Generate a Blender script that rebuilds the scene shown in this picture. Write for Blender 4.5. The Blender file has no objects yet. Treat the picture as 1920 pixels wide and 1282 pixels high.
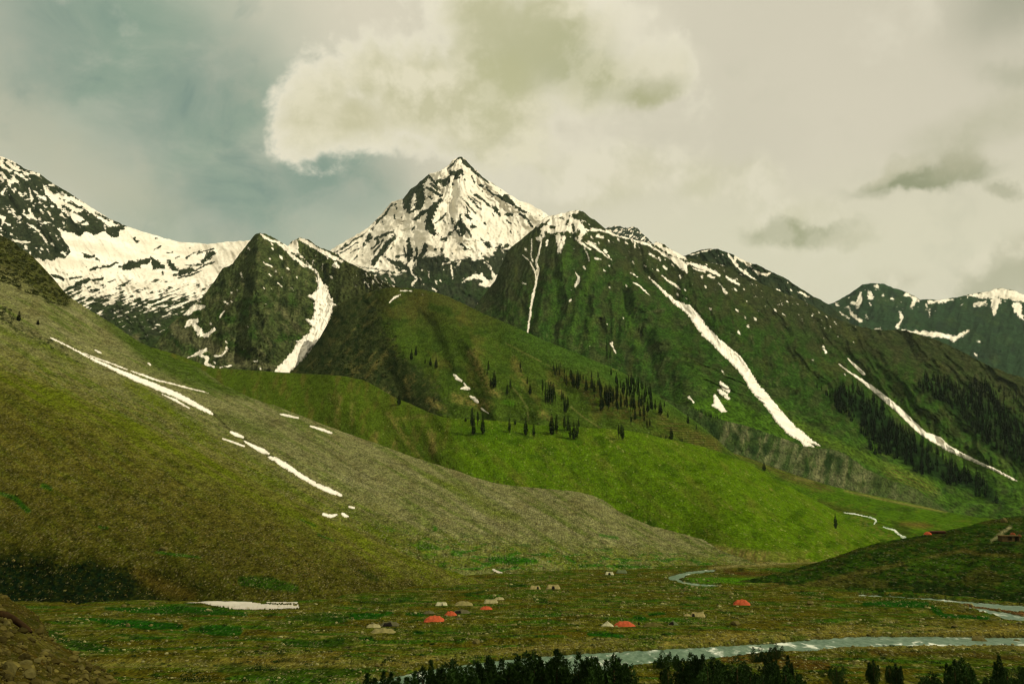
import bpy, bmesh, math, random
import numpy as np
from mathutils import Vector

random.seed(7)
RNG = np.random.default_rng(7)
S = bpy.context.scene
COL = S.collection

# ------------------------------------------------------------------ camera
# image frame: positions are read off as pixels of the 1920 x 1282 image
F = 1866.67
HOR = 930.0
PITCH = math.atan((HOR - 641.0) / F)
CP, SP = math.cos(PITCH), math.sin(PITCH)
CAMZ = 36.0
cam_d = bpy.data.cameras.new('camera')
cam = bpy.data.objects.new('camera', cam_d)
COL.objects.link(cam)
cam.location = (0, 0, CAMZ)
cam.rotation_euler = (math.pi / 2 + PITCH, 0, 0)
cam_d.sensor_width = 36.0
cam_d.lens = 35.0
cam_d.clip_start = 0.5
cam_d.clip_end = 40000
S.camera = cam


def ray(px, py):
    px = np.asarray(px, float); py = np.asarray(py, float)
    v = (641.0 - py) / F
    ry = CP - v * SP
    return (px - 960.0) / F / ry, (SP + v * CP) / ry      # x per metre of y, z per metre of y


def pt(px, py, D):
    a, q = ray(px, py)
    return np.stack(np.broadcast_arrays(a * D, np.asarray(D, float), CAMZ + q * D), -1)


def proj(P):
    P = np.asarray(P, float)
    x, y, z = P[..., 0], P[..., 1], P[..., 2] - CAMZ
    d = y * CP + z * SP
    return 960 + F * x / d, 641 - F * (-y * SP + z * CP) / d


# ------------------------------------------------------------------ noise
_perm = np.random.default_rng(11).permutation(256)
_perm = np.concatenate([_perm, _perm, _perm])
_ang = np.random.default_rng(12).uniform(0, 2 * np.pi, 256)
_gx, _gy = np.cos(_ang), np.sin(_ang)


def noise(x, y, seed=0):
    x, y = np.broadcast_arrays(np.asarray(x, float), np.asarray(y, float))
    xi = np.floor(x).astype(np.int64); yi = np.floor(y).astype(np.int64)
    xf = x - xi; yf = y - yi
    u = xf * xf * xf * (xf * (xf * 6 - 15) + 10); v = yf * yf * yf * (yf * (yf * 6 - 15) + 10)

    def g(ix, iy, dx, dy):
        h = _perm[(_perm[(ix + seed * 37) & 255] + iy) & 255]
        return _gx[h] * dx + _gy[h] * dy
    n00 = g(xi, yi, xf, yf); n10 = g(xi + 1, yi, xf - 1, yf)
    n01 = g(xi, yi + 1, xf, yf - 1); n11 = g(xi + 1, yi + 1, xf - 1, yf - 1)
    a = n00 + u * (n10 - n00); b = n01 + u * (n11 - n01)
    return (a + v * (b - a)) * 1.45          # about -1 .. 1


def fbm(x, y, octv=4, seed=0, gain=0.5, lac=2.03):
    x = np.asarray(x, float); y = np.asarray(y, float)
    r = 0; a = 1.0; t = 0
    for i in range(octv):
        r = r + a * noise(x, y, seed + i); t += a
        a *= gain; x = x * lac + 3.7; y = y * lac + 1.3
    return r / t * 1.25


def ridged(x, y, octv=4, seed=0, gain=0.5, lac=2.03):
    x = np.asarray(x, float); y = np.asarray(y, float)
    r = 0; a = 1.0; t = 0
    for i in range(octv):
        r = r + a * (1 - 2 * np.abs(noise(x, y, seed + i))); t += a
        a *= gain; x = x * lac + 5.1; y = y * lac + 2.9
    return r / t                             # about -0.6 .. 1, ridges high


def sstep(a, b, x):
    t = np.clip((np.asarray(x, float) - a) / (b - a), 0, 1)
    return t * t * (3 - 2 * t)


def stroke(px, py, pts):
    """signed: half width minus distance to a polyline of (x, y, half width)"""
    best = np.full(np.shape(px), -1e9)
    if len(pts) == 1:
        x, y, w = pts[0]
        return w - np.hypot(px - x, py - y)
    for (x0, y0, w0), (x1, y1, w1) in zip(pts[:-1], pts[1:]):
        dx, dy = x1 - x0, y1 - y0
        t = np.clip(((px - x0) * dx + (py - y0) * dy) / max(dx * dx + dy * dy, 1e-9), 0, 1)
        d = np.hypot(px - x0 - t * dx, py - y0 - t * dy)
        best = np.maximum(best, w0 + (w1 - w0) * t - d)
    return best


def inpoly(px, py, poly):
    c = np.zeros(np.shape(px), bool)
    n = len(poly)
    for i in range(n):
        x0, y0 = poly[i]; x1, y1 = poly[(i + 1) % n]
        if y0 == y1:
            continue
        k = ((y0 > py) != (y1 > py)) & (px < (x1 - x0) * (py - y0) / (y1 - y0) + x0)
        c ^= k
    return c


def T(ox, oy, s, pts):
    """image crop coordinates -> image pixel coordinates; entries (x, y[, w])"""
    return [(ox + p[0] / s, oy + p[1] / s) + tuple(w / s for w in p[2:]) for p in pts]


KAL = 0.64


def lin(r, g, b, k=None):
    def f(c):
        c /= 255.0
        return c / 12.92 if c <= 0.04045 else ((c + 0.055) / 1.055) ** 2.4
    if k is None:
        return np.array([f(r), f(g), f(b) * 0.8]) * KAL
    return np.array([f(r) * k, f(g) * k, f(b) * k])


def mixc(C, rgb, w):
    w = np.clip(w, 0, 1)[..., None]
    return C + (rgb - C) * w


# ------------------------------------------------------------------ materials
def nodes(name):
    m = bpy.data.materials.new(name); m.use_nodes = True
    nt = m.node_tree; nt.nodes.clear()
    return m, nt


def N(nt, t, **kw):
    n = nt.nodes.new(t)
    for k, v in kw.items():
        setattr(n, k, v)
    return n


def link(nt, a, b):
    nt.links.new(a, b)


def math_n(nt, op, a, b=None, clamp=False):
    n = N(nt, 'ShaderNodeMath', operation=op); n.use_clamp = clamp
    for i, v in enumerate((a, b)):
        if v is None:
            continue
        if hasattr(v, 'is_linked'):
            link(nt, v, n.inputs[i])
        else:
            n.inputs[i].default_value = v
    return n.outputs[0]


def maprange(nt, v, a, b, c=0.0, d=1.0, smooth=False):
    n = N(nt, 'ShaderNodeMapRange')
    n.interpolation_type = 'SMOOTHSTEP' if smooth else 'LINEAR'
    link(nt, v, n.inputs[0])
    for i, x in enumerate((a, b, c, d)):
        n.inputs[i + 1].default_value = x
    return n.outputs[0]


def mixrgb(nt, fac, a, b, mode='MIX'):
    n = N(nt, 'ShaderNodeMix', data_type='RGBA', blend_type=mode)
    for sock, v in ((n.inputs[0], fac), (n.inputs[6], a), (n.inputs[7], b)):
        if hasattr(v, 'is_linked'):
            link(nt, v, sock)
        else:
            sock.default_value = v if not isinstance(v, (tuple, list)) else (*v, 1.0)[:4]
    return n.outputs[2]


def noise_n(nt, vec, scale, detail=3.0, rough=0.55, dist=0.0):
    n = N(nt, 'ShaderNodeTexNoise')
    n.inputs['Scale'].default_value = scale; n.inputs['Detail'].default_value = detail
    n.inputs['Roughness'].default_value = rough; n.inputs['Distortion'].default_value = dist
    link(nt, vec, n.inputs['Vector'])
    return n


SNOW = (0.79, 0.745, 0.615)


def terrain_mat(name, grain, contrast=0.45, bump=0.6, bumpd=None, snow=True, pebble=0.0, pebcol=(0.30, 0.28, 0.19), pebsize=None, stretch=0.4):
    """grain: size in metres of the finest clods / stones"""
    m, nt = nodes(name)
    out = N(nt, 'ShaderNodeOutputMaterial'); bs = N(nt, 'ShaderNodeBsdfPrincipled')
    link(nt, bs.outputs[0], out.inputs[0])
    bs.inputs['Roughness'].default_value = 0.95
    bs.inputs['Specular IOR Level'].default_value = 0.0
    tc = N(nt, 'ShaderNodeTexCoord').outputs['Object']
    mp_ = N(nt, 'ShaderNodeMapping'); link(nt, tc, mp_.inputs[0]); mp_.inputs['Scale'].default_value = (1.0, stretch, 1.0)   # noise stretched along view depth (world Y) to cancel foreshortening
    tc = mp_.outputs[0]
    at = N(nt, 'ShaderNodeAttribute', attribute_name='Col')
    n1 = noise_n(nt, tc, 1.0 / (grain * 2.2), 4.0, 0.62)
    n2 = noise_n(nt, tc, 1.0 / (grain * 9.0), 4.0, 0.6)
    f1 = maprange(nt, n1.outputs[0], 0.35, 0.65, 1 - contrast, 1 + contrast)
    f2 = maprange(nt, n2.outputs[0], 0.35, 0.65, 1 - contrast * 0.6, 1 + contrast * 0.6)
    f = math_n(nt, 'MULTIPLY', f1, f2)
    cm = N(nt, 'ShaderNodeVectorMath', operation='SCALE')
    link(nt, at.outputs['Color'], cm.inputs[0]); link(nt, f, cm.inputs['Scale'])
    col = cm.outputs[0]
    h = n1.outputs[0]
    if pebble > 0:
        vo = N(nt, 'ShaderNodeTexVoronoi'); vo.inputs['Scale'].default_value = 1.0 / (pebsize or grain * 1.6)
        link(nt, tc, vo.inputs['Vector'])
        pa = N(nt, 'ShaderNodeAttribute', attribute_name='Peb')
        cell = N(nt, 'ShaderNodeSeparateColor'); link(nt, vo.outputs['Color'], cell.inputs[0])
        pres = math_n(nt, 'LESS_THAN', cell.outputs[0], math_n(nt, 'MULTIPLY', pa.outputs['Fac'], pebble))
        core = math_n(nt, 'MULTIPLY', maprange(nt, vo.outputs['Distance'], 0.25, 0.5, 1.0, 0.0), 0.85)
        fac = math_n(nt, 'MULTIPLY', pres, core)
        tone = maprange(nt, cell.outputs[1], 0, 1, 0.55, 1.9)
        pcs = N(nt, 'ShaderNodeVectorMath', operation='SCALE'); link(nt, mixrgb(nt, 0.35, at.outputs['Color'], tuple(c * 0.5 for c in pebcol)), pcs.inputs[0]); link(nt, tone, pcs.inputs['Scale'])
        pc = pcs.outputs[0]
        col = mixrgb(nt, fac, col, pc)
        h = math_n(nt, 'ADD', h, math_n(nt, 'MULTIPLY', fac, 0.6))
    if snow:
        sa = N(nt, 'ShaderNodeAttribute', attribute_name='Snow')
        n3 = noise_n(nt, tc, 1.0 / (grain * 4.0), 5.0, 0.65)
        sv = math_n(nt, 'ADD', sa.outputs['Fac'], maprange(nt, n3.outputs[0], 0.3, 0.7, -0.55, 0.55))
        fac = maprange(nt, sv, -0.28, 0.30, 0, 1, True)
        n4 = noise_n(nt, tc, 1.0 / (grain * 30.0), 5.0, 0.6)
        dirt = mixrgb(nt, maprange(nt, n4.outputs[0], 0.35, 0.7), SNOW, tuple(c * k for c, k in zip(SNOW, (0.72, 0.70, 0.66))))
        n5 = noise_n(nt, tc, 1.0 / (grain * 7.0), 4.0, 0.6)
        dirt = mixrgb(nt, maprange(nt, n5.outputs[0], 0.52, 0.75, 0, 0.55), dirt, (0.42, 0.40, 0.32, 1))
        col = mixrgb(nt, fac, col, dirt)
    link(nt, col, bs.inputs['Base Color'])
    b = N(nt, 'ShaderNodeBump'); b.inputs['Strength'].default_value = bump
    b.inputs['Distance'].default_value = bumpd if bumpd else grain * 1.2
    hh = math_n(nt, 'ADD', h, math_n(nt, 'MULTIPLY', n2.outputs[0], 1.1))
    link(nt, hh, b.inputs['Height']); link(nt, b.outputs[0], bs.inputs['Normal'])
    return m


def plain_mat(name, rgb, rough=0.85, var=0.25, scale=3.0, spec=0.15, bump=0.3, bumpd=0.03, objrand=0.0, attr=None):
    m, nt = nodes(name)
    out = N(nt, 'ShaderNodeOutputMaterial'); bs = N(nt, 'ShaderNodeBsdfPrincipled')
    link(nt, bs.outputs[0], out.inputs[0])
    bs.inputs['Roughness'].default_value = rough; bs.inputs['Specular IOR Level'].default_value = spec * 0.2
    tc = N(nt, 'ShaderNodeTexCoord').outputs['Object']
    n1 = noise_n(nt, tc, scale, 4.0, 0.6)
    f = maprange(nt, n1.outputs[0], 0.3, 0.7, 1 - var, 1 + var)
    if objrand:
        oi = N(nt, 'ShaderNodeObjectInfo')
        f = math_n(nt, 'MULTIPLY', f, maprange(nt, oi.outputs['Random'], 0, 1, 1 - objrand, 1 + objrand))
    cm = N(nt, 'ShaderNodeVectorMath', operation='SCALE')
    if attr:
        a = N(nt, 'ShaderNodeAttribute', attribute_name=attr); link(nt, a.outputs['Color'], cm.inputs[0])
    else:
        cm.inputs[0].default_value = tuple(rgb)
    link(nt, f, cm.inputs['Scale']); link(nt, cm.outputs[0], bs.inputs['Base Color'])
    if bump:
        b = N(nt, 'ShaderNodeBump'); b.inputs['Strength'].default_value = bump; b.inputs['Distance'].default_value = bumpd
        link(nt, n1.outputs[0], b.inputs['Height']); link(nt, b.outputs[0], bs.inputs['Normal'])
    return m


# ------------------------------------------------------------------ mesh helpers
def mesh_np(name, V, Fq, mats, smooth=True, attrs=None, cols=None, matidx=None):
    """V (n,3); Fq (m,3|4) int array"""
    V = np.asarray(V, np.float32).reshape(-1, 3); Fq = np.asarray(Fq, np.int32)
    me = bpy.data.meshes.new(name)
    k = Fq.shape[1]
    me.vertices.add(len(V)); me.vertices.foreach_set('co', V.ravel())
    me.loops.add(Fq.size); me.loops.foreach_set('vertex_index', Fq.ravel())
    me.polygons.add(len(Fq)); me.polygons.foreach_set('loop_start', np.arange(0, Fq.size, k, dtype=np.int32))
    me.polygons.foreach_set('use_smooth', np.full(len(Fq), bool(smooth)))
    for m in (mats if isinstance(mats, (list, tuple)) else [mats]):
        me.materials.append(m)
    if matidx is not None:
        me.polygons.foreach_set('material_index', np.asarray(matidx, np.int32))
    for an, av in (attrs or {}).items():
        a = me.attributes.new(an, 'FLOAT', 'POINT'); a.data.foreach_set('value', np.asarray(av, np.float32).ravel())
    for an, av in (cols or {}).items():
        a = me.attributes.new(an, 'FLOAT_COLOR', 'POINT')
        c = np.ones((len(V), 4), np.float32); c[:, :3] = np.asarray(av, np.float32).reshape(-1, 3)
        a.data.foreach_set('color', c.ravel())
    me.update(); me.validate(verbose=False)
    return me


def obj(name, me, parent=None, loc=None, rotz=None, scale=None):
    o = bpy.data.objects.new(name, me); COL.objects.link(o)
    if parent is not None:
        o.parent = parent
    if loc is not None:
        o.location = [float(v) for v in loc]
    if rotz is not None:
        o.rotation_euler = (0, 0, rotz)
    if scale is not None:
        o.scale = (scale,) * 3 if np.isscalar(scale) else scale
    return o


def tag(o, label, cat, group=None, kind=None):
    if label: o['label'] = label
    if cat: o['category'] = cat
    if group: o['group'] = group
    if kind: o['kind'] = kind
    return o


def grid_faces(ny, nx):
    i = np.arange(ny - 1)[:, None] * nx + np.arange(nx - 1)[None]
    return np.stack([i, i + 1, i + nx + 1, i + nx], -1).reshape(-1, 4)


# ------------------------------------------------------------------ terrain layers
LAYERS = {}


class Layer:
    def __init__(s, name, crest, base, x0, x1, step, relief=None, color=None, bow=0.0, jag=(0, 20), back=(300, 0.5), mat=None, label=None, floor=None, rk=1.0, fade=0.05):
        s.rk, s.fade = rk, fade
        s.name = name; s.crest = np.array(crest, float); s.base = np.array(base, float)
        s.x0, s.x1, s.step = x0, x1, step
        s.relief = relief; s.color = color; s.bow = bow; s.jag = jag; s.back = back; s.mat = mat; s.label = label
        LAYERS[name] = s

        # gentle crest used for the body, so that notches in the skyline do not crease the whole face
        xs = np.arange(x0 - 90, x1 + 91, 3.0)
        k = np.exp(-0.5 * (np.arange(-24, 25) / 8.0) ** 2); k /= k.sum()
        s.xs = xs

        def smooth(a, xx):
            v = np.interp(xs, xx, a)
            return np.convolve(np.pad(v, 24, mode='edge'), k, 'valid')
        s.ys, s.Dcs = smooth(s.crest[:, 1], s.crest[:, 0]), smooth(s.crest[:, 2], s.crest[:, 0])
        if floor:
            xb = np.arange(x0, x1 + 1, 4.0); yb = 6.0 * fbm(xb / 62, xb * 0 + 5.5, 4, 17) + 1.3 * fbm(xb / 11, xb * 0 + 2.5, 3, 19) + np.interp(xb, s.base[:, 0], s.base[:, 1]); Db = np.interp(xb, s.base[:, 0], s.base[:, 2])
            _, q = ray(xb, yb)
            s.base = np.stack([xb, yb, np.where(xb >= floor, (CAMZ + 0.9) / -q, Db)], -1)
        s.Dbs = smooth(s.base[:, 2], s.base[:, 0])

    def yc(s, px):
        y = np.interp(px, s.crest[:, 0], s.crest[:, 1])
        if s.jag[0]:
            y = y + s.jag[0] * fbm(px / s.jag[1], px * 0 + 0.37 + len(s.name), 5, 3, 0.62)
        return y

    def depth(s, px, py):
        px, py = np.broadcast_arrays(np.asarray(px, float), np.asarray(py, float))
        yc = np.interp(px, s.xs, s.ys); yb = np.interp(px, s.base[:, 0], s.base[:, 1])
        Dc = np.interp(px, s.xs, s.Dcs); Db = np.interp(px, s.xs, s.Dbs)
        py = np.minimum(np.maximum(py, s.yc(px)), yb)
        _, q = ray(px, py); _, qc = ray(px, yc); _, qb = ray(px, yb)
        mm = (qc * Dc - qb * Db) / np.where(np.abs(Dc - Db) < 1, 1, Dc - Db)
        den = q - mm
        D = (qb * Db - mm * Db) / np.where(np.abs(den) < 1e-6, -1e-6, den)
        D = np.where(D < 0, Dc * 1.12, np.minimum(D, Dc * 1.12))
        t = np.clip((yb - py) / np.maximum(yb - yc, 1e-3), 0, 1)
        D = D * (1 + s.bow * t * (1 - t))
        if s.relief is not None:
            D = D + s.relief(px, py, t) * D / F * s.rk * sstep(0, s.fade, t)
        return D

    def pos(s, px, py):
        px = np.asarray(px, float); py = np.asarray(py, float)
        return pt(px, py, s.depth(px, py))

    def build(s):
        nx = int((s.x1 - s.x0) / s.step) + 1
        X = np.linspace(s.x0, s.x1, nx)
        yc = s.yc(X); yb = np.interp(X, s.base[:, 0], s.base[:, 1])
        ny = int(np.percentile(yb - yc, 97) / s.step) + 2
        t = np.linspace(0, 1, ny)[:, None]
        PX = np.broadcast_to(X[None], (ny, nx)); PY = yb[None] + (yc - yb)[None] * t
        D = s.depth(PX, PY)
        P = pt(PX, PY, D)
        C, SN, PB = s.color(PX, PY, np.broadcast_to(t, PX.shape), D)
        # far side of the crest
        nb = 7
        top = P[-1]; dirv = top[:, :2] / np.linalg.norm(top[:, :2], axis=1)[:, None]
        rows = []
        for k in range(1, nb + 1):
            d = s.back[0] * (k / nb) ** 2
            r = top.copy()
            r[:, :2] += dirv * d
            r[:, 2] -= d * s.back[1] * (0.25 + 0.75 * k / nb) + 0.002 * s.back[0]
            rows.append(r)
        P = np.concatenate([P, np.stack(rows)], 0)
        rep = lambda A: np.concatenate([A] + [A[-1:]] * nb, 0)
        C, SN, PB = rep(C), rep(SN), rep(PB)
        me = mesh_np(s.name, P.reshape(-1, 3), grid_faces(ny + nb, nx), s.mat, True,
                     {'Snow': SN, 'Peb': PB}, {'Col': np.maximum(C, 0.002)})
        o = obj(s.name.rstrip('0123456789_'), me)
        o['kind'] = 'structure'
        if s.label:
            o['label'] = s.label
        return o


def snow_warp(px, py, a=3.0, seed=60):
    return (px + a * fbm(px / 16, py / 16, 5, seed, 0.68), py + a * fbm(px / 16, py / 16, 5, seed + 9, 0.68))


def EDGE(px, py):
    # broken edge: streaks down the fall line plus fine crumbs
    return 0.75 * fbm((px + 0.5 * py) / 7, (py - 0.5 * px) / 15, 5, 63, 0.68) + 0.75 * fbm(px / 5.0, py / 5.0, 4, 66, 0.68)


def apply_strokes(Sn, px, py, strokes, sign, soft=3.0, nz=None):
    soft = soft * 1.8
    for pts in strokes:
        xs = [p[0] for p in pts]; ys = [p[1] for p in pts]; w = max(p[2] for p in pts) + 14
        k = (px > min(xs) - w) & (px < max(xs) + w) & (py > min(ys) - w) & (py < max(ys) + w)
        if not k.any():
            continue
        if len(pts) == 1 and pts[0][2] < 3.2:          # small flecks are short streaks, not dots
            x_, y_, w_ = pts[0]
            pts = [(x_ - 0.7 * w_, y_ - 1.0 * w_, 0.45 * w_), (x_ + 0.1 * w_, y_, 0.8 * w_), (x_ + 0.9 * w_, y_ + 1.1 * w_, 0.4 * w_)]
        v = stroke(px[k], py[k], pts)
        hw = float(np.mean([p[2] for p in pts]))
        v = v + EDGE(px[k], py[k]) * np.clip(hw * 0.95, 0.9, 6.0) - 0.12 * hw
        v = np.clip(v / soft, -1, 1)
        Sn[k] = np.maximum(Sn[k], v) if sign > 0 else np.minimum(Sn[k], -v)
    return Sn
# ------------------------------------------------------------------ A: far mountains on the right
TA = lambda p: T(1400, 500, 2.848, p)


def far_relief(px, py, t):
    u = px + 0.35 * (py - 540)
    return -24 * ridged(u / 48, py / 120, 5, 4) - 5 * fbm(px / 9, py / 9, 3, 8)


A_SNOW = [TA(p) for p in (
    [(690, 100, 12), (700, 112, 9)], [(655, 135, 9), (665, 165, 14)], [(610, 140, 8), (600, 190, 12), (590, 215, 6)],
    [(540, 215, 5), (565, 255, 10), (610, 290, 10)], [(560, 190, 9), (585, 200, 8)], [(820, 240, 6), (828, 270, 7), (805, 325, 9)], [(900, 170, 11), (880, 215, 6)],
    [(975, 190, 9), (1050, 180, 9), (1105, 176, 4)], [(960, 210, 7)], [(1180, 155, 9), (1260, 150, 20), (1350, 140, 30), (1480, 160, 32), (1600, 190, 40)],
    [(1330, 190, 30), (1320, 250, 6)], [(1440, 210, 24), (1465, 270, 12)], [(1220, 200, 10), (1270, 195, 12)],
    [(830, 345, 7), (950, 355, 12), (1050, 365, 13), (1110, 385, 13), (1180, 345, 7)], [(930, 375, 5), (1000, 400, 5), (1085, 455, 3)],
    [(480, 200, 8)], [(500, 245, 5), (540, 275, 4)], [(690, 330, 7), (720, 335, 6)], [(1240, 400, 6)], [(975, 230, 5), (975, 260, 4)], [(660, 205, 5)], [(730, 150, 5)], [(780, 170, 6)],
    [(850, 150, 9), (920, 180, 8)], [(440, 240, 7), (455, 265, 5)], [(640, 270, 6)], [(1225, 470, 5)])]


def far_color(px, py, t, D):
    n = fbm(px / 26, py / 26, 5, 21)
    C = np.broadcast_to(lin(40, 62, 42), px.shape + (3,)).copy()
    C = mixc(C, lin(34, 50, 40), sstep(0, 0.5, n))
    C = mixc(C, lin(58, 72, 40), sstep(0.0, 0.6, fbm(px / 40, py / 25, 4, 25)) * 0.5)
    wx, wy = snow_warp(px, py, 4.0, 30)
    Sn = np.full(px.shape, -1.0)
    fl = fbm((px - 0.5 * py) / 14, (py + 0.5 * px) / 6, 4, 33) - 0.62 - sstep(575, 640, py)
    Sn = np.maximum(Sn, np.clip(fl * 2.5, -1, 1))
    apply_strokes(Sn, wx, wy, A_SNOW, 1, 2.5)
    Sn = np.minimum(Sn, np.where(Sn > 0, 1.0, 1.0))
    return C, Sn, np.zeros(px.shape)


Layer('far_mountain', [(1440, 640, 6600), (1500, 610, 6800), (1540, 578, 7000), (1560, 568, 7000), (1590, 553, 7000), (1605, 543, 7000), (1615, 535, 7000), (1640, 531, 7000), (1658, 533, 7000), (1675, 540, 7000),
                    (1700, 548, 7000), (1725, 561, 7000), (1770, 562, 7200), (1800, 556, 7300), (1820, 551, 7300), (1850, 546, 7300), (1876, 540, 7300), (1900, 545, 7200), (1920, 552, 7100), (2000, 570, 7000), (2080, 610, 6800)],
      [(1440, 660, 5600), (1540, 690, 5200), (1700, 720, 4800), (1920, 780, 4500), (2080, 800, 4500)], 1440, 2080, 1.7, far_relief, far_color, rk=1.8, jag=(2.5, 14), back=(2500, 0.5),
      mat=terrain_mat('far_rock', 7.0, 0.5, 0.6))

# ------------------------------------------------------------------ B: the snow peak
TB = lambda p: T(600, 280, 4.577, p)


def peak_fan(px, py):
    r = np.hypot(px - 863, py - 255)
    a = np.arctan2(px - 863, py - 255)
    return a, r


def peak_relief(px, py, t):
    a, r = peak_fan(px, py)
    v = -20 * ridged(a * 3.4 + 0.4 * fbm(px / 60, py / 60, 3, 41), r / 150, 5, 42, 0.55)
    v -= 9 * ridged(px / 22, py / 22, 5, 47)
    for pts, w, amp in PEAK_SPURS:
        v -= amp * np.exp(-(np.minimum(stroke(px, py, [(x, y, 0) for x, y in pts]), 0) / w) ** 2)
    return v


PEAK_SPURS = [
    ([(863, 293), (872, 340), (868, 400), (880, 440)], 16, 16),
    ([(838, 312), (815, 360), (805, 420), (800, 450)], 15, 20),
    ([(905, 340), (940, 370), (1010, 410)], 12, 16),
    ([(755, 365), (770, 400)], 16, 10),
    ([(735, 440), (700, 480), (690, 510)], 14, 18),
    ([(870, 420), (875, 450)], 12, 10)]
B_ROCK = [TB(p) for p in (
    [(1210, 62, 10), (1240, 110, 26), (1290, 150, 22)], [(1290, 150, 16), (1340, 210, 15), (1360, 235, 12)], [(1200, 70, 9), (1130, 130, 11), (1090, 175, 10)],
    [(1125, 205, 28), (1170, 215, 30), (1205, 190, 26)], [(1160, 250, 18), (1190, 240, 14)], [(1225, 220, 10)],
    [(1010, 275, 22), (1080, 270, 24), (1065, 310, 22)], [(925, 225, 10), (990, 290, 12), (1030, 350, 9)], [(1105, 240, 12), (1110, 290, 8)],
    [(915, 235, 26), (850, 290, 40), (780, 360, 46), (740, 430, 40), (750, 500, 36)], [(850, 320, 46), (860, 420, 46), (850, 490, 40)], [(900, 320, 10), (985, 365, 16), (1040, 400, 14)],
    [(950, 300, 14), (1000, 340, 14)],
    [(1000, 465, 26), (960, 530, 40), (935, 600, 34), (940, 680, 36), (975, 720, 24), (1020, 720, 12)], [(1045, 430, 14), (980, 480, 16)], [(960, 430, 12), (930, 400, 10)],
    [(800, 605, 8), (880, 545, 20), (930, 520, 18)], [(760, 550, 9), (850, 500, 14)], [(815, 610, 12), (850, 580, 14)],
    [(990, 640, 9), (1050, 590, 12), (1085, 550, 8)], [(1050, 600, 6), (1085, 640, 7)],
    [(1210, 540, 8), (1200, 600, 14), (1205, 650, 26), (1225, 720, 30)], [(1190, 620, 14), (1150, 690, 14), (1110, 740, 10)], [(1235, 640, 14), (1265, 690, 16), (1300, 750, 10)],
    [(1250, 565, 14), (1300, 600, 14)], [(1310, 660, 24), (1335, 665, 12)], [(1130, 600, 14), (1140, 640, 10)], [(1180, 700, 16), (1200, 740, 12)],
    [(1225, 420, 4), (1260, 470, 10), (1340, 545, 7)], [(1265, 395, 4), (1320, 450, 10), (1380, 520, 7)], [(1235, 470, 4), (1270, 530, 8), (1290, 550, 4)], [(1290, 400, 4), (1380, 470, 6)],
    [(1330, 390, 14), (1400, 440, 14), (1450, 470, 10)], [(1480, 480, 10), (1510, 520, 22), (1545, 565, 12)], [(1430, 470, 8), (1510, 510, 9)],
    [(1370, 230, 12), (1430, 275, 14), (1445, 290, 6)], [(1380, 310, 14), (1400, 320, 14)], [(1420, 330, 9), (1480, 380, 9), (1550, 410, 16), (1630, 450, 20), (1690, 500, 14), (1760, 540, 14)],
    [(1590, 400, 20), (1660, 470, 22)], [(1300, 240, 10), (1330, 290, 8)], [(1480, 290, 8), (1510, 310, 7)], [(1550, 350, 9)], [(1600, 560, 18), (1640, 560, 22)], [(1600, 610, 9), (1640, 640, 7)],
    [(1720, 560, 16), (1780, 600, 12), (1815, 660, 12)], [(1410, 630, 9), (1425, 645, 7)], [(1700, 620, 9)],
    [(620, 468, 6), (560, 560, 14), (500, 620, 12), (430, 690, 6)], [(640, 560, 8), (645, 590, 6)], [(540, 630, 8)],
    [(430, 735, 18), (405, 780, 24)], [(330, 800, 7), (180, 890, 8)], [(230, 815, 14), (200, 835, 9)], [(390, 715, 7), (200, 845, 8), (120, 890, 6)], [(400, 810, 6), (260, 890, 5)],
    [(630, 705, 14), (540, 735, 14), (480, 770, 14)], [(650, 740, 12), (580, 810, 26), (530, 890, 28), (460, 970, 26)], [(500, 800, 16), (450, 850, 10)], [(540, 780, 12), (460, 890, 10)],
    [(560, 930, 6), (620, 965, 22), (700, 990, 34), (760, 1030, 26)], [(520, 960, 12)], [(660, 1020, 12), (700, 1045, 12)],
    [(760, 770, 16), (775, 870, 26), (755, 950, 22)], [(830, 850, 16), (820, 950, 22)], [(910, 825, 22), (880, 890, 26), (850, 950, 30)], [(715, 840, 8), (740, 920, 12)], [(660, 920, 14), (720, 905, 8)],
    [(1030, 780, 8), (1075, 770, 18)], [(1435, 815, 30), (1460, 840, 20)], [(1390, 775, 14)], [(1215, 815, 14), (1240, 830, 9)], [(1235, 858, 10), (1290, 862, 10)], [(1050, 860, 14), (1045, 895, 10)],
    [(990, 860, 10)], [(1540, 840, 32), (1520, 910, 30)], [(1600, 830, 24)], [(1140, 890, 10)],
    [(340, 1010, 4), (500, 1030, 6), (640, 1060, 8)], [(480, 1070, 10), (490, 1090, 8)], [(640, 470, 6), (660, 520, 6)], [(1340, 620, 5)], [(1440, 720, 5)], [(1520, 660, 5)])]
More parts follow.
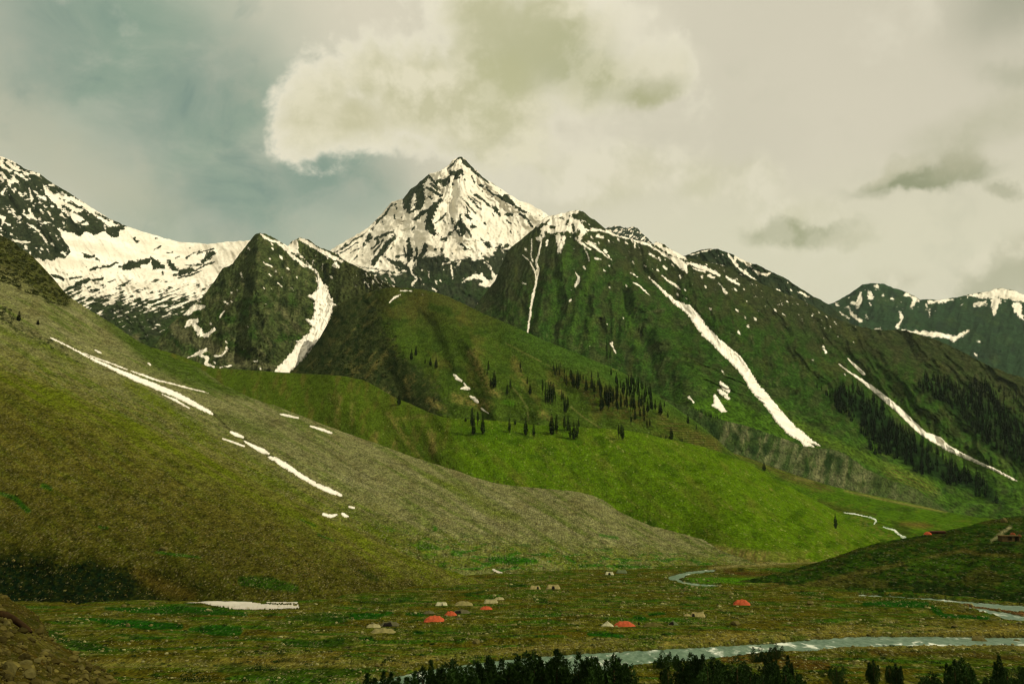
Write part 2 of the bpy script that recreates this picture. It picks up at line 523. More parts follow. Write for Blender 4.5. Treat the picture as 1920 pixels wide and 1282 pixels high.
B_SNOW = [TB(p) for p in (
    [(1215, 1140, 5), (1290, 1100, 14), (1380, 1085, 22), (1430, 1150, 22), (1490, 1130, 24), (1560, 1060, 12), (1560, 1010, 4)], [(1480, 1050, 12), (1500, 1100, 16)], [(1380, 1160, 14), (1480, 1175, 10)],
    [(760, 970, 7), (790, 1060, 9), (830, 1110, 7), (790, 1160, 12)], [(820, 960, 5), (825, 1000, 4)], [(1125, 1000, 8), (1135, 1080, 8), (1145, 1110, 5)], [(1410, 965, 5), (1470, 1025, 6)], [(1190, 990, 14), (1200, 960, 10)],
    [(1310, 950, 10), (1400, 930, 12)], [(1340, 930, 12)], [(865, 1110, 7)], [(990, 1130, 8)], [(1040, 1130, 7)], [(960, 1190, 8), (1000, 1220, 8)], [(1060, 980, 10), (1110, 975, 10)], [(1440, 960, 8)],
    [(930, 1050, 5), (935, 1100, 5)], [(880, 1040, 6)], [(1600, 860, 10)], [(1560, 870, 14)], [(600, 1090, 8), (640, 1140, 6)], [(430, 1090, 12), (480, 1080, 10)], [(560, 1110, 8)])]


def peak_color(px, py, t, D):
    n = fbm(px / 20, py / 20, 5, 51)
    C = np.broadcast_to(lin(50, 56, 42), px.shape + (3,)).copy()
    C = mixc(C, lin(36, 44, 34), sstep(0, 0.5, n))
    C = mixc(C, lin(78, 80, 62), sstep(0.25, 0.6, fbm(px / 9, py / 9, 4, 52)) * 0.6)
    C = mixc(C, lin(46, 66, 34), sstep(490, 540, py) * sstep(-0.3, 0.4, fbm(px / 30, py / 30, 4, 54)) * 0.8)
    a, r = peak_fan(px, py)
    L = np.interp(px, [560, 620, 680, 740, 766, 785, 800, 830, 850, 880, 920, 940, 960, 1000],
                  [500, 502, 508, 514, 512, 482, 478, 478, 492, 482, 480, 470, 465, 450])
    wx, wy = snow_warp(px, py, 3.2, 55)
    Sn = np.clip((L + 9 * fbm(px / 22, py / 22, 4, 57) - py) / 8, -1, 1)
    det = fbm(a * 34, r / 26, 4, 58) * 0.6 + fbm(px / 11, py / 11, 4, 59) * 0.7
    hi = np.clip((L - py) / 8, -1, 1)
    Sn = np.where(hi > 0, np.minimum(Sn, 0.75 - 1.0 * sstep(0.36, 0.62, det) * 1.5), Sn)
    fl = det - 0.50 - sstep(500, 590, py) * 0.25
    Sn = np.where(hi <= 0, np.maximum(Sn, np.clip(fl * 3, -1, 1)), Sn)
    nz = 2.6 * fbm((px - py * 0.3) / 7, py / 9, 4, 61)
    apply_strokes(Sn, wx, wy, B_ROCK, -1, 1.6, nz)
    apply_strokes(Sn, wx, wy, B_SNOW, 1, 1.6, nz * 0.7)
    return C, Sn, np.zeros(px.shape)


Layer('snow_peak', [(540, 530, 4600), (600, 486, 4800), (622, 468, 4900), (650, 450, 5000), (690, 428, 5100), (700, 418, 5150), (720, 396, 5200), (735, 378, 5200), (757, 372, 5200), (770, 355, 5200), (800, 330, 5200), (806, 326, 5200), (825, 321, 5200), (838, 312, 5200),
                  (850, 300, 5200), (859, 294, 5200), (866, 293, 5200), (875, 302, 5200), (888, 316, 5200), (905, 332, 5200), (930, 348, 5200), (955, 365, 5150), (975, 378, 5100), (990, 380, 5000), (1000, 386, 5000),
                  (1012, 393, 4900), (1027, 404, 4800), (1060, 425, 4700), (1120, 460, 4600), (1180, 500, 4500)],
      [(540, 640, 3500), (800, 660, 3500), (1000, 660, 3600), (1180, 660, 3600)], 540, 1180, 1.35, peak_relief, peak_color, rk=1.5, bow=0.05, jag=(2.6, 10), back=(2200, 0.7),
      mat=terrain_mat('peak_rock', 4.5, 0.5, 0.7))

# jagged tooth behind the right ridge
def tooth_relief(px, py, t):
    return -7 * ridged(px / 12, py / 16, 4, 71)


def tooth_color(px, py, t, D):
    C = np.broadcast_to(lin(52, 62, 54), px.shape + (3,)).copy()
    C = mixc(C, lin(36, 46, 42), sstep(0, 0.4, fbm(px / 8, py / 8, 4, 72)))
    Sn = np.clip(fbm((px + py) / 5.5, (py - px * 0.6) / 8, 4, 73) * 2.2 - 0.35, -1, 1) * np.where(px < 1168, 0.6, 1)
    return C, Sn, np.zeros(px.shape)


Layer('rock_tooth', [(1100, 440, 4700), (1138, 427, 4700), (1150, 424, 4700), (1163, 425, 4700), (1172, 427, 4700), (1178, 429, 4700), (1184, 425, 4700), (1196, 429, 4700), (1204, 438, 4700), (1215, 448, 4700), (1250, 480, 4600), (1280, 510, 4600)],
      [(1100, 560, 4000), (1280, 560, 4000)], 1100, 1280, 1.5, tooth_relief, tooth_color, jag=(4.0, 7), back=(900, 0.8), mat=terrain_mat('tooth_rock', 6.0, 0.4, 0.6))

# ------------------------------------------------------------------ C: snowy massif on the left
TC = lambda p: T(0, 280, 4.577, p)


def massif_relief(px, py, t):
    u = px - 0.55 * (py - 400)
    v = -22 * ridged(u / 46, (py + 0.3 * px) / 130, 5, 81) * sstep(0, 0.3, np.abs(px - 330) / 400 + 0.10)
    v -= 9 * ridged((px + 0.8 * py) / 20, (py - 0.3 * px) / 11, 4, 84) * sstep(470, 540, py)
    v += 26 * np.exp(-((px - 330) / 150) ** 2 - ((py - 500) / 60) ** 2)
    return v


C_ROCKPOLY = [(-900, -400), (0, 40), (60, 85), (190, 130), (330, 190), (440, 260), (560, 350), (690, 410), (850, 490), (930, 560), (1000, 600), (1110, 655), (1030, 690), (1025, 745), (960, 760), (900, 705), (830, 735), (745, 700),
              (690, 745), (560, 705), (490, 675), (540, 760), (585, 830), (612, 885), (550, 940), (490, 925), (450, 960), (400, 945), (370, 960), (330, 930), (270, 940), (150, 850), (0, 720), (-900, 700)]
C_SNOW = [TC(p) for p in (
    [(370, 300, 6), (400, 360, 22), (470, 430, 32), (560, 500, 36), (620, 560, 30), (700, 610, 34), (745, 645, 16)], [(480, 400, 20), (620, 430, 24), (700, 470, 28), (800, 530, 28), (870, 600, 20), (940, 640, 24), (1010, 650, 14)],
    [(700, 430, 16), (760, 500, 20), (850, 540, 14), (960, 620, 14)], [(560, 470, 24), (640, 520, 28), (700, 520, 18)],
    [(250, 510, 12), (280, 580, 16), (310, 610, 6)], [(200, 550, 8), (260, 590, 8)], [(230, 630, 6), (290, 670, 12), (340, 700, 10)], [(350, 730, 8), (400, 790, 10), (420, 830, 5)],
    [(0, 580, 18), (30, 600, 18), (15, 650, 10)], [(0, 250, 12), (30, 270, 14)], [(100, 780, 10), (180, 795, 16), (250, 800, 9)], [(330, 400, 12), (390, 430, 14)], [(250, 340, 8), (270, 400, 12), (270, 440, 8)],
    [(130, 200, 10), (200, 230, 12), (230, 270, 8)], [(60, 110, 14), (110, 150, 16), (170, 180, 10)], [(20, 150, 16), (90, 180, 16)], [(0, 110, 16), (30, 140, 14)], [(160, 380, 10), (200, 410, 8)], [(70, 290, 6), (90, 320, 8)], [(380, 630, 9), (430, 632, 6)],
    [(440, 490, 10), (460, 490, 7)], [(290, 490, 9)], [(130, 340, 8)], [(20, 380, 12), (40, 340, 8)], [(220, 840, 12)], [(410, 540, 7), (430, 570, 8)], [(540, 630, 9)], [(430, 310, 9), (470, 310, 6)], [(100, 510, 8), (140, 580, 7)],
    [(270, 200, 14), (330, 215, 10)], [(450, 600, 6)], [(350, 520, 7), (370, 545, 7)])]
C_ROCK = [TC(p) for p in (
    [(705, 890, 9), (740, 915, 22), (800, 920, 14)], [(820, 940, 8), (860, 965, 6)], [(780, 1035, 12), (830, 1015, 14)], [(860, 1015, 10), (950, 1000, 14), (1000, 975, 16)], [(1030, 1010, 14), (1110, 985, 26), (1200, 975, 30), (1270, 955, 22)],
    [(1060, 1020, 16), (1190, 1000, 22)], [(1310, 950, 26), (1340, 990, 44), (1390, 1010, 26)], [(1450, 965, 18), (1480, 1010, 30), (1520, 1040, 14)], [(1400, 1060, 16)], [(1490, 1080, 8), (1560, 1060, 24), (1640, 1030, 22)], [(1530, 1100, 10), (1640, 1080, 12), (1720, 1040, 8)],
    [(1740, 960, 22), (1790, 920, 28), (1831, 890, 20)], [(1600, 1000, 7), (1720, 985, 8)], [(440, 1078, 9), (500, 1095, 16), (550, 1125, 9)], [(640, 1160, 12), (700, 1140, 22), (760, 1120, 20)], [(800, 1125, 12), (880, 1110, 14)], [(600, 1110, 8), (690, 1095, 8)],
    [(1155, 765, 12), (1180, 800, 12)], [(1320, 860, 5), (1380, 830, 8)], [(1440, 890, 6), (1480, 880, 5)], [(1500, 930, 5), (1545, 915, 6)], [(1630, 850, 6)], [(1330, 765, 7), (1355, 768, 5)], [(1215, 880, 4)], [(1110, 770, 6)], [(900, 960, 5)], [(740, 1008, 5)], [(1600, 930, 6), (1640, 900, 5), (1730, 870, 5)],
    [(1690, 900, 5), (1831, 850, 7)], [(1620, 1060, 12), (1720, 1010, 8), (1831, 970, 10)], [(690, 640, 12), (760, 590, 18), (820, 600, 22), (880, 640, 18)], [(540, 490, 14), (600, 525, 16)], [(640, 490, 12), (700, 500, 16)], [(640, 545, 9), (720, 580, 8)], [(880, 575, 9), (960, 605, 9)], [(820, 550, 8), (860, 575, 7)],
    [(720, 440, 12), (800, 480, 18), (890, 535, 10)], [(920, 690, 16), (1000, 680, 14), (1060, 680, 10)], [(1040, 620, 12), (1100, 655, 10)])]


def massif_color(px, py, t, D):
    n = fbm(px / 24, py / 24, 5, 91)
    C = np.broadcast_to(lin(50, 57, 42), px.shape + (3,)).copy()
    C = mixc(C, lin(36, 46, 32), sstep(0, 0.5, n))
    C = mixc(C, lin(84, 86, 66), sstep(0.2, 0.6, fbm(px / 10, py / 10, 4, 92)) * 0.5)
    C = mixc(C, lin(50, 66, 34), sstep(540, 620, py) * sstep(-0.4, 0.3, fbm(px / 34, py / 34, 4, 94)))
    C = mixc(C, lin(98, 96, 70), sstep(0.1, 0.5, fbm((px + py) / 30, (py - px) / 70, 4, 95)) * sstep(600, 640, py) * 0.8)
    wx, wy = snow_warp(px, py, 3.4, 96)
    poly = TC(C_ROCKPOLY)
    inside = inpoly(px + 3 * fbm(px / 9, py / 9, 4, 97), py + 4 * fbm(px / 9, py / 9, 4, 98), poly)
    # snowfield thinning downwards into streaks that climb to the right
    u = (px + 0.9 * py) / 22; v = (py + 0.38 * px) / 5.2
    st = fbm(u, v, 4, 99, 0.55) * 0.75 + 0.5 * fbm(px / 13, py / 13, 4, 101)
    cov = np.interp(py - 0.06 * (px - 250), [430, 495, 530, 560, 590, 630, 680], [1.2, 0.95, 0.34, -0.02, -0.36, -0.6, -0.8])
    cov = cov - 0.25 * sstep(330, 430, px) * sstep(430, 470, py)
    Sn = np.clip((cov + st) * 2.0, -1, 1)
    uu = (px - 0.9 * py) / 15; vv = (py + 0.55 * px) / 26
    fl = fbm(uu, vv, 4, 103) * 0.8 + 0.5 * fbm(px / 8, py / 8, 4, 104)
    Sn = np.where(inside, np.clip((fl - 0.36 + 0.35 * sstep(60, 0, px) * sstep(380, 320, py)) * 2.5, -1, 1), Sn)
    nz = 2.4 * fbm((px - py * 0.3) / 8, py / 7, 4, 106)
    apply_strokes(Sn, wx, wy, C_SNOW, 1, 1.6, nz)
    apply_strokes(Sn, wx, wy, C_ROCK, -1, 1.6, nz * 1.2)
    return C, Sn, np.zeros(px.shape)


Layer('snowy_massif', [(-200, 235, 4300), (-80, 262, 4300), (0, 293, 4300), (20, 300, 4300), (45, 316, 4300), (75, 326, 4250), (100, 345, 4200), (130, 362, 4200), (165, 385, 4200), (200, 407, 4200), (240, 425, 4200), (262, 433, 4200), (300, 444, 4250), (340, 454, 4300), (390, 457, 4300),
                     (420, 454, 4300), (470, 450, 4200), (520, 460, 4100), (600, 500, 4000), (680, 560, 3900)],
      [(-200, 640, 2500), (100, 660, 2400), (300, 720, 2200), (420, 740, 2300), (680, 720, 2600)], -200, 680, 1.45, massif_relief, massif_color, rk=1.6, bow=0.12, jag=(2.2, 14), back=(1800, 0.6),
      mat=terrain_mat('massif_rock', 4.0, 0.5, 0.7))

# ------------------------------------------------------------------ D: dark pyramid and its ridge
TD = lambda p: T(250, 420, 4.577, p)
D_SPURS = [([(487, 436), (486, 500), (470, 560), (468, 640)], 20, 34), ([(487, 545), (500, 600), (490, 690)], 14, 22), ([(510, 600), (508, 690)], 12, 18), ([(487, 470), (440, 560), (415, 640)], 10, 12),
           ([(600, 470), (640, 520), (640, 580)], 16, 14), ([(545, 470), (560, 540), (575, 580)], 10, 6)]
D_GULLY = [([(462, 530), (452, 620), (445, 680)], 9, 16), ([(590, 500), (612, 560), (590, 620), (550, 690), (500, 750)], 24, 8), ([(545, 455), (580, 505)], 8, 6)]


def pyr_relief(px, py, t):
    v = -12 * ridged((px + 0.25 * (py - 440)) / 26, py / 70, 5, 111) - 6 * ridged(px / 11, py / 13, 4, 114)
    for pts, w, amp in D_SPURS:
        v -= amp * np.exp(-(np.minimum(stroke(px, py, [(x, y, 0) for x, y in pts]), 0) / w) ** 2)
    for pts, w, amp in D_GULLY:
        v += amp * np.exp(-(np.minimum(stroke(px, py, [(x, y, 0) for x, y in pts]), 0) / w) ** 2)
    return v


D_SNOW = [TD(p) for p in (
    [(1085, 80, 4), (1120, 110, 14), (1180, 140, 12), (1240, 160, 12), (1310, 215, 14), (1380, 290, 14), (1480, 350, 10), (1560, 400, 8)], [(1290, 160, 14), (1350, 200, 30), (1420, 260, 16), (1500, 340, 7), (1560, 400, 5)],
    [(1340, 140, 9), (1420, 125, 7), (1480, 150, 20), (1560, 205, 18), (1640, 245, 16), (1720, 290, 20), (1790, 320, 12)], [(1730, 350, 24), (1760, 365, 12)], [(1560, 270, 8), (1540, 340, 6)], [(1625, 330, 5), (1620, 380, 5)],
    [(1380, 165, 30), (1400, 200, 20)], [(1120, 330, 5), (1150, 350, 8), (1190, 370, 6)], [(1165, 430, 5), (1185, 450, 6)], [(1240, 505, 5), (1275, 540, 5)], [(1265, 285, 12)], [(1350, 545, 4), (1370, 560, 4)], [(1220, 405, 8)], [(1320, 380, 5), (1335, 395, 5)], [(1400, 460, 6)], [(1190, 175, 7)],
    [(1195, 215, 9)], [(1170, 300, 8)], [(1410, 310, 7), (1440, 345, 9), (1485, 375, 4)], [(925, 420, 8), (935, 460, 7)], [(780, 670, 7), (820, 688, 7)], [(845, 590, 7)], [(890, 565, 6)], [(840, 660, 6)], [(990, 210, 8)], [(985, 885, 7)], [(1120, 550, 6)], [(1185, 555, 5)], [(1640, 520, 10), (1660, 540, 8)], [(1700, 455, 9)],
    [(470, 1145, 6), (560, 1110, 16), (620, 1080, 14)], [(580, 1120, 16), (640, 1150, 18), (625, 1195, 16), (690, 1225, 10)], [(700, 1135, 9), (760, 1130, 9), (810, 1080, 10), (800, 1060, 7)], [(750, 1230, 6), (835, 1215, 8)], [(1040, 1180, 12), (1060, 1175, 9)], [(800, 1015, 9)], [(665, 855, 8)], [(1090, 1238, 8)], [(780, 750, 5), (740, 800, 6)],
    [(700, 1190, 6)], [(1275, 460, 4)], [(1700, 220, 5)], [(1660, 290, 8)], [(365, 785, 3), (420, 775, 8), (470, 760, 18), (530, 720, 24), (600, 710, 18)], [(470, 730, 8), (520, 690, 7), (575, 665, 5)],
    [(440, 880, 8), (480, 850, 28), (540, 825, 22)], [(520, 860, 24), (560, 910, 26), (580, 955, 22), (640, 955, 20), (690, 900, 14)])]


def pyr_color(px, py, t, D):
    n = fbm(px / 20, py / 20, 5, 121)
    C = np.broadcast_to(lin(68, 78, 46), px.shape + (3,)).copy()
    C = mixc(C, lin(42, 52, 30), sstep(-0.1, 0.45, n))
    C = mixc(C, lin(92, 94, 66), sstep(0.05, 0.5, fbm((px - py * 0.2) / 12, py / 26, 5, 122)) * 0.75)
    C = mixc(C, lin(46, 70, 26), sstep(0.0, 0.4, fbm(px / 32, py / 32, 4, 124)) * sstep(520, 580, py) * 0.9)
    C = mixc(C, lin(58, 62, 36), sstep(600, 660, px) * 0.8)
    C = mixc(C, lin(104, 102, 76), sstep(0, 6, stroke(px, py, TD([(860, 600, 40), (800, 720, 36), (750, 800, 12)]))) * 0.55)
    C = mixc(C, lin(96, 94, 70), sstep(-4, 8, stroke(px + 4 * n, py, TD([(1100, 560, 10), (1250, 700, 20), (1400, 880, 40), (1470, 960, 20)]))) * 0.6)
    C = mixc(C, lin(100, 99, 76), sstep(-4, 8, stroke(px + 6 * n, py + 4 * n, TD([(330, 860, 40), (400, 930, 60), (700, 1080, 60), (900, 1180, 60), (1200, 1230, 30)]))) * 0.7)
    wx, wy = snow_warp(px, py, 2.2, 126)
    Sn = np.full(px.shape, -1.0)
    fl = fbm((px - 0.7 * py) / 6, (py + 0.7 * px) / 11, 4, 127) - 0.72 + 0.45 * sstep(650, 690, px) * sstep(560, 530, py) * sstep(500, 515, py)
    Sn = np.maximum(Sn, np.clip(fl * 3, -1, 1))
    apply_strokes(Sn, wx, wy, D_SNOW, 1, 1.5, 1.6 * fbm(px / 6, py / 6, 3, 128))
    rk = [TD(p) for p in ([(1440, 190, 22), (1500, 250, 32), (1570, 300, 30)], [(1600, 300, 28), (1650, 330, 20)], [(1410, 260, 8), (1500, 350, 9)], [(1480, 215, 14)])]
    apply_strokes(Sn, wx, wy, rk, -1, 2.0, 2 * fbm(px / 6, py / 6, 3, 129))
    return C, Sn, np.zeros(px.shape)


Layer('rock_pyramid', [(230, 690, 2000), (272, 660, 2100), (294, 640, 2200), (322, 606, 2300), (348, 585, 2400), (381, 556, 2500), (403, 525, 2600), (416, 505, 2650), (436, 494, 2700), (457, 466, 2780), (470, 450, 2800), (478, 440, 2800), (487, 436, 2800), (500, 440, 2800),
                     (520, 449, 2800), (540, 462, 2800), (548, 452, 2850), (562, 445, 2850), (578, 449, 2850), (600, 464, 2800), (622, 472, 2750), (650, 490, 2650), (690, 510, 2500), (730, 532, 2350), (800, 560, 2250), (840, 600, 2200)],
      [(230, 720, 1700), (300, 740, 1650), (520, 740, 1650), (600, 740, 1850), (840, 760, 1900)], 230, 840, 1.4, pyr_relief, pyr_color, rk=2.1, bow=0.06, jag=(2.4, 9), back=(900, 0.9),
      mat=terrain_mat('pyramid_rock', 2.4, 0.65, 0.9))

# ------------------------------------------------------------------ E2: dark mountain behind the right ridge
TE = lambda p: T(1000, 360, 2.981, p)
TF = lambda p: T(980, 380, 4.577, p)


def back_relief(px, py, t):
    u = px - 0.5 * (py - 466)
    return -20 * ridged(u / 40, py / 110, 5, 131) - 5 * ridged(px / 12, py / 12, 4, 133)


BK_SNOW = [TE(p) for p in (
    [(1090, 345, 6), (1120, 390, 8), (1150, 425, 8), (1200, 465, 9), (1245, 490, 4)], [(1130, 365, 7), (1180, 390, 10), (1210, 405, 6)], [(1230, 435, 6), (1260, 455, 10), (1300, 465, 8), (1320, 455, 8)], [(880, 350, 4), (950, 330, 4), (1020, 320, 4)],
    [(1110, 495, 6), (1140, 505, 12)], [(1190, 508, 9)], [(1225, 530, 5), (1260, 560, 6), (1290, 580, 6), (1270, 603, 6)], [(1360, 545, 6), (1380, 560, 5)], [(1490, 560, 6), (1520, 575, 8), (1545, 585, 4)], [(1160, 380, 5), (1220, 420, 6)], [(1440, 545, 6)], [(1060, 350, 5)], [(1000, 400, 3), (1080, 420, 3)])]


def back_color(px, py, t, D):
    C = np.broadcast_to(lin(42, 54, 40), px.shape + (3,)).copy()
    C = mixc(C, lin(52, 60, 38), sstep(0, 0.5, fbm(px / 20, py / 20, 5, 135)))
    Sn = np.clip((fbm((px - py) / 7, (py + px) / 13, 4, 136) - 0.58) * 3, -1, 1)
    wx, wy = snow_warp(px, py, 2.4, 137)
    apply_strokes(Sn, wx, wy, BK_SNOW, 1, 1.5, 1.6 * fbm(px / 6, py / 6, 3, 138))
    return C, Sn, np.zeros(px.shape)


Layer('dark_mountain', [(1230, 500, 3900), (1270, 486, 3900), (1290, 477, 3900), (1310, 470, 3900), (1330, 466, 3900), (1345, 467, 3900), (1370, 475, 3900), (1400, 491, 3900), (1420, 496, 3900), (1450, 511, 3900), (1470, 520, 3900), (1500, 540, 3900), (1520, 552, 3900), (1555, 572, 3900), (1600, 610, 3900), (1700, 680, 3900)],
      [(1230, 600, 3300), (1700, 720, 3300)], 1230, 1700, 1.5, back_relief, back_color, rk=1.8, jag=(2.2, 10), back=(1200, 0.7), mat=terrain_mat('dark_mountain_rock', 5.0, 0.4, 0.6))

# ------------------------------------------------------------------ E: long green ridge on the right
def fan_u(px, py):
    u = np.asarray(px, float)
    for _ in range(4):
        a = np.interp(u, [900, 1000, 1085, 1130, 1200, 1300, 1450, 1700, 1950], [-0.3, -0.15, -0.16, -0.1, 0.38, 0.62, 0.85, 1.15, 1.2])
        u = px - a * (py - 430)
    return u


E_SPURS = [([(1060, 470), (1035, 560), (1022, 660), (1015, 760)], 12, 15), ([(1120, 480), (1090, 560), (1068, 650), (1050, 780)], 14, 20), ([(1160, 500), (1200, 560), (1240, 640), (1300, 760), (1380, 900)], 16, 16), ([(1190, 560), (1190, 640), (1215, 720), (1250, 860)], 11, 12),
           ([(1290, 500), (1360, 590), (1440, 660), (1540, 790), (1640, 930)], 18, 16), ([(1400, 560), (1480, 640), (1560, 700), (1660, 800), (1800, 960)], 20, 14), ([(1560, 600), (1640, 680), (1740, 760), (1960, 960)], 24, 16), ([(1640, 640), (1760, 740), (1900, 840), (2060, 980)], 24, 16), ([(1085, 395), (1090, 450), (1120, 480)], 14, 10)]
E_GULLY = [([(1005, 460), (1005, 520), (990, 625)], 8, 12), ([(1045, 520), (1035, 600), (1028, 660)], 9, 14), ([(1098, 560), (1080, 660)], 9, 12), ([(1220, 525), (1310, 600), (1380, 680), (1450, 770), (1530, 840), (1620, 940)], 16, 14), ([(1575, 685), (1680, 770), (1780, 850), (1890, 895), (2040, 960)], 15, 11),
           ([(1170, 550), (1200, 640), (1215, 700), (1240, 860)], 9, 12), ([(1230, 590), (1215, 640), (1230, 720), (1260, 860)], 8, 12), ([(1340, 560), (1420, 640), (1500, 760), (1600, 920)], 16, 9)]


def ridge_relief(px, py, t):
    u = fan_u(px, py)
    v = -25 * ridged(u / 46 + 0.25 * fbm(px / 50, py / 50, 3, 140), py / 240, 5, 141, 0.52) - 4.0 * ridged(px / 15, py / 22, 4, 145) * sstep(0.0, 0.55, t)
    for pts, w, amp in E_SPURS:
        v -= amp * np.exp(-(np.minimum(stroke(px, py, [(x, y, 0) for x, y in pts]), 0) / w) ** 2)
    for pts, w, amp in E_GULLY:
        v += amp * np.exp(-(np.minimum(stroke(px, py, [(x, y, 0) for x, y in pts]), 0) / w) ** 2)
    return v


E_SNOW = [TF(p) for p in (
    [(120, 195, 12), (200, 140, 14), (330, 105, 18), (440, 85, 20), (480, 75, 12)], [(170, 230, 24), (260, 180, 40), (380, 150, 48), (470, 180, 42), (520, 240, 26)], [(240, 240, 30), (340, 220, 34), (440, 230, 34)], [(300, 280, 24), (330, 370, 26), (310, 420, 16)], [(350, 300, 22), (345, 370, 10)],
    [(520, 240, 22), (490, 300, 22), (470, 310, 12)], [(170, 270, 26), (150, 320, 14), (120, 300, 10)], [(210, 330, 12), (205, 370, 6)], [(75, 310, 4), (80, 380, 4), (70, 440, 4), (90, 510, 5)],
    [(520, 230, 14), (640, 232, 12), (720, 245, 14), (800, 280, 12), (900, 300, 10), (1000, 335, 10), (1100, 370, 10), (1180, 425, 11), (1280, 480, 14), (1350, 540, 16), (1410, 600, 8)],
    [(1120, 340, 12), (1190, 370, 24), (1260, 410, 28), (1330, 450, 26), (1410, 480, 12)], [(1290, 480, 20), (1380, 530, 26), (1400, 580, 16)], [(1420, 520, 12), (1550, 550, 12), (1640, 590, 12), (1690, 620, 8)], [(1460, 560, 5), (1560, 595, 7)],
    [(455, 305, 9), (520, 360, 10), (580, 400, 8)], [(540, 340, 6), (620, 380, 14), (680, 430, 7), (765, 497, 3)], [(700, 410, 14), (720, 430, 12)], [(560, 330, 7), (620, 355, 7)], [(530, 395, 7), (555, 440, 6), (572, 500, 5)], [(530, 555, 10)], [(625, 478, 10), (670, 485, 5)], [(640, 285, 14), (690, 295, 10)], [(595, 300, 9)],
    [(450, 600, 4), (478, 640, 12), (470, 680, 16), (448, 720, 8)], [(400, 845, 6), (415, 830, 8)], [(920, 595, 3), (980, 635, 4)], [(955, 685, 7), (985, 700, 7), (1030, 740, 7), (1060, 770, 4), (1095, 800, 3)], [(1190, 625, 4), (1250, 670, 8), (1300, 700, 10), (1350, 745, 4)], [(1330, 790, 9)], [(1090, 440, 10), (1130, 462, 9)],
    [(1170, 470, 5), (1185, 500, 5)], [(1215, 545, 7), (1235, 565, 9)], [(1605, 620, 9), (1640, 645, 9)], [(1755, 635, 5), (1831, 690, 6)], [(1730, 770, 9)], [(1345, 620, 5), (1355, 645, 5)], [(1160, 580, 8)], [(1050, 548, 7)], [(945, 515, 8)], [(740, 540, 8)], [(705, 585, 9)], [(885, 715, 8)], [(745, 732, 7)],
    [(890, 345, 9)], [(960, 345, 5), (962, 385, 5)], [(820, 320, 9)], [(740, 330, 8)], [(650, 350, 6)], [(1540, 635, 8)], [(1565, 718, 7)], [(1390, 745, 8)], [(1405, 820, 5)], [(1385, 860, 6)], [(1605, 915, 7)], [(1680, 690, 4), (1740, 750, 4)], [(0, 690, 6), (25, 700, 5)], [(25, 405, 12)], [(770, 1200, 4), (768, 1230, 6)],
    [(575, 1225, 5)], [(730, 1045, 4)], [(865, 985, 5)], [(440, 575, 3)], [(415, 745, 4)])] + [TE(p) for p in (
    [(1080, 475, 5), (1130, 505, 10), (1150, 515, 7)], [(980, 465, 8), (1000, 478, 5)], [(900, 410, 6), (1040, 465, 6)], [(1060, 540, 5), (1080, 565, 5)], [(870, 1148, 6), (895, 1172, 4)], [(1240, 710, 7)], [(1200, 748, 6)], [(1150, 785, 8)], [(1140, 665, 7)], [(1185, 700, 4)], [(1350, 660, 5)], [(1420, 610, 4)],
    [(1055, 1000, 6), (1065, 1015, 5)], [(435, 850, 5), (462, 900, 3)], [(1620, 860, 4), (1635, 895, 7)], [(990, 655, 4)], [(1130, 545, 7)], [(1560, 940, 4)], [(1740, 1020, 4)], [(420, 360, 6)])]


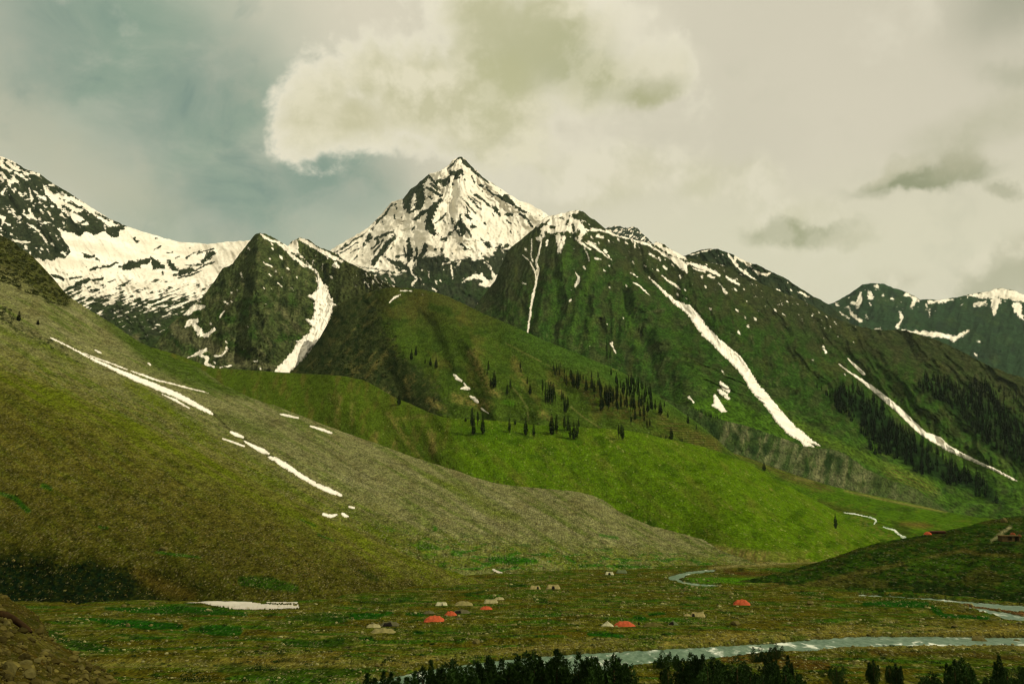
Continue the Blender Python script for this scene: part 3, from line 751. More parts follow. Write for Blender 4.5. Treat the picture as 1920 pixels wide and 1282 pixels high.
def ridge_color(px, py, t, D):
    u = fan_u(px, py)
    n = fbm(px / 22, py / 22, 5, 151)
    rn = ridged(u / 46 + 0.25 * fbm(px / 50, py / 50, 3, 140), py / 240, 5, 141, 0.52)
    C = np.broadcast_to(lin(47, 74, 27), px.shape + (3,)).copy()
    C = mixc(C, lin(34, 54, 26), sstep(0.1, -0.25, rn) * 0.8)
    high = sstep(110, 10, (py - np.interp(px, [900, 1085, 1300, 1560, 1720, 1920], [540, 400, 480, 590, 625, 700])))
    C = mixc(C, lin(62, 60, 42), sstep(-0.2, 0.3, n) * (0.5 + 0.4 * high)); C = mixc(C, lin(54, 60, 38), high * 0.85)
    C = mixc(C, lin(42, 50, 34), sstep(0.1, 0.5, fbm((px - py) / 12, py / 24, 4, 152)) * 0.5 * high)
    C = mixc(C, lin(72, 78, 40), sstep(0.15, 0.55, fbm(u / 16, py / 60, 5, 153)) * 0.45)
    C = mixc(C, lin(96, 98, 70), sstep(0.35, 0.6, fbm(u / 7, py / 22, 4, 157)) * 0.4)
    g = np.zeros(px.shape)
    for pts, w in (([(1065, 465), (1045, 540), (1035, 640)], 7), ([(1117, 490), (1096, 560), (1072, 620), (1066, 660)], 9), ([(1165, 560), (1185, 620), (1210, 680)], 8), ([(1250, 600), (1300, 690), (1340, 750)], 12), ([(1100, 575), (1110, 640)], 6)):
        g = np.maximum(g, sstep(-9, 9, stroke(px + 9 * n, py, [(x, y, w) for x, y in pts])))
    C = mixc(C, lin(60, 88, 28), g * 0.75 * sstep(-0.5, 0.3, fbm(u / 14, py / 40, 4, 158)))
    # lower meadows
    low = sstep(690, 780, py - 0.25 * (px - 1300)) * sstep(1240, 1320, px)
    C = mixc(C, lin(64, 96, 26), low * sstep(-0.5, 0.3, fbm(px / 30, py / 16, 4, 155)) * 0.75)
    m = sstep(-8, 8, stroke(px, py, T(1300, 740, 3.84, [(60, 100, 60), (250, 130, 100), (450, 230, 100), (600, 280, 60)])))
    C = mixc(C, lin(66, 98, 24), m * 0.8)
    m = sstep(-8, 6, stroke(px, py, T(1300, 740, 3.84, [(560, 60, 16), (700, 200, 30), (900, 310, 34), (1100, 390, 30), (1400, 530, 36), (1700, 650, 40)])))
    C = mixc(C, lin(78, 100, 32), m * 0.7)
    m = sstep(-6, 6, stroke(px + 4 * n, py, T(1400, 500, 2.848, [(660, 620, 20), (800, 760, 30), (960, 880, 24), (1200, 1040, 30), (1400, 1110, 20)])))
    C = mixc(C, lin(70, 98, 30), m * 0.6)
    terr = sstep(0.0, 0.5, np.sin((py + 0.35 * fbm(px / 20, py / 20, 3, 156) * 10 - 0.42 * px) * 1.15))
    m = sstep(-10, 8, stroke(px, py, T(1300, 740, 3.84, [(1420, 560, 40), (1600, 640, 40), (1740, 690, 20)])))
    C = mixc(C, lin(104, 98, 54), m * terr * 0.75)
    m = sstep(0.2, 0.5, fbm(px / 16, py / 9, 4, 159)) * sstep(620, 700, py) * sstep(1700, 1560, px)
    C = mixc(C, lin(34, 54, 24), m * 0.5)
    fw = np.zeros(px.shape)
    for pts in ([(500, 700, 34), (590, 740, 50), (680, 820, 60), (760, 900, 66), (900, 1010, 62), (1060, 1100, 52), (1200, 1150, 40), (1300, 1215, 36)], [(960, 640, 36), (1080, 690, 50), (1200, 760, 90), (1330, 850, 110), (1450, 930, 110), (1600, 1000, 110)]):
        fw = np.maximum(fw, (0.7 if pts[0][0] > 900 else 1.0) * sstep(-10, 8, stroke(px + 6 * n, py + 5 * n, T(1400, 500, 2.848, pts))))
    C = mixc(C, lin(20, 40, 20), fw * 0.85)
    wx, wy = snow_warp(px, py, 2.4, 161)
    Sn = np.clip((fbm((px - 0.8 * py) / 7, (py + 0.6 * px) / 14, 4, 162) - 0.93 + 0.45 * high * sstep(1000, 1060, px) * sstep(1720, 1560, px)) * 3, -1, 1)
    apply_strokes(Sn, wx, wy, E_SNOW, 1, 1.5, 1.8 * fbm(px / 6, py / 6, 3, 163))
    rk = [TF(p) for p in ([(250, 210, 18), (275, 215, 12)], [(290, 270, 16)], [(345, 135, 12)], [(390, 150, 12), (375, 185, 10)], [(440, 110, 18), (500, 140, 14)], [(430, 190, 12), (440, 240, 12)], [(490, 85, 12), (520, 120, 14)], [(560, 160, 16), (640, 200, 22), (700, 225, 16)], [(210, 190, 10)], [(150, 260, 8), (180, 330, 8)], [(540, 205, 8), (580, 230, 8)],
                                  [(380, 250, 12), (395, 290, 12)], [(1210, 365, 14), (1290, 400, 12)], [(330, 320, 9)], [(230, 290, 22), (240, 340, 14)], [(1330, 420, 9)], [(1420, 555, 8)], [(500, 105, 6)])]
    apply_strokes(Sn, wx, wy, rk, -1, 1.6, 2.0 * fbm(px / 6, py / 6, 3, 165))
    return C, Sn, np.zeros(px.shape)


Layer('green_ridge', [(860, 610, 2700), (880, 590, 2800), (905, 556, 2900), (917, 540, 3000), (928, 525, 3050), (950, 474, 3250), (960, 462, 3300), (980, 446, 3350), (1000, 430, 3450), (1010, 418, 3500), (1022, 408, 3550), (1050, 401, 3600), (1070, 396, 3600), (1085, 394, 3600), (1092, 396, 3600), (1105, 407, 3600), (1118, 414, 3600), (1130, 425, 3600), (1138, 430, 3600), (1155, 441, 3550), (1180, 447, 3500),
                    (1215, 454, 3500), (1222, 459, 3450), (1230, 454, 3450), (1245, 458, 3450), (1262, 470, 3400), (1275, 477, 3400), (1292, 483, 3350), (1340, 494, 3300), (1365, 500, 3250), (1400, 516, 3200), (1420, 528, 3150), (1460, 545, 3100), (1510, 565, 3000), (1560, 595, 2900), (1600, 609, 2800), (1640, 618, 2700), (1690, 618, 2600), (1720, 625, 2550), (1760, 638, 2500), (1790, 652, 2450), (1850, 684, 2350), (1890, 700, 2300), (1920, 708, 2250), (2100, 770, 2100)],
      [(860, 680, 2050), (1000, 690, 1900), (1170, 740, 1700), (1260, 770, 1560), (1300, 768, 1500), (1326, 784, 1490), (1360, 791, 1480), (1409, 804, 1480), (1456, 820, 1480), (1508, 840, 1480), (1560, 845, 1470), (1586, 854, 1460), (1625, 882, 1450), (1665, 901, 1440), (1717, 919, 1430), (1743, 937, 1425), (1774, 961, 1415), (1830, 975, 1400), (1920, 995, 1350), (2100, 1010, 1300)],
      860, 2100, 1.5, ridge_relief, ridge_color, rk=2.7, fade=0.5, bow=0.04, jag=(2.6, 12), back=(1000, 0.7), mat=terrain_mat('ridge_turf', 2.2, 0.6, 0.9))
# ------------------------------------------------------------------ F: eroded bluff under the right ridge
T13 = lambda p: T(1300, 740, 3.84, p)


def bluff_relief(px, py, t):
    u = px + 0.35 * (py - 840)
    return -6 * ridged(u / 24, py / 90, 5, 201) - 1.5 * ridged(px / 6, py / 8, 3, 203) + 4 * t


def bluff_color(px, py, t, D):
    u = px + 0.3 * (py - 840)
    n = fbm(px / 14, py / 14, 4, 205)
    C = np.broadcast_to(lin(80, 88, 60), px.shape + (3,)).copy()
    C = mixc(C, lin(122, 124, 96), 0.7 * sstep(-0.1, 0.6, fbm(u / 8 + n, py / 40, 5, 206)) * sstep(1330, 1380, px))
    C = mixc(C, lin(54, 72, 38), sstep(-0.05, 0.4, fbm(u / 17, py / 70, 4, 207) + 0.30 * n + 0.35 * sstep(1500, 1420, px)))
    for pts in ([(230, 230, 12), (260, 330, 10)], [(280, 210, 10), (350, 330, 12), (370, 410, 10)], [(480, 320, 12), (470, 440, 9)], [(600, 330, 9), (540, 460, 7)], [(820, 400, 10), (860, 500, 20), (890, 600, 26)], [(1110, 470, 14), (1080, 660, 18)], [(920, 470, 36), (920, 590, 24)], [(1200, 560, 50), (1200, 680, 40)], [(1560, 700, 30), (1540, 780, 16)], [(380, 230, 30), (400, 330, 8)]):
        C = mixc(C, lin(120, 120, 90), sstep(-5, 4, stroke(px + 5 * n, py + 4 * n, T13(pts))) * 0.6 * sstep(-0.5, 0.2, fbm(px / 5, py / 16, 4, 208)))
    for pts in ([(310, 300, 22), (320, 380, 18)], [(440, 300, 24), (430, 400, 30)], [(540, 340, 20), (520, 420, 20)], [(990, 430, 20), (960, 510, 20)], [(1050, 470, 26), (1050, 560, 20)], [(130, 220, 40), (160, 290, 20)], [(1340, 640, 50), (1360, 710, 30)], [(810, 470, 20), (820, 540, 12)]):
        C = mixc(C, lin(36, 56, 28), sstep(-5, 4, stroke(px + 5 * n, py + 5 * n, T13(pts))) * 0.85)
    C = mixc(C, lin(72, 86, 46), sstep(1560, 1680, px) * (0.35 + 0.4 * sstep(-0.2, 0.3, n)))
    C = mixc(C, lin(64, 84, 40), sstep(0.0, 0.5, fbm(px / 30, py / 20, 4, 209)) * 0.5)
    C = mixc(C, lin(128, 122, 78), sstep(0.14, 0.0, t) * sstep(1480, 1520, px) * 0.8)
    return C, np.full(px.shape, -1.0), np.zeros(px.shape)


Layer('eroded_bluff', [(1240, 748, 1520), (1300, 765, 1495), (1326, 781, 1480), (1360, 788, 1470), (1409, 801, 1470), (1456, 817, 1470), (1508, 837, 1470), (1560, 842, 1460), (1586, 851, 1450), (1625, 879, 1440), (1665, 898, 1430), (1717, 916, 1420), (1743, 934, 1412), (1774, 957, 1405), (1790, 966, 1400)],
      [(1240, 860, 1400), (1330, 870, 1395), (1400, 875, 1390), (1450, 892, 1385), (1500, 908, 1380), (1560, 926, 1375), (1620, 938, 1370), (1700, 953, 1365), (1760, 966, 1365), (1790, 976, 1365)], 1240, 1790, 1.2, bluff_relief, bluff_color, rk=1.3, jag=(1.2, 16), back=(60, 0.3),
      mat=terrain_mat('bluff_earth', 1.3, 0.5, 0.9, snow=False))

# ------------------------------------------------------------------ V: green flats at the foot of the bluff


def flats_relief(px, py, t):
    return 10 * fbm(px / 90, py / 20, 4, 211)


def flats_color(px, py, t, D):
    n = fbm(px / 40, py / 12, 5, 212)
    C = np.broadcast_to(lin(68, 98, 18), px.shape + (3,)).copy()
    C = mixc(C, lin(52, 76, 16), sstep(0, 0.5, n) * 0.8)
    C = mixc(C, lin(96, 100, 36), sstep(0.2, 0.6, fbm(px / 24, py / 7, 4, 213)) * 0.5)
    terr = 0.6 + 0.4 * np.sin((py - 0.35 * px) * 1.3 + 3 * n)
    m = sstep(-6, 8, stroke(px, py, T13([(60, 320, 60), (300, 410, 40), (480, 480, 40), (700, 590, 40), (900, 660, 34), (1010, 690, 12)])))
    C = mixc(C, lin(86, 74, 42), m * terr * 0.9)
    C = mixc(C, lin(120, 112, 66), sstep(-3, 4, stroke(px, py + n, T13([(740, 600, 8), (860, 620, 8)]))) * 0.7)
    C = mixc(C, lin(104, 84, 44), sstep(-5, 5, stroke(px + 6 * n, py, T13([(1500, 930, 16), (1660, 940, 22), (1720, 945, 6)]))) * 0.7)
    C = mixc(C, lin(56, 70, 24), sstep(-5, 5, stroke(px + 6 * n, py, T13([(1420, 910, 14), (1520, 980, 40), (1560, 1030, 20)]))) * 0.7)
    C = mixc(C, lin(64, 66, 26), sstep(-5, 5, stroke(px + 6 * n, py, T13([(900, 765, 14), (1080, 830, 22), (1300, 860, 10)]))) * 0.7)
    C = mixc(C, lin(100, 100, 44), sstep(-5, 5, stroke(px + 6 * n, py + 4 * n, T13([(1160, 890, 24), (1300, 960, 36), (1450, 1040, 30)]))) * 0.6 * sstep(-0.2, 0.3, fbm(px / 9, py / 6, 3, 214)))
    C = mixc(C, lin(134, 126, 76), sstep(-2, 3, stroke(px, py, T13([(1090, 690, 8), (1400, 760, 9), (1600, 800, 10), (1820, 840, 10)]))) * 0.6)
    return C, np.full(px.shape, -1.0), 0.3 * sstep(0, 0.4, n)


Layer('valley_flats', [(1200, 800, 1420), (1300, 832, 1410), (1330, 838, 1400), (1360, 844, 1398), (1400, 857, 1396), (1450, 876, 1390), (1500, 893, 1385), (1560, 911, 1380), (1620, 925, 1374), (1700, 941, 1370), (1774, 959, 1368), (1830, 969, 1360), (1900, 975, 1340), (2100, 990, 1300)],
      [(1200, 940, 1000), (1300, 960, 900), (1500, 1030, 720), (1620, 1060, 640), (1700, 1065, 640), (1920, 1070, 640), (2100, 1075, 640)], 1200, 2100, 1.5, flats_relief, flats_color, back=(80, 0.1),
      mat=terrain_mat('flats_turf', 1.3, 0.48, 0.7, snow=False, pebble=0.25))

# ------------------------------------------------------------------ G: rounded green spur with the grove
TG = lambda p: T(820, 640, 3.84, p)
TP = lambda p: T(460, 280, 2.981, p)
G_SPURS = [([(790, 545), (840, 600), (900, 660), (960, 720), (1010, 780)], 30, 14), ([(960, 610), (1060, 680), (1160, 740), (1250, 800)], 30, 16), ([(735, 545), (735, 620), (770, 700), (800, 760)], 30, 22), ([(880, 640), (920, 720), (930, 780)], 16, 10)]
G_GULLY = [([(800, 600), (840, 690), (880, 740), (910, 790)], 14, 7.2), ([(930, 650), (985, 730), (992, 790)], 16, 5.4), ([(1020, 690), (1080, 760)], 20, 5.4), ([(690, 580), (650, 650), (600, 700)], 14, 6.3)]


def spur_relief(px, py, t):
    v = -4 * ridged((px - 0.5 * py) / 50, py / 120, 4, 221) - 1.0 * fbm(px / 14, py / 10, 4, 223)
    lf = sstep(760, 700, px + 0.3 * (py - 600))
    v += lf * (-6 * ridged((px + 0.9 * (py - 560)) / 26, (py - 0.4 * px) / 80, 4, 224) - 2 * ridged(px / 9, py / 9, 3, 225))
    for pts, w, amp in G_SPURS:
        v -= amp * np.exp(-(np.minimum(stroke(px, py, [(x, y, 0) for x, y in pts]), 0) / w) ** 2)
    for pts, w, amp in G_GULLY:
        v += amp * np.exp(-(np.minimum(stroke(px, py, [(x, y, 0) for x, y in pts]), 0) / w) ** 2)
    return v


def spur_color(px, py, t, D):
    n = fbm(px / 36, py / 22, 5, 231)
    n2 = fbm(px / 11, py / 8, 4, 232)
    C = np.broadcast_to(lin(64, 84, 26), px.shape + (3,)).copy()
    C = mixc(C, lin(72, 74, 36), sstep(640, 560, py + 20 * n) * 0.75)
    C = mixc(C, lin(50, 70, 22), sstep(-0.05, 0.45, n) * 0.85)
    C = mixc(C, lin(88, 86, 40), sstep(0.08, 0.5, fbm((px - 0.5 * py) / 50, (py + 0.3 * px) / 70, 5, 243, 0.6)) * 0.6)
    C = mixc(C, lin(60, 88, 32), sstep(900, 1000, px) * sstep(690, 640, py - 0.42 * (px - 1000)) * 0.7)
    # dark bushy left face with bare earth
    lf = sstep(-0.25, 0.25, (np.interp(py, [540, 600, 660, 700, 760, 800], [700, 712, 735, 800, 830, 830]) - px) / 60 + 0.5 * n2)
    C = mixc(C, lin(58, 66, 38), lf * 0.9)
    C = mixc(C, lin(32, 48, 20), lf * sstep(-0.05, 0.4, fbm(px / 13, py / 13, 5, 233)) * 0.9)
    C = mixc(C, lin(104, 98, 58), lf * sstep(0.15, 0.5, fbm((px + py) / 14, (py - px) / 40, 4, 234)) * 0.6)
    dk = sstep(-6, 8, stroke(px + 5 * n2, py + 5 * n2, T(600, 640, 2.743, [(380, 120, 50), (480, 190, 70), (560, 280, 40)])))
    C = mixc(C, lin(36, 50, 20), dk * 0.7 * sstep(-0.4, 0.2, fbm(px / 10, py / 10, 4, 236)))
    for pts in ([(340, 60, 14), (240, 180, 12)], [(160, 120, 10), (170, 180, 8)], [(440, 190, 14), (460, 280, 10)], [(560, 300, 18), (640, 350, 14)], [(780, 60, 26), (830, 160, 24), (870, 250, 26), (920, 270, 20)], [(1010, 120, 16), (1050, 220, 14)], [(700, 290, 30), (860, 330, 30)], [(1140, 370, 22), (1180, 390, 12)], [(1250, 270, 16), (1180, 210, 12)]):
        C = mixc(C, lin(134, 122, 72), sstep(-5, 8, stroke(px + 5 * n2, py + 4 * n2, T(600, 640, 2.743, pts))) * 0.6 * sstep(-0.5, 0.3, fbm(px / 7, py / 5, 4, 237)))
    C = mixc(C, lin(70, 110, 22), sstep(-3, 4, stroke(px + 2 * n2, py, T(600, 640, 2.743, [(950, 310, 12), (990, 320, 14)]))) * 0.8)
    # footpaths
    for pts, w in (([(490, 10), (640, 90), (780, 160), (840, 200)], 1.4), ([(960, 470), (1060, 550), (1170, 620)], 1.6), ([(1260, 195), (1330, 215), (1400, 262)], 1.4), ([(540, 330), (600, 400), (650, 480), (655, 570)], 1.8)):
        C = mixc(C, lin(136, 128, 84), sstep(-1.0, 0.8, stroke(px + 1.2 * n2, py + 1.2 * n2, [(x, y, w * 0.8) for x, y in TG(pts)])) * 0.34 * sstep(-0.6, 0.2, fbm(px / 14, py / 14, 3, 238)))
    gf = sstep(-10, 10, stroke(px, py, TG([(880, 250, 40), (1050, 300, 60), (1200, 440, 90), (1400, 500, 100), (1500, 560, 50)])))
    C = mixc(C, lin(74, 66, 34), gf * sstep(-0.4, 0.3, fbm(px / 12, py / 6, 4, 239)) * 0.7)
    terr = sstep(-0.2, 0.6, np.sin(py * 1.45 + 2.5 * n))
    tm = sstep(-8, 10, stroke(px, py, TG([(1620, 570, 50), (1760, 640, 60), (1900, 720, 60), (2000, 760, 40)])))
    C = mixc(C, lin(104, 92, 52), tm * terr * 0.6 * sstep(-0.5, 0.2, fbm(px / 16, py / 4, 3, 242)))
    C = mixc(C, lin(58, 44, 26), tm * (1 - terr) * 0.4)
    Sn = np.full(px.shape, -1.0)
    apply_strokes(Sn, px, py, [T(600, 280, 4.577, p) for p in ([(690, 1213, 6), (750, 1212, 6), (790, 1216, 4)], [(630, 1275, 5), (690, 1245, 4)], [(880, 1243, 4)])] + [TP([(805, 855, 4), (830, 830, 5), (865, 815, 3)])], 1, 1.2, 1.3 * fbm(px / 5, py / 4, 3, 240))
    return C, Sn, 0.35 * sstep(-0.2, 0.5, n2)


Layer('green_spur', [(500, 760, 1750), (530, 712, 1800), (545, 700, 1850), (575, 668, 1900), (600, 632, 1950), (618, 600, 1980), (630, 578, 2000), (645, 564, 2000), (670, 556, 1980), (700, 546, 1950), (720, 541, 1920), (735, 539, 1900), (760, 540, 1870), (790, 542, 1820), (820, 549, 1770), (840, 556, 1730), (870, 570, 1680), (900, 585, 1630), (930, 598, 1580), (960, 610, 1540), (990, 624, 1510), (1020, 638, 1470), (1060, 654, 1430),
                   (1100, 670, 1390), (1140, 686, 1360), (1170, 700, 1340), (1200, 718, 1315), (1222, 734, 1295), (1260, 760, 1270), (1290, 780, 1250), (1310, 794, 1240), (1326, 808, 1230), (1345, 824, 1225), (1365, 842, 1220), (1390, 862, 1210), (1420, 890, 1190)],
      [(500, 770, 1500), (560, 760, 1400), (620, 760, 1350), (700, 770, 1260), (790, 810, 1180), (830, 815, 1100), (1000, 826, 1040), (1170, 836, 1030), (1230, 850, 1030), (1300, 870, 1030), (1420, 910, 1040)], 500, 1420, 1.4, spur_relief, spur_color, rk=2.6, bow=-0.04, jag=(1.0, 22), back=(700, 0.5),
      mat=terrain_mat('spur_turf', 1.2, 0.45, 0.8, pebble=0.3))

# ------------------------------------------------------------------ H: near green shoulder and meadow slope
H_SPURS = [([(620, 710), (640, 760), (690, 820)], 26, 10), ([(740, 750), (790, 810), (830, 860)], 18, 8), ([(830, 790), (850, 840), (870, 880)], 20, 8), ([(1170, 815), (1330, 900), (1480, 1010)], 60, 14)]
H_GULLY = [([(760, 770), (790, 830), (805, 860)], 12, 5.0), ([(560, 710), (570, 760), (600, 800)], 18, 4.0), ([(680, 730), (720, 800), (750, 850)], 12, 3.5), ([(1000, 830), (1060, 920)], 50, 5.0)]


def meadow_relief(px, py, t):
    v = -2.6 * ridged((px - 0.6 * py) / 40, py / 90, 4, 241) - 0.8 * fbm(px / 12, py / 8, 4, 243)
    for pts, w, amp in H_SPURS:
        v -= amp * np.exp(-(np.minimum(stroke(px, py, [(x, y, 0) for x, y in pts]), 0) / w) ** 2)
    for pts, w, amp in H_GULLY:
        v += amp * np.exp(-(np.minimum(stroke(px, py, [(x, y, 0) for x, y in pts]), 0) / w) ** 2)
    # gully scars in the cut bank above the river bend
    bk = sstep(1000, 1040, py) * sstep(1240, 1300, px) * sstep(1480, 1400, px)
    v -= bk * 4 * ridged((px + 0.5 * py) / 11, py / 60, 4, 246)
    return v


def meadow_color(px, py, t, D):
    n = fbm(px / 40, py / 24, 5, 251)
    n2 = fbm(px / 9, py / 6, 4, 252)
    C = np.broadcast_to(lin(78, 106, 16), px.shape + (3,)).copy()
    C = mixc(C, lin(58, 84, 12), sstep(-0.05, 0.45, n) * 0.85)
    C = mixc(C, lin(98, 104, 38), sstep(0.1, 0.55, fbm((px - 0.9 * py) / 46, (py + 0.5 * px) / 90, 5, 244, 0.62)) * 0.6)
    C = mixc(C, lin(88, 104, 30), sstep(0.0, 0.6, fbm((px - 1.4 * py) / 26, (py + 0.6 * px) / 110, 5, 253)) * 0.7)
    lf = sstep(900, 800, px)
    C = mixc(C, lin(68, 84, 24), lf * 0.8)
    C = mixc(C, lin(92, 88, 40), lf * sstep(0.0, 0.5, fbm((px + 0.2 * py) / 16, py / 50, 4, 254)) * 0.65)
    for pts in ([(100, 280, 14), (80, 420, 10)], [(170, 320, 10), (160, 420, 9)], [(350, 370, 12), (430, 490, 12), (520, 600, 10)], [(570, 470, 22), (580, 560, 22)], [(380, 520, 14), (390, 590, 10)], [(290, 470, 10), (290, 560, 10)], [(400, 400, 8), (560, 380, 8)], [(1130, 370, 10), (1240, 260, 5)]):
        C = mixc(C, lin(124, 114, 66), sstep(-5, 6, stroke(px + 3 * n2, py, T(600, 640, 2.743, pts))) * 0.6 * sstep(-0.5, 0.2, fbm(px / 6, py / 9, 3, 255)))
    C = mixc(C, lin(46, 72, 16), sstep(-6, 12, stroke(px, py, T(600, 640, 2.743, [(430, 430, 14), (500, 540, 20), (540, 600, 20)]))) * 0.7)
    C = mixc(C, lin(52, 84, 12), sstep(-14, 20, stroke(px, py, [(860, 810, 20), (960, 812, 16), (1080, 812, 12)])) * 0.5)
    # pale stone streaks running down the slope
    st = sstep(0.22, 0.6, fbm((px - 1.15 * py) / 16, (py + 0.5 * px) / 80, 5, 257, 0.6) + 0.4 * n2) * sstep(880, 960, px)
    C = mixc(C, lin(128, 126, 64), st * 0.55 * sstep(-0.25, 0.3, fbm(px / 6, py / 5, 4, 259)))
    # bare cut bank above the river
    yb = np.interp(px, [1240, 1300, 1360, 1420, 1480, 1560], [1000, 1010, 1024, 1030, 1036, 1046])
    bk = sstep(-4, 6, py - yb) * sstep(1230, 1280, px) * sstep(1500, 1440, px)
    C = mixc(C, lin(112, 106, 58), bk * (0.5 + 0.5 * sstep(-0.2, 0.3, fbm((px + 0.4 * py) / 6, py / 24, 3, 258))))
    C = mixc(C, lin(120, 112, 58), sstep(1026, 1040, py) * sstep(1460, 1500, px) * sstep(-0.1, 0.3, n) * 0.7)
    peb = 0.05 + 0.4 * sstep(-0.1, 0.5, n2) * sstep(820, 900, px) + 0.4 * st
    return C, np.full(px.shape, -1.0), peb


Layer('meadow_slope', [(280, 650, 1320), (330, 664, 1320), (400, 690, 1300), (470, 694, 1270), (560, 700, 1240), (620, 703, 1200), (650, 706, 1180), (680, 712, 1160), (710, 727, 1140), (740, 745, 1120), (770, 757, 1090), (800, 771, 1060), (830, 782, 1030), (860, 785, 1010), (900, 786, 1000), (960, 791, 1000), (1000, 796, 1000), (1080, 800, 1000), (1170, 806, 1000), (1205, 812, 1000), (1230, 818, 1000), (1265, 825, 1000), (1300, 833, 1000), (1325, 839, 995), (1350, 847, 990), (1385, 861, 985),
                   (1417, 876, 980), (1469, 907, 965), (1534, 940, 940), (1573, 961, 925), (1612, 985, 905), (1640, 1000, 890), (1665, 1013, 870), (1700, 1035, 840), (1740, 1055, 800)],
      [(280, 780, 1080), (400, 800, 1050), (700, 870, 950), (850, 915, 870), (1000, 955, 800), (1160, 1000, 740), (1300, 1050, 615), (1420, 1062, 535), (1560, 1060, 535), (1740, 1066, 520)], 280, 1740, 1.4, meadow_relief, meadow_color, rk=2.0, fade=0.12, floor=1330, bow=-0.03, jag=(0.8, 26), back=(160, 0.35),
      mat=terrain_mat('meadow_turf', 0.7, 0.42, 0.8, snow=False, pebble=0.55, pebsize=2.2, pebcol=(0.30, 0.31, 0.12)))

# ------------------------------------------------------------------ I: scree hillside on the left with its fan
TI = lambda p: T(0, 430, 3.6625, p)
TL = lambda p: T(0, 680, 2.13, p)


def scree_relief(px, py, t):
    v = -4.0 * fbm((px - 1.5 * py) / 60, (py + 0.5 * px) / 60, 6, 261, 0.55)
    v -= 1.6 * ridged(px / 10, py / 8, 4, 263)
    up = sstep(640, 500, py + 0.9 * px * 0.5) * sstep(240, 120, px)
    v -= up * 7 * ridged(px / 20, py / 20, 5, 264, 0.62)
    for pts, w, amp in (([(100, 635), (250, 705), (400, 775), (440, 810), (530, 870), (640, 930)], 12, 5), ([(400, 760), (500, 800), (640, 860), (760, 930)], 14, 4), ([(330, 690), (450, 760), (700, 850), (900, 925), (1100, 960)], 22, -6), ([(480, 770), (600, 830), (760, 900)], 10, 3)):
        v += amp * np.exp(-(np.minimum(stroke(px, py, [(x, y, 0) for x, y in pts]), 0) / w) ** 2)
    return v


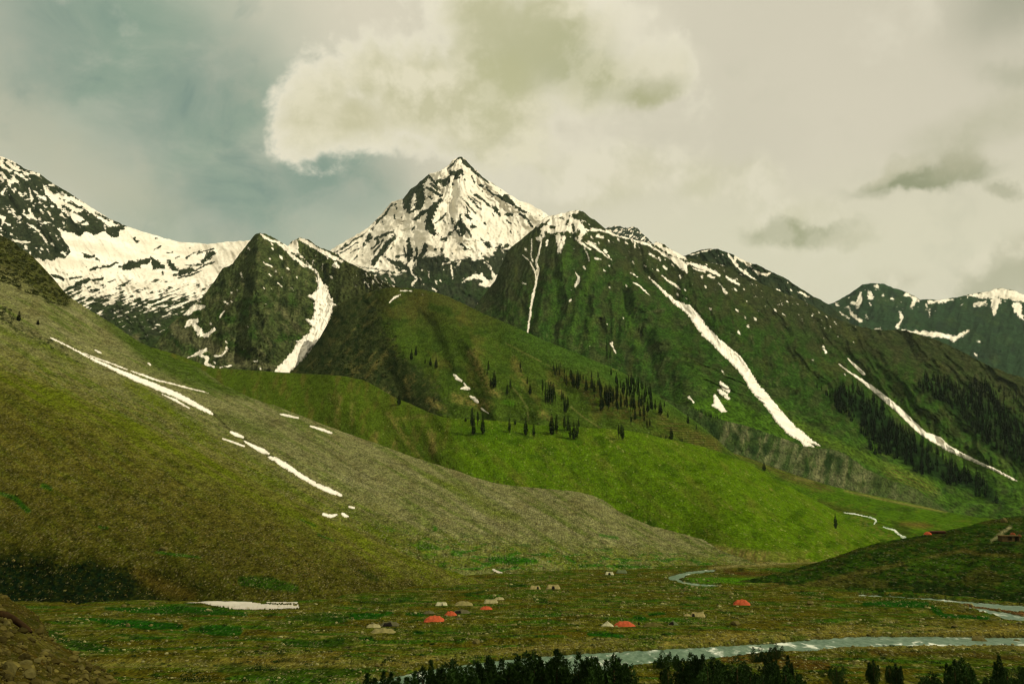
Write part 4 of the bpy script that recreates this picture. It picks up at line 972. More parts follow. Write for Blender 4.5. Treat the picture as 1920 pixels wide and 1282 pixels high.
def scree_color(px, py, t, D):
    n = fbm(px / 44, py / 26, 5, 271)
    n2 = fbm(px / 10, py / 7, 4, 272)
    ns = fbm((px - 1.7 * py) / 22, (py + 0.6 * px) / 150, 5, 273)      # along the fall line
    C = np.broadcast_to(lin(112, 113, 76), px.shape + (3,)).copy()
    C = mixc(C, lin(80, 96, 36), sstep(-0.1, 0.45, ns) * 0.75)
    C = mixc(C, lin(130, 128, 98), sstep(0.1, 0.5, fbm((px - 1.9 * py) / 15, (py + 0.5 * px) / 190, 5, 274)) * 0.6)
    C = mixc(C, lin(96, 92, 60), sstep(0, 0.5, n) * 0.6)
    # green band along the upper crest
    gb = sstep(-14, 12, stroke(px + 8 * n2, py + 6 * n2, TI([(620, 560, 4), (720, 620, 20), (850, 720, 34), (950, 800, 55), (1100, 890, 80), (1300, 980, 80), (1465, 1080, 40)]) + TL([(1100, 150, 4)])))
    C = mixc(C, lin(60, 80, 22), gb * 0.9)
    for pts in ([(0, 690, 24), (160, 760, 18), (300, 800, 20), (430, 870, 22), (560, 940, 14)], [(860, 1060, 10), (980, 1110, 24), (1080, 1190, 24), (1200, 1270, 22)]):
        C = mixc(C, lin(84, 100, 22), sstep(-8, 8, stroke(px + 6 * n2, py + 4 * n2, TI(pts))) * 0.85)
    for pts in ([(500, 80, 20), (620, 170, 20), (740, 250, 26), (860, 330, 28), (960, 400, 34), (1080, 480, 26), (1220, 560, 14)], [(100, 60, 20), (300, 170, 20), (520, 280, 26), (700, 360, 20), (900, 440, 14)], [(560, 100, 8), (680, 190, 6)]):
        C = mixc(C, lin(88, 100, 24), sstep(-10, 10, stroke(px + 8 * n2, py + 6 * n2, TL(pts))) * 0.75)
    C = mixc(C, lin(120, 116, 72), sstep(-5, 5, stroke(px + 6 * n2, py + 4 * n2, TL([(640, 190, 12), (780, 320, 16), (900, 420, 16), (1040, 480, 14)]))) * 0.65)
    for pts in ([(850, 210, 20), (1000, 260, 30), (1150, 300, 16)], [(600, 700, 10), (760, 790, 26), (900, 870, 22), (1000, 910, 26), (1200, 900, 14)]):
        pass
    C = mixc(C, lin(82, 94, 42), sstep(-10, 12, stroke(px + 5 * n2, py + 4 * n2, TL([(870, 210, 20), (1000, 260, 34), (1130, 300, 16)]))) * 0.7)
    C = mixc(C, lin(84, 98, 22), sstep(-8, 10, stroke(px + 5 * n2, py + 4 * n2, T(600, 640, 2.743, [(540, 690, 8), (700, 750, 22), (800, 810, 20), (900, 880, 26), (1020, 910, 16)]))) * 0.75)
    # lower apron
    ap = sstep(0, 40, py - np.interp(px, [600, 700, 850, 1000, 1200, 1420], [960, 965, 985, 1000, 1010, 1020]))
    C = mixc(C, lin(88, 100, 34), ap * (0.45 + 0.5 * sstep(-0.2, 0.3, n)))
    C = mixc(C, lin(104, 98, 46), ap * sstep(0.1, 0.4, n2) * 0.5)
    vg = ap * sstep(0.12, 0.32, fbm(px / 34, py / 9, 4, 276))
    C = mixc(C, lin(40, 92, 14), vg * 0.8)
    for pts in ([(200, 960, 14), (260, 970, 12)], [(290, 950, 14), (370, 970, 14)], [(520, 1050, 30), (600, 1060, 12)], [(680, 1080, 12), (750, 1085, 8)], [(880, 1120, 16), (1000, 1125, 22), (1110, 1130, 12)], [(1270, 1115, 8), (1310, 1135, 10)], [(1340, 1155, 10), (1420, 1150, 8)], [(1520, 1155, 12), (1700, 1158, 8)], [(1440, 995, 8), (1530, 1010, 8)], [(590, 960, 14)]):
        C = mixc(C, lin(34, 86, 12), sstep(-3, 4, stroke(px + 3 * n2, py + 2 * n2, T(600, 640, 2.743, pts))) * 0.9)
    # dark scrubby rock at the top left
    up = sstep(-12, 10, stroke(px + 10 * n2, py + 8 * n2, TI([(-60, 60, 120), (60, 150, 110), (200, 260, 100), (330, 380, 80), (440, 480, 46)])))
    C = mixc(C, lin(62, 66, 26), up * 0.85)
    C = mixc(C, lin(30, 38, 14), up * sstep(-0.1, 0.4, fbm(px / 13, py / 11, 5, 277, 0.6)) * 0.9)
    up = sstep(-6, 6, stroke(px + 6 * n2, py + 5 * n2, TI([(0, 560, 60), (60, 620, 50), (140, 690, 30), (300, 770, 20), (400, 810, 16)])))
    C = mixc(C, lin(36, 44, 18), up * sstep(-0.15, 0.3, fbm(px / 8, py / 8, 4, 278)) * 0.85)
    yj = np.interp(px, [-220, 0, 100, 200, 300, 400, 480, 560, 640, 760, 900], [600, 692, 725, 768, 812, 860, 903, 944, 984, 1040, 1085])
    near = sstep(95, 5, (yj - py) + 34 * n + 12 * n2) * sstep(900, 700, px)
    C = mixc(C, mixc(np.broadcast_to(lin(94, 94, 42), px.shape + (3,)).copy(), lin(82, 94, 24), sstep(-0.2, 0.25, ns)), near * 0.85)
    # dark runnel beside the snow
    C = mixc(C, lin(52, 54, 26), sstep(-1.5, 1.5, stroke(px + n2, py, TL([(850, 200, 4), (920, 270, 5), (1000, 320, 5), (1060, 360, 4), (1200, 440, 4)]))) * 0.8)
    C = mixc(C, lin(66, 70, 34), sstep(-1.5, 1.5, stroke(px + 2 * n2, py + n2, TL([(1060, 220, 3), (1160, 270, 4), (1280, 330, 4), (1363, 390, 4), (1500, 470, 3)]))) * 0.6)
    peb = 0.6 - 0.45 * gb + 0.5 * n2 - 0.3 * sstep(-0.1, 0.4, ns)
    return C, np.full(px.shape, -1.0), peb


Layer('scree_hillside', [(-220, 262, 1160), (-80, 368, 1130), (0, 440, 1100), (20, 450, 1095), (40, 466, 1090), (60, 480, 1080), (80, 500, 1070), (100, 522, 1060), (120, 546, 1050), (135, 560, 1045), (160, 576, 1040), (210, 606, 1030), (260, 640, 1020), (320, 668, 1010), (370, 688, 1000), (395, 704, 995), (420, 722, 990), (470, 745, 975), (520, 762, 960), (560, 777, 945), (600, 793, 935), (640, 808, 920),
                     (700, 829, 900), (770, 855, 875), (810, 868, 860), (850, 880, 845), (890, 895, 830), (930, 906, 815), (970, 911, 805), (1010, 915, 795), (1050, 918, 785), (1080, 921, 775), (1110, 928, 765), (1130, 936, 755), (1160, 958, 735), (1190, 973, 715), (1220, 985, 695), (1250, 993, 680), (1280, 1000, 665), (1310, 1009, 645), (1330, 1016, 630), (1360, 1030, 600), (1390, 1044, 565), (1430, 1062, 530)],
      [(-220, 1096, 440), (500, 1096, 440), (860, 1088, 450), (1100, 1079, 466), (1250, 1075, 480), (1330, 1069, 495), (1430, 1068, 500)], -220, 1430, 1.4, scree_relief, scree_color, rk=1.9, fade=0.08, floor=-999, jag=(1.4, 18), back=(130, 0.35),
      mat=terrain_mat('scree', 0.6, 0.6, 1.0, snow=False, pebble=0.8, pebsize=1.25, pebcol=(0.34, 0.32, 0.20)))

# ------------------------------------------------------------------ J: nearer brown hillside on the left


def brown_relief(px, py, t):
    v = -3.6 * fbm((px - 1.5 * py) / 70, (py + 0.5 * px) / 70, 6, 281, 0.55) - 1.3 * ridged(px / 10, py / 8, 4, 283)
    v += 12 * sstep(0.22, 0.0, t) * sstep(620, 300, px) * np.exp(-((py - 1085) / 34.0) ** 2)
    v -= 9 * np.exp(-((py - np.interp(px, [-200, 200, 420, 700], [1050, 1052, 1075, 1090])) / 12.0) ** 2) * sstep(720, 520, px)
    return v


def brown_color(px, py, t, D):
    n = fbm(px / 50, py / 34, 5, 291)
    n2 = fbm(px / 9, py / 6, 4, 292)
    ns = fbm((px - 1.5 * py) / 34, (py + 0.6 * px) / 130, 5, 293)
    C = np.broadcast_to(lin(84, 81, 32), px.shape + (3,)).copy()
    C = mixc(C, lin(76, 86, 22), sstep(-0.1, 0.45, ns) * 0.7)
    C = mixc(C, lin(98, 86, 42), sstep(-0.1, 0.5, n) * sstep(0.75, 0.4, t) * 0.8)
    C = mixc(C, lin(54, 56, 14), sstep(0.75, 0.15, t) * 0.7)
    C = mixc(C, lin(52, 58, 16), sstep(0.15, 0.5, fbm(px / 26, py / 12, 5, 296)) * 0.6)
    C = mixc(C, lin(66, 74, 22), sstep(0.05, 0.5, n2 * 0.6 + n * 0.6) * 0.6)
    yk = np.interp(px, [-200, 0, 200, 400, 600, 760, 900], [620, 715, 800, 890, 985, 1058, 1100])
    rill = sstep(0.35, 0.7, ridged((px - 1.4 * py) / 30 + 0.3 * n2, (py + 0.6 * px) / 260, 4, 297))
    C = mixc(C, lin(54, 54, 20), rill * 0.5)
    top = sstep(60, -30, py - yk + 46 * n + 12 * n2)
    C = mixc(C, mixc(np.broadcast_to(lin(96, 98, 44), px.shape + (3,)).copy(), lin(86, 98, 22), sstep(-0.2, 0.2, fbm((px - 1.7 * py) / 22, (py + 0.6 * px) / 150, 5, 273))), top * 0.9)
    # toe of the slope coloured a much darker green
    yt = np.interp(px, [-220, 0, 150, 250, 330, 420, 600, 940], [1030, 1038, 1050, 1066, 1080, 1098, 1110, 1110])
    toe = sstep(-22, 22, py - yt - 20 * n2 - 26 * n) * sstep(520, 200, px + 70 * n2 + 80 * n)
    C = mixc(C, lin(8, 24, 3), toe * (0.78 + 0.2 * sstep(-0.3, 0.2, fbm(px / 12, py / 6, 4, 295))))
    C = mixc(C, lin(34, 66, 14), sstep(-4, 4, stroke(px + 4 * n2, py + 3 * n2, TL([(970, 870, 20), (1080, 880, 26), (1180, 900, 14)]))) * 0.8)
    C = mixc(C, lin(40, 52, 16), sstep(-4, 4, stroke(px + 4 * n2, py + 3 * n2, T(560, 1000, 2.824, [(310, 190, 6), (360, 215, 20), (410, 240, 14)]))) * 0.8)
    for pts in ([(620, 755, 5), (700, 765, 8), (800, 776, 5)], [(0, 520, 8), (60, 540, 12), (110, 590, 12)], [(170, 490, 12), (200, 500, 10)], [(1200, 625, 4), (1260, 650, 5)], [(1270, 685, 5), (1330, 710, 4)], [(400, 655, 6), (430, 660, 6)]):
        C = mixc(C, lin(30, 74, 12), sstep(-2, 3, stroke(px + 3 * n2, py + 2 * n2, TL(pts))) * 0.8)
    C = mixc(C, lin(96, 78, 34), sstep(-14, 14, stroke(px + 12 * n2, py + 8 * n2, TL([(540, 830, 14), (640, 890, 30), (760, 930, 20)]))) * 0.35)
    peb = (0.5 + 0.7 * n) * sstep(0.95, 0.8, t) * (1 - 0.75 * toe)
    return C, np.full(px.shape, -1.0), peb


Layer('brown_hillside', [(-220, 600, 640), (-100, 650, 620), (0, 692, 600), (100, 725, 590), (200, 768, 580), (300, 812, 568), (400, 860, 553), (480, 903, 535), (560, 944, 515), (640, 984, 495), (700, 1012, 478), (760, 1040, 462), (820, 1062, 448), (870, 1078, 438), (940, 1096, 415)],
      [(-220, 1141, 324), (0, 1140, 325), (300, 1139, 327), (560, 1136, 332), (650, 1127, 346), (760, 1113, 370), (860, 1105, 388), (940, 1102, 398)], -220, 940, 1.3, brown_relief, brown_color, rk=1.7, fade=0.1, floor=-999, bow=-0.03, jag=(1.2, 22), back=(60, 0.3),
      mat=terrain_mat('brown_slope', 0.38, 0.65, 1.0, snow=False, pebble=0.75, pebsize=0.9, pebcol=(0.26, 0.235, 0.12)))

# ------------------------------------------------------------------ K: dark hill on the right of the valley
TK = lambda p: T(1200, 900, 2.667, p)


def rhill_relief(px, py, t):
    v = -2.2 * fbm(px / 40, py / 18, 5, 301) - 0.6 * ridged(px / 9, py / 6, 3, 303)
    v -= 5 * np.exp(-(np.minimum(stroke(px, py, TK([(700, 545, 0), (1100, 460, 0), (1500, 370, 0), (1700, 340, 0)])), 0) / 6.0) ** 2)
    v += 5 * np.exp(-(np.minimum(stroke(px, py, TK([(1700, 520, 0), (1800, 440, 0), (1920, 420, 0)])), 0) / 16.0) ** 2)
    return v


def rhill_color(px, py, t, D):
    n = fbm(px / 34, py / 16, 5, 311)
    n2 = fbm(px / 9, py / 5, 4, 312)
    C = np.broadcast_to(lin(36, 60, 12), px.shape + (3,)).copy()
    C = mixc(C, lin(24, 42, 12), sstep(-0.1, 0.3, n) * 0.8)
    C = mixc(C, lin(60, 62, 26), sstep(0.05, 0.45, fbm(px / 26, py / 8, 4, 313)) * 0.7)
    C = mixc(C, lin(44, 68, 14), sstep(0.1, 0.5, fbm(px / 20, py / 12, 4, 314)) * 0.7)
    for pts, c, a in (([(700, 555, 12), (900, 510, 14), (1100, 465, 12), (1250, 430, 10), (1420, 390, 9), (1620, 350, 9)], (84, 80, 38), 0.7), ([(880, 540, 22), (1100, 500, 24), (1220, 520, 20)], (70, 68, 30), 0.6),
                      ([(1620, 350, 14), (1700, 370, 10), (1900, 375, 12)], (72, 66, 30), 0.7), ([(1760, 300, 4), (1800, 270, 5), (1850, 235, 5)], (150, 144, 112), 0.8), ([(1700, 325, 9), (1880, 320, 8)], (26, 34, 12), 0.8), ([(1700, 355, 7), (1860, 358, 7)], (24, 32, 12), 0.8), ([(1720, 210, 12), (1900, 200, 12)], (64, 64, 26), 0.6),
                      ([(1350, 400, 30), (1500, 440, 40), (1600, 420, 30)], (46, 72, 14), 0.7), ([(1640, 500, 30), (1700, 470, 40), (1780, 500, 30)], (62, 58, 26), 0.5), ([(840, 430, 10), (1100, 345, 10), (1400, 300, 12), (1600, 260, 10)], (46, 44, 18), 0.5), ([(1400, 540, 40), (1600, 560, 30), (1900, 600, 30)], (24, 40, 14), 0.8)):
        C = mixc(C, lin(*c), sstep(-4, 4, stroke(px + 3 * n2, py + 2 * n2, TK(pts))) * a)
    tr = sstep(0.55, 0.95, np.sin((py - 0.12 * px) * 0.42 + 2.2 * n))
    C = mixc(C, lin(22, 32, 10), tr * 0.4)
    C = mixc(C, lin(74, 72, 34), sstep(0.15, 0.5, fbm(px / 12, py / 5, 4, 316)) * 0.5)
    return C, np.full(px.shape, -1.0), 0.25 + 0.4 * n2


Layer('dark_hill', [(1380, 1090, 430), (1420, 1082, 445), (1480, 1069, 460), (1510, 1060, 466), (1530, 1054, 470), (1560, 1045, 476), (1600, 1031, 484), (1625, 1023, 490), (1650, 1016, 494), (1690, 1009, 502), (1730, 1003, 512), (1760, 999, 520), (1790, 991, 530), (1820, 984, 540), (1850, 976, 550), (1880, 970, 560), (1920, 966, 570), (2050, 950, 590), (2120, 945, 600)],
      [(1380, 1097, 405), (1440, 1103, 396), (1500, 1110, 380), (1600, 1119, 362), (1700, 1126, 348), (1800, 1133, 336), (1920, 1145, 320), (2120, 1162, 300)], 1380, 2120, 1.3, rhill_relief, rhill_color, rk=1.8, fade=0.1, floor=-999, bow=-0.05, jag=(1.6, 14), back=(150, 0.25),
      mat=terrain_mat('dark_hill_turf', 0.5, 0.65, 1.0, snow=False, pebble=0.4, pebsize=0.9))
# ------------------------------------------------------------------ valley floor, river, near bank
TQ = lambda p: T(1100, 1050, 4.8, p)
RIVERS = {
    'main': [(2150, 1205, 9), (1920, 1204, 8.5), (1800, 1203, 9), (1700, 1203.5, 10), (1600, 1205, 11), (1520, 1210, 10.5), (1450, 1216, 10), (1400, 1220, 11.5), (1300, 1229, 14), (1200, 1235, 15), (1100, 1243, 18), (1000, 1253, 21), (900, 1268, 25), (800, 1287, 30), (700, 1312, 34), (600, 1345, 38), (500, 1390, 40)],
    'bend': TQ([(1150, 92, 4), (1060, 100, 6), (950, 113, 9), (850, 138, 17), (780, 155, 20), (765, 162, 18), (850, 195, 9), (950, 217, 7), (1060, 229, 5), (1180, 233, 3)]),
    'channel': [(1612, 1116, 0.8), (1700, 1120, 1.5), (1762, 1125, 1.9), (1837, 1133, 2.6), (1880, 1138, 3.6), (1920, 1142, 5), (2000, 1149, 6), (2150, 1160, 7)],
    'branch': [(1819, 1140, 1.0), (1850, 1145, 2), (1875, 1151, 3.6), (1893, 1157, 5.5), (1920, 1161, 5.5), (2000, 1166, 6), (2150, 1180, 7)],
}


def river_sd(px, py, w=0.0):
    d = np.full(np.shape(px), -1e9)
    wx = px + w * fbm(px / 14, py / 6, 3, 401); wy = py + 0.4 * w * fbm(px / 14, py / 6, 3, 402)
    for k in RIVERS.values():
        d = np.maximum(d, stroke(wx, wy, k))
    return d


def floor_z(px, py, x, y):
    z = 0.45 + 0.35 * fbm(x / 22, y / 22, 5, 411) + 0.16 * fbm(x / 3.5, y / 3.5, 3, 412)
    # old field terraces: shallow steps along the valley
    z = z + 0.45 * sstep(-0.15, 0.15, fbm(x / 60, y / 16, 3, 414))
    z = np.maximum(z, 0.1)
    sd = river_sd(px, py, 5.0)
    k = sstep(-3.5, 1.2, sd)
    return z * (1 - k) - 0.75 * k


def floor_pos(px, py):
    px = np.asarray(px, float); py = np.asarray(py, float)
    _, q = ray(px, py)
    P = pt(px, py, -CAMZ / q)
    P[..., 2] = floor_z(px, py, P[..., 0], P[..., 1])
    return P


TFl = lambda p: T(0, 680, 2.13, p)


def build_floor():
    X = np.arange(-260, 2180, 1.5); Y = np.concatenate([np.arange(1040, 1290, 1.05), np.arange(1290, 1500, 5.0)])[::-1]
    px, py = np.meshgrid(X, Y)
    P = floor_pos(px, py)
    x, y = P[..., 0], P[..., 1]
    n = fbm(x / 30, y / 30, 5, 421)
    n1 = fbm(x / 26, y / 12, 5, 422)
    n2 = fbm(x / 5, y / 4, 4, 423)
    C = np.broadcast_to(lin(74, 76, 20), px.shape + (3,)).copy()
    C = mixc(C, lin(56, 76, 16), sstep(-0.25, 0.3, n) * 0.85)
    C = mixc(C, lin(78, 70, 20), sstep(0.05, 0.35, n1) * 0.75)
    C = mixc(C, lin(112, 108, 58), sstep(-0.05, 0.4, n2) * sstep(0.25, -0.1, n1) * 0.7)
    C = mixc(C, lin(40, 44, 14), sstep(0.1, 0.45, fbm(x / 9, y / 5, 4, 425)) * 0.55)
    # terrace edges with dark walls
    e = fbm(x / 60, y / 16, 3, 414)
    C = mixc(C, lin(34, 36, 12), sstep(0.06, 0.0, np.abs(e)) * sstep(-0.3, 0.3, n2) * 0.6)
    C = mixc(C, lin(40, 78, 14), sstep(0.12, 0.34, fbm(x / 20, y / 7, 5, 427)) * 0.75)
    for pts, a in ((TFl([(300, 1035, 5), (420, 1042, 8), (560, 1055, 14), (720, 1062, 10)]), .95), (TFl([(420, 990, 6), (520, 995, 10), (700, 992, 14), (980, 1010, 8)]), .9), (TFl([(760, 1070, 8), (860, 1080, 22), (950, 1080, 20)]), .9), (TFl([(200, 1095, 10), (280, 1130, 16), (420, 1155, 14)]), .8), (TFl([(60, 935, 10), (180, 952, 8)]), .9),
                   (TFl([(1130, 1130, 8), (1250, 1132, 10), (1363, 1120, 12)]), .8), (TFl([(1150, 1030, 12), (1300, 1025, 18), (1380, 1030, 14)]), .75), (TFl([(980, 1110, 8), (1060, 1115, 8)]), .6), (TFl([(530, 1110, 5), (640, 1118, 5)]), .6), (TFl([(1000, 985, 8), (1250, 940, 8), (1363, 935, 8)]), .6), (TFl([(640, 1010, 10), (900, 1000, 10)]), .5),
                   (TK([(1120, 632, 8), (1270, 628, 16), (1430, 632, 14)]), .95), (TK([(1460, 645, 14), (1520, 685, 14), (1620, 690, 12), (1740, 695, 12)]), .95), (TK([(1140, 745, 10), (1260, 748, 20), (1420, 765, 8)]), .95), (TK([(880, 580, 5), (760, 572, 6), (960, 590, 6)]), .7), (TK([(1600, 740, 8), (1720, 750, 8)]), .7), (TK([(1040, 880, 8), (1130, 880, 8)]), .7), (TK([(0, 800, 10), (90, 800, 9)]), .7),
                   (TK([(1680, 890, 10), (1860, 900, 14)]), .7), (TK([(1240, 950, 10), (1400, 950, 9)]), .6), (TK([(130, 785, 7), (170, 785, 5)]), .7),
                   (TQ([(430, 540, 12), (520, 545, 12)]), .95), (TQ([(570, 515, 14), (700, 505, 12)]), .95), (TQ([(20, 700, 12), (180, 700, 18), (330, 708, 12)]), .95), (TQ([(400, 725, 8), (640, 730, 10), (700, 690, 6), (790, 690, 9)]), .8), (TQ([(850, 405, 8), (960, 415, 6)]), .9), (TQ([(1290, 438, 8), (1480, 440, 8)]), .8), (TQ([(250, 60, 14), (450, 60, 16), (620, 58, 8)]), .7), (TQ([(0, 45, 12), (80, 48, 12)]), .7),
                   (T(660, 1060, 4.8, [(0, 480, 26), (200, 470, 26), (360, 430, 14)]), .9), (T(660, 1060, 4.8, [(500, 445, 16), (640, 455, 20)]), .9), (T(660, 1060, 4.8, [(0, 345, 14), (330, 350, 16), (560, 310, 10)]), .8), (T(660, 1060, 4.8, [(70, 685, 12), (180, 680, 10)]), .9), (T(660, 1060, 4.8, [(560, 640, 10), (630, 635, 16)]), .9), (T(660, 1060, 4.8, [(1030, 285, 18), (1220, 240, 14)]), .8), (T(660, 1060, 4.8, [(1430, 190, 18), (1560, 190, 14)]), .8), (T(660, 1060, 4.8, [(1650, 320, 18), (1750, 335, 16)]), .8), (T(660, 1060, 4.8, [(1150, 690, 14), (1220, 690, 10)]), .8), (T(660, 1060, 4.8, [(960, 690, 14), (990, 690, 10)]), .8)):
        gg = lin(22, 66, 10) if a > .85 else lin(26, 56, 12)
        C = mixc(C, gg, sstep(-1.6, 1.6, stroke(px + 4 * n2, py + 1.6 * n2, pts)) * a)
    # meadow inside the river bend and gravel beyond
    C = mixc(C, lin(62, 104, 14), sstep(-3, 3, stroke(px + 3 * n2, py + n2, TQ([(900, 185, 12), (1100, 195, 24), (1300, 200, 26), (1480, 200, 24), (1640, 190, 20)]))) * 0.9)
    C = mixc(C, lin(64, 46, 22), sstep(-3, 3, stroke(px + 4 * n2, py + 2 * n2, TQ([(1250, 110, 16), (1450, 140, 16), (1650, 145, 16), (1850, 140, 20)]))) * 0.8)
    C = mixc(C, lin(66, 48, 20), sstep(-3, 3, stroke(px + 4 * n2, py + 2 * n2, TQ([(1600, 262, 8), (1750, 230, 14), (1900, 200, 16)]))) * 0.7)
    C = mixc(C, lin(150, 142, 96), sstep(-3, 4, stroke(px + 3 * n2, py + n2, TQ([(1000, 105, 6), (1150, 82, 14), (1400, 60, 14), (1700, 35, 16), (1950, 15, 20), (2200, 10, 16)]))) * (0.4 + 0.4 * sstep(-0.2, 0.3, n2)))
    # pale stony strip on the far bank of the river, ploughed brown field on the near bank
    yb = np.interp(px, [600, 1000, 1200, 1400, 1600, 1920], [1262, 1222, 1212, 1198, 1185, 1185])
    C = mixc(C, lin(122, 112, 54), sstep(16, 2, np.abs(py - yb)) * sstep(1180, 1260, px) * (0.35 + 0.5 * sstep(-0.2, 0.3, n2)))
    C = mixc(C, lin(116, 106, 52), sstep(10, 2, np.abs(py - np.interp(px, [700, 1000, 1200], [1250, 1218, 1208]))) * sstep(1230, 1150, px) * 0.5)
    fm = sstep(-3, 3, stroke(px + 3 * n2, py + n2, T(1220, 1180, 2.743, [(380, 170, 20), (560, 165, 30), (760, 190, 34), (900, 205, 26)])))
    C = mixc(C, lin(76, 56, 20), fm * (0.75 + 0.2 * np.sin(y * 2.2 + 2 * n)))
    C = mixc(C, lin(112, 104, 52), sstep(-4, 4, stroke(px + 3 * n2, py + 2 * n2, T(1220, 1180, 2.743, [(700, 120, 8), (1000, 112, 12), (1300, 105, 14), (1600, 100, 14), (1920, 110, 20)]))) * 0.7)
    C = mixc(C, lin(70, 54, 22), sstep(-3, 3, stroke(px + 3 * n2, py + n2, T(1220, 1180, 2.743, [(1140, 138, 9), (1500, 136, 8), (1900, 160, 14)]))) * 0.7)
    C = mixc(C, lin(104, 70, 44), sstep(-1.5, 1.5, stroke(px + n2, py, [(1770, 1128, 2), (1840, 1138, 4), (1880, 1143, 4), (1920, 1150, 5), (2000, 1158, 5)])) * 0.8)
    C = mixc(C, lin(36, 62, 12), sstep(-8, 8, stroke(px + 5 * n2, py + 3 * n2, TFl([(900, 1230, 30), (1100, 1260, 30), (1340, 1255, 26), (1500, 1240, 20)]))) * 0.7)
    C = mixc(C, lin(104, 92, 40), sstep(-5, 5, stroke(px + 5 * n2, py + 2 * n2, TFl([(860, 1200, 12), (1000, 1190, 16), (1200, 1185, 18), (1363, 1170, 10)]))) * 0.55)
    # wet gravel margin
    sd = river_sd(px, py, 5.0)
    C = mixc(C, lin(52, 54, 34), sstep(-3, -0.5, sd) * 0.7)
    peb = 0.25 + 0.5 * sstep(-0.2, 0.4, n2) * sstep(0.3, -0.1, n1)
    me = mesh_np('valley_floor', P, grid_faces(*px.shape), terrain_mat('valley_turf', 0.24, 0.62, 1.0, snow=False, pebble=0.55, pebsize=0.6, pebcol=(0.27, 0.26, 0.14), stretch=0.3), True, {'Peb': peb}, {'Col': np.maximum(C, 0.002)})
    o = obj('valley_floor', me); o['kind'] = 'structure'
    return o


def water_mat(name, foam=0.5):
    m, nt = nodes(name)
    out = N(nt, 'ShaderNodeOutputMaterial'); bs = N(nt, 'ShaderNodeBsdfPrincipled'); link(nt, bs.outputs[0], out.inputs[0])
    tc = N(nt, 'ShaderNodeTexCoord').outputs['Object']
    mp = N(nt, 'ShaderNodeMapping'); link(nt, tc, mp.inputs[0]); mp.inputs['Scale'].default_value = (0.26, 0.10, 1)
    n1 = noise_n(nt, mp.outputs[0], 1.4, 6, 0.62, 0.6)
    n2 = noise_n(nt, mp.outputs[0], 3.2, 5, 0.65, 0.5)
    n3 = noise_n(nt, tc, 0.05, 2, 0.5)
    f = maprange(nt, math_n(nt, 'ADD', n1.outputs[0], math_n(nt, 'MULTIPLY', maprange(nt, n3.outputs[0], 0.3, 0.7, -0.5, 0.5), 0.25)), 0.66 - 0.16 * foam, 0.82 - 0.16 * foam, 0, 1, True)
    base = mixrgb(nt, maprange(nt, n2.outputs[0], 0.35, 0.65), (0.040, 0.085, 0.045, 1), (0.125, 0.19, 0.12, 1))
    col = mixrgb(nt, f, base, (0.55, 0.58, 0.46, 1))
    link(nt, col, bs.inputs['Base Color'])
    link(nt, maprange(nt, f, 0, 1, 0.3, 0.7), bs.inputs['Roughness'])
    bs.inputs['Specular IOR Level'].default_value = 0.06
    b = N(nt, 'ShaderNodeBump'); b.inputs['Strength'].default_value = 0.7; b.inputs['Distance'].default_value = 0.25
    link(nt, math_n(nt, 'ADD', n1.outputs[0], n2.outputs[0]), b.inputs['Height']); link(nt, b.outputs[0], bs.inputs['Normal'])
    return m


def build_water():
    wm = water_mat('river_water', 0.62); wm2 = water_mat('white_water', 1.6)
    for key, nm, mt in (('main', 'river', wm), ('bend', 'river', wm), ('channel', 'river', wm), ('branch', 'river', wm)):
        pts = RIVERS[key]
        x0 = min(p[0] for p in pts) - 30; x1 = max(p[0] for p in pts) + 10
        y0 = min(p[1] - p[2] for p in pts) - 8; y1 = max(p[1] + p[2] for p in pts) + 12
        px, py = np.meshgrid(np.arange(x0, x1, 4.0), np.arange(y0, y1, 1.4)[::-1])
        keep = stroke(px, py, pts) > -8
        _, q = ray(px, py)
        P = pt(px, py, -(CAMZ + 0.12) / q)
        P[..., 2] = -0.12 + 0.03 * fbm(P[..., 0] / 2, P[..., 1], 3, 431)
        fc = grid_faces(*px.shape); k = keep.ravel()[fc].all(1); fc = fc[k]
        used, inv = np.unique(fc.ravel(), return_inverse=True)
        me = mesh_np('river_surface', P.reshape(-1, 3)[used], inv.reshape(-1, 4), mt, True)
        o = obj(nm, me); o['kind'] = 'structure'
    # white brook tumbling down the far flats
    tcc = lambda p: T(1620, 930, 6.4, p)
    for pts in (T13([(1085, 845, 5), (1100, 850, 3), (1160, 856, 3)]) + tcc([(0, 237, 4), (80, 255, 7), (130, 275, 9), (146, 300, 8), (120, 326, 6)]), tcc([(232, 370, 4), (300, 388, 7), (370, 405, 8), (385, 430, 12), (440, 470, 9), (485, 498, 20), (450, 530, 12)])):
        drape('brook', LAYERS['valley_flats'].pos, [pts], wm2, None, None, th=0.9, res=0.5, wob=1.0, kind='structure')


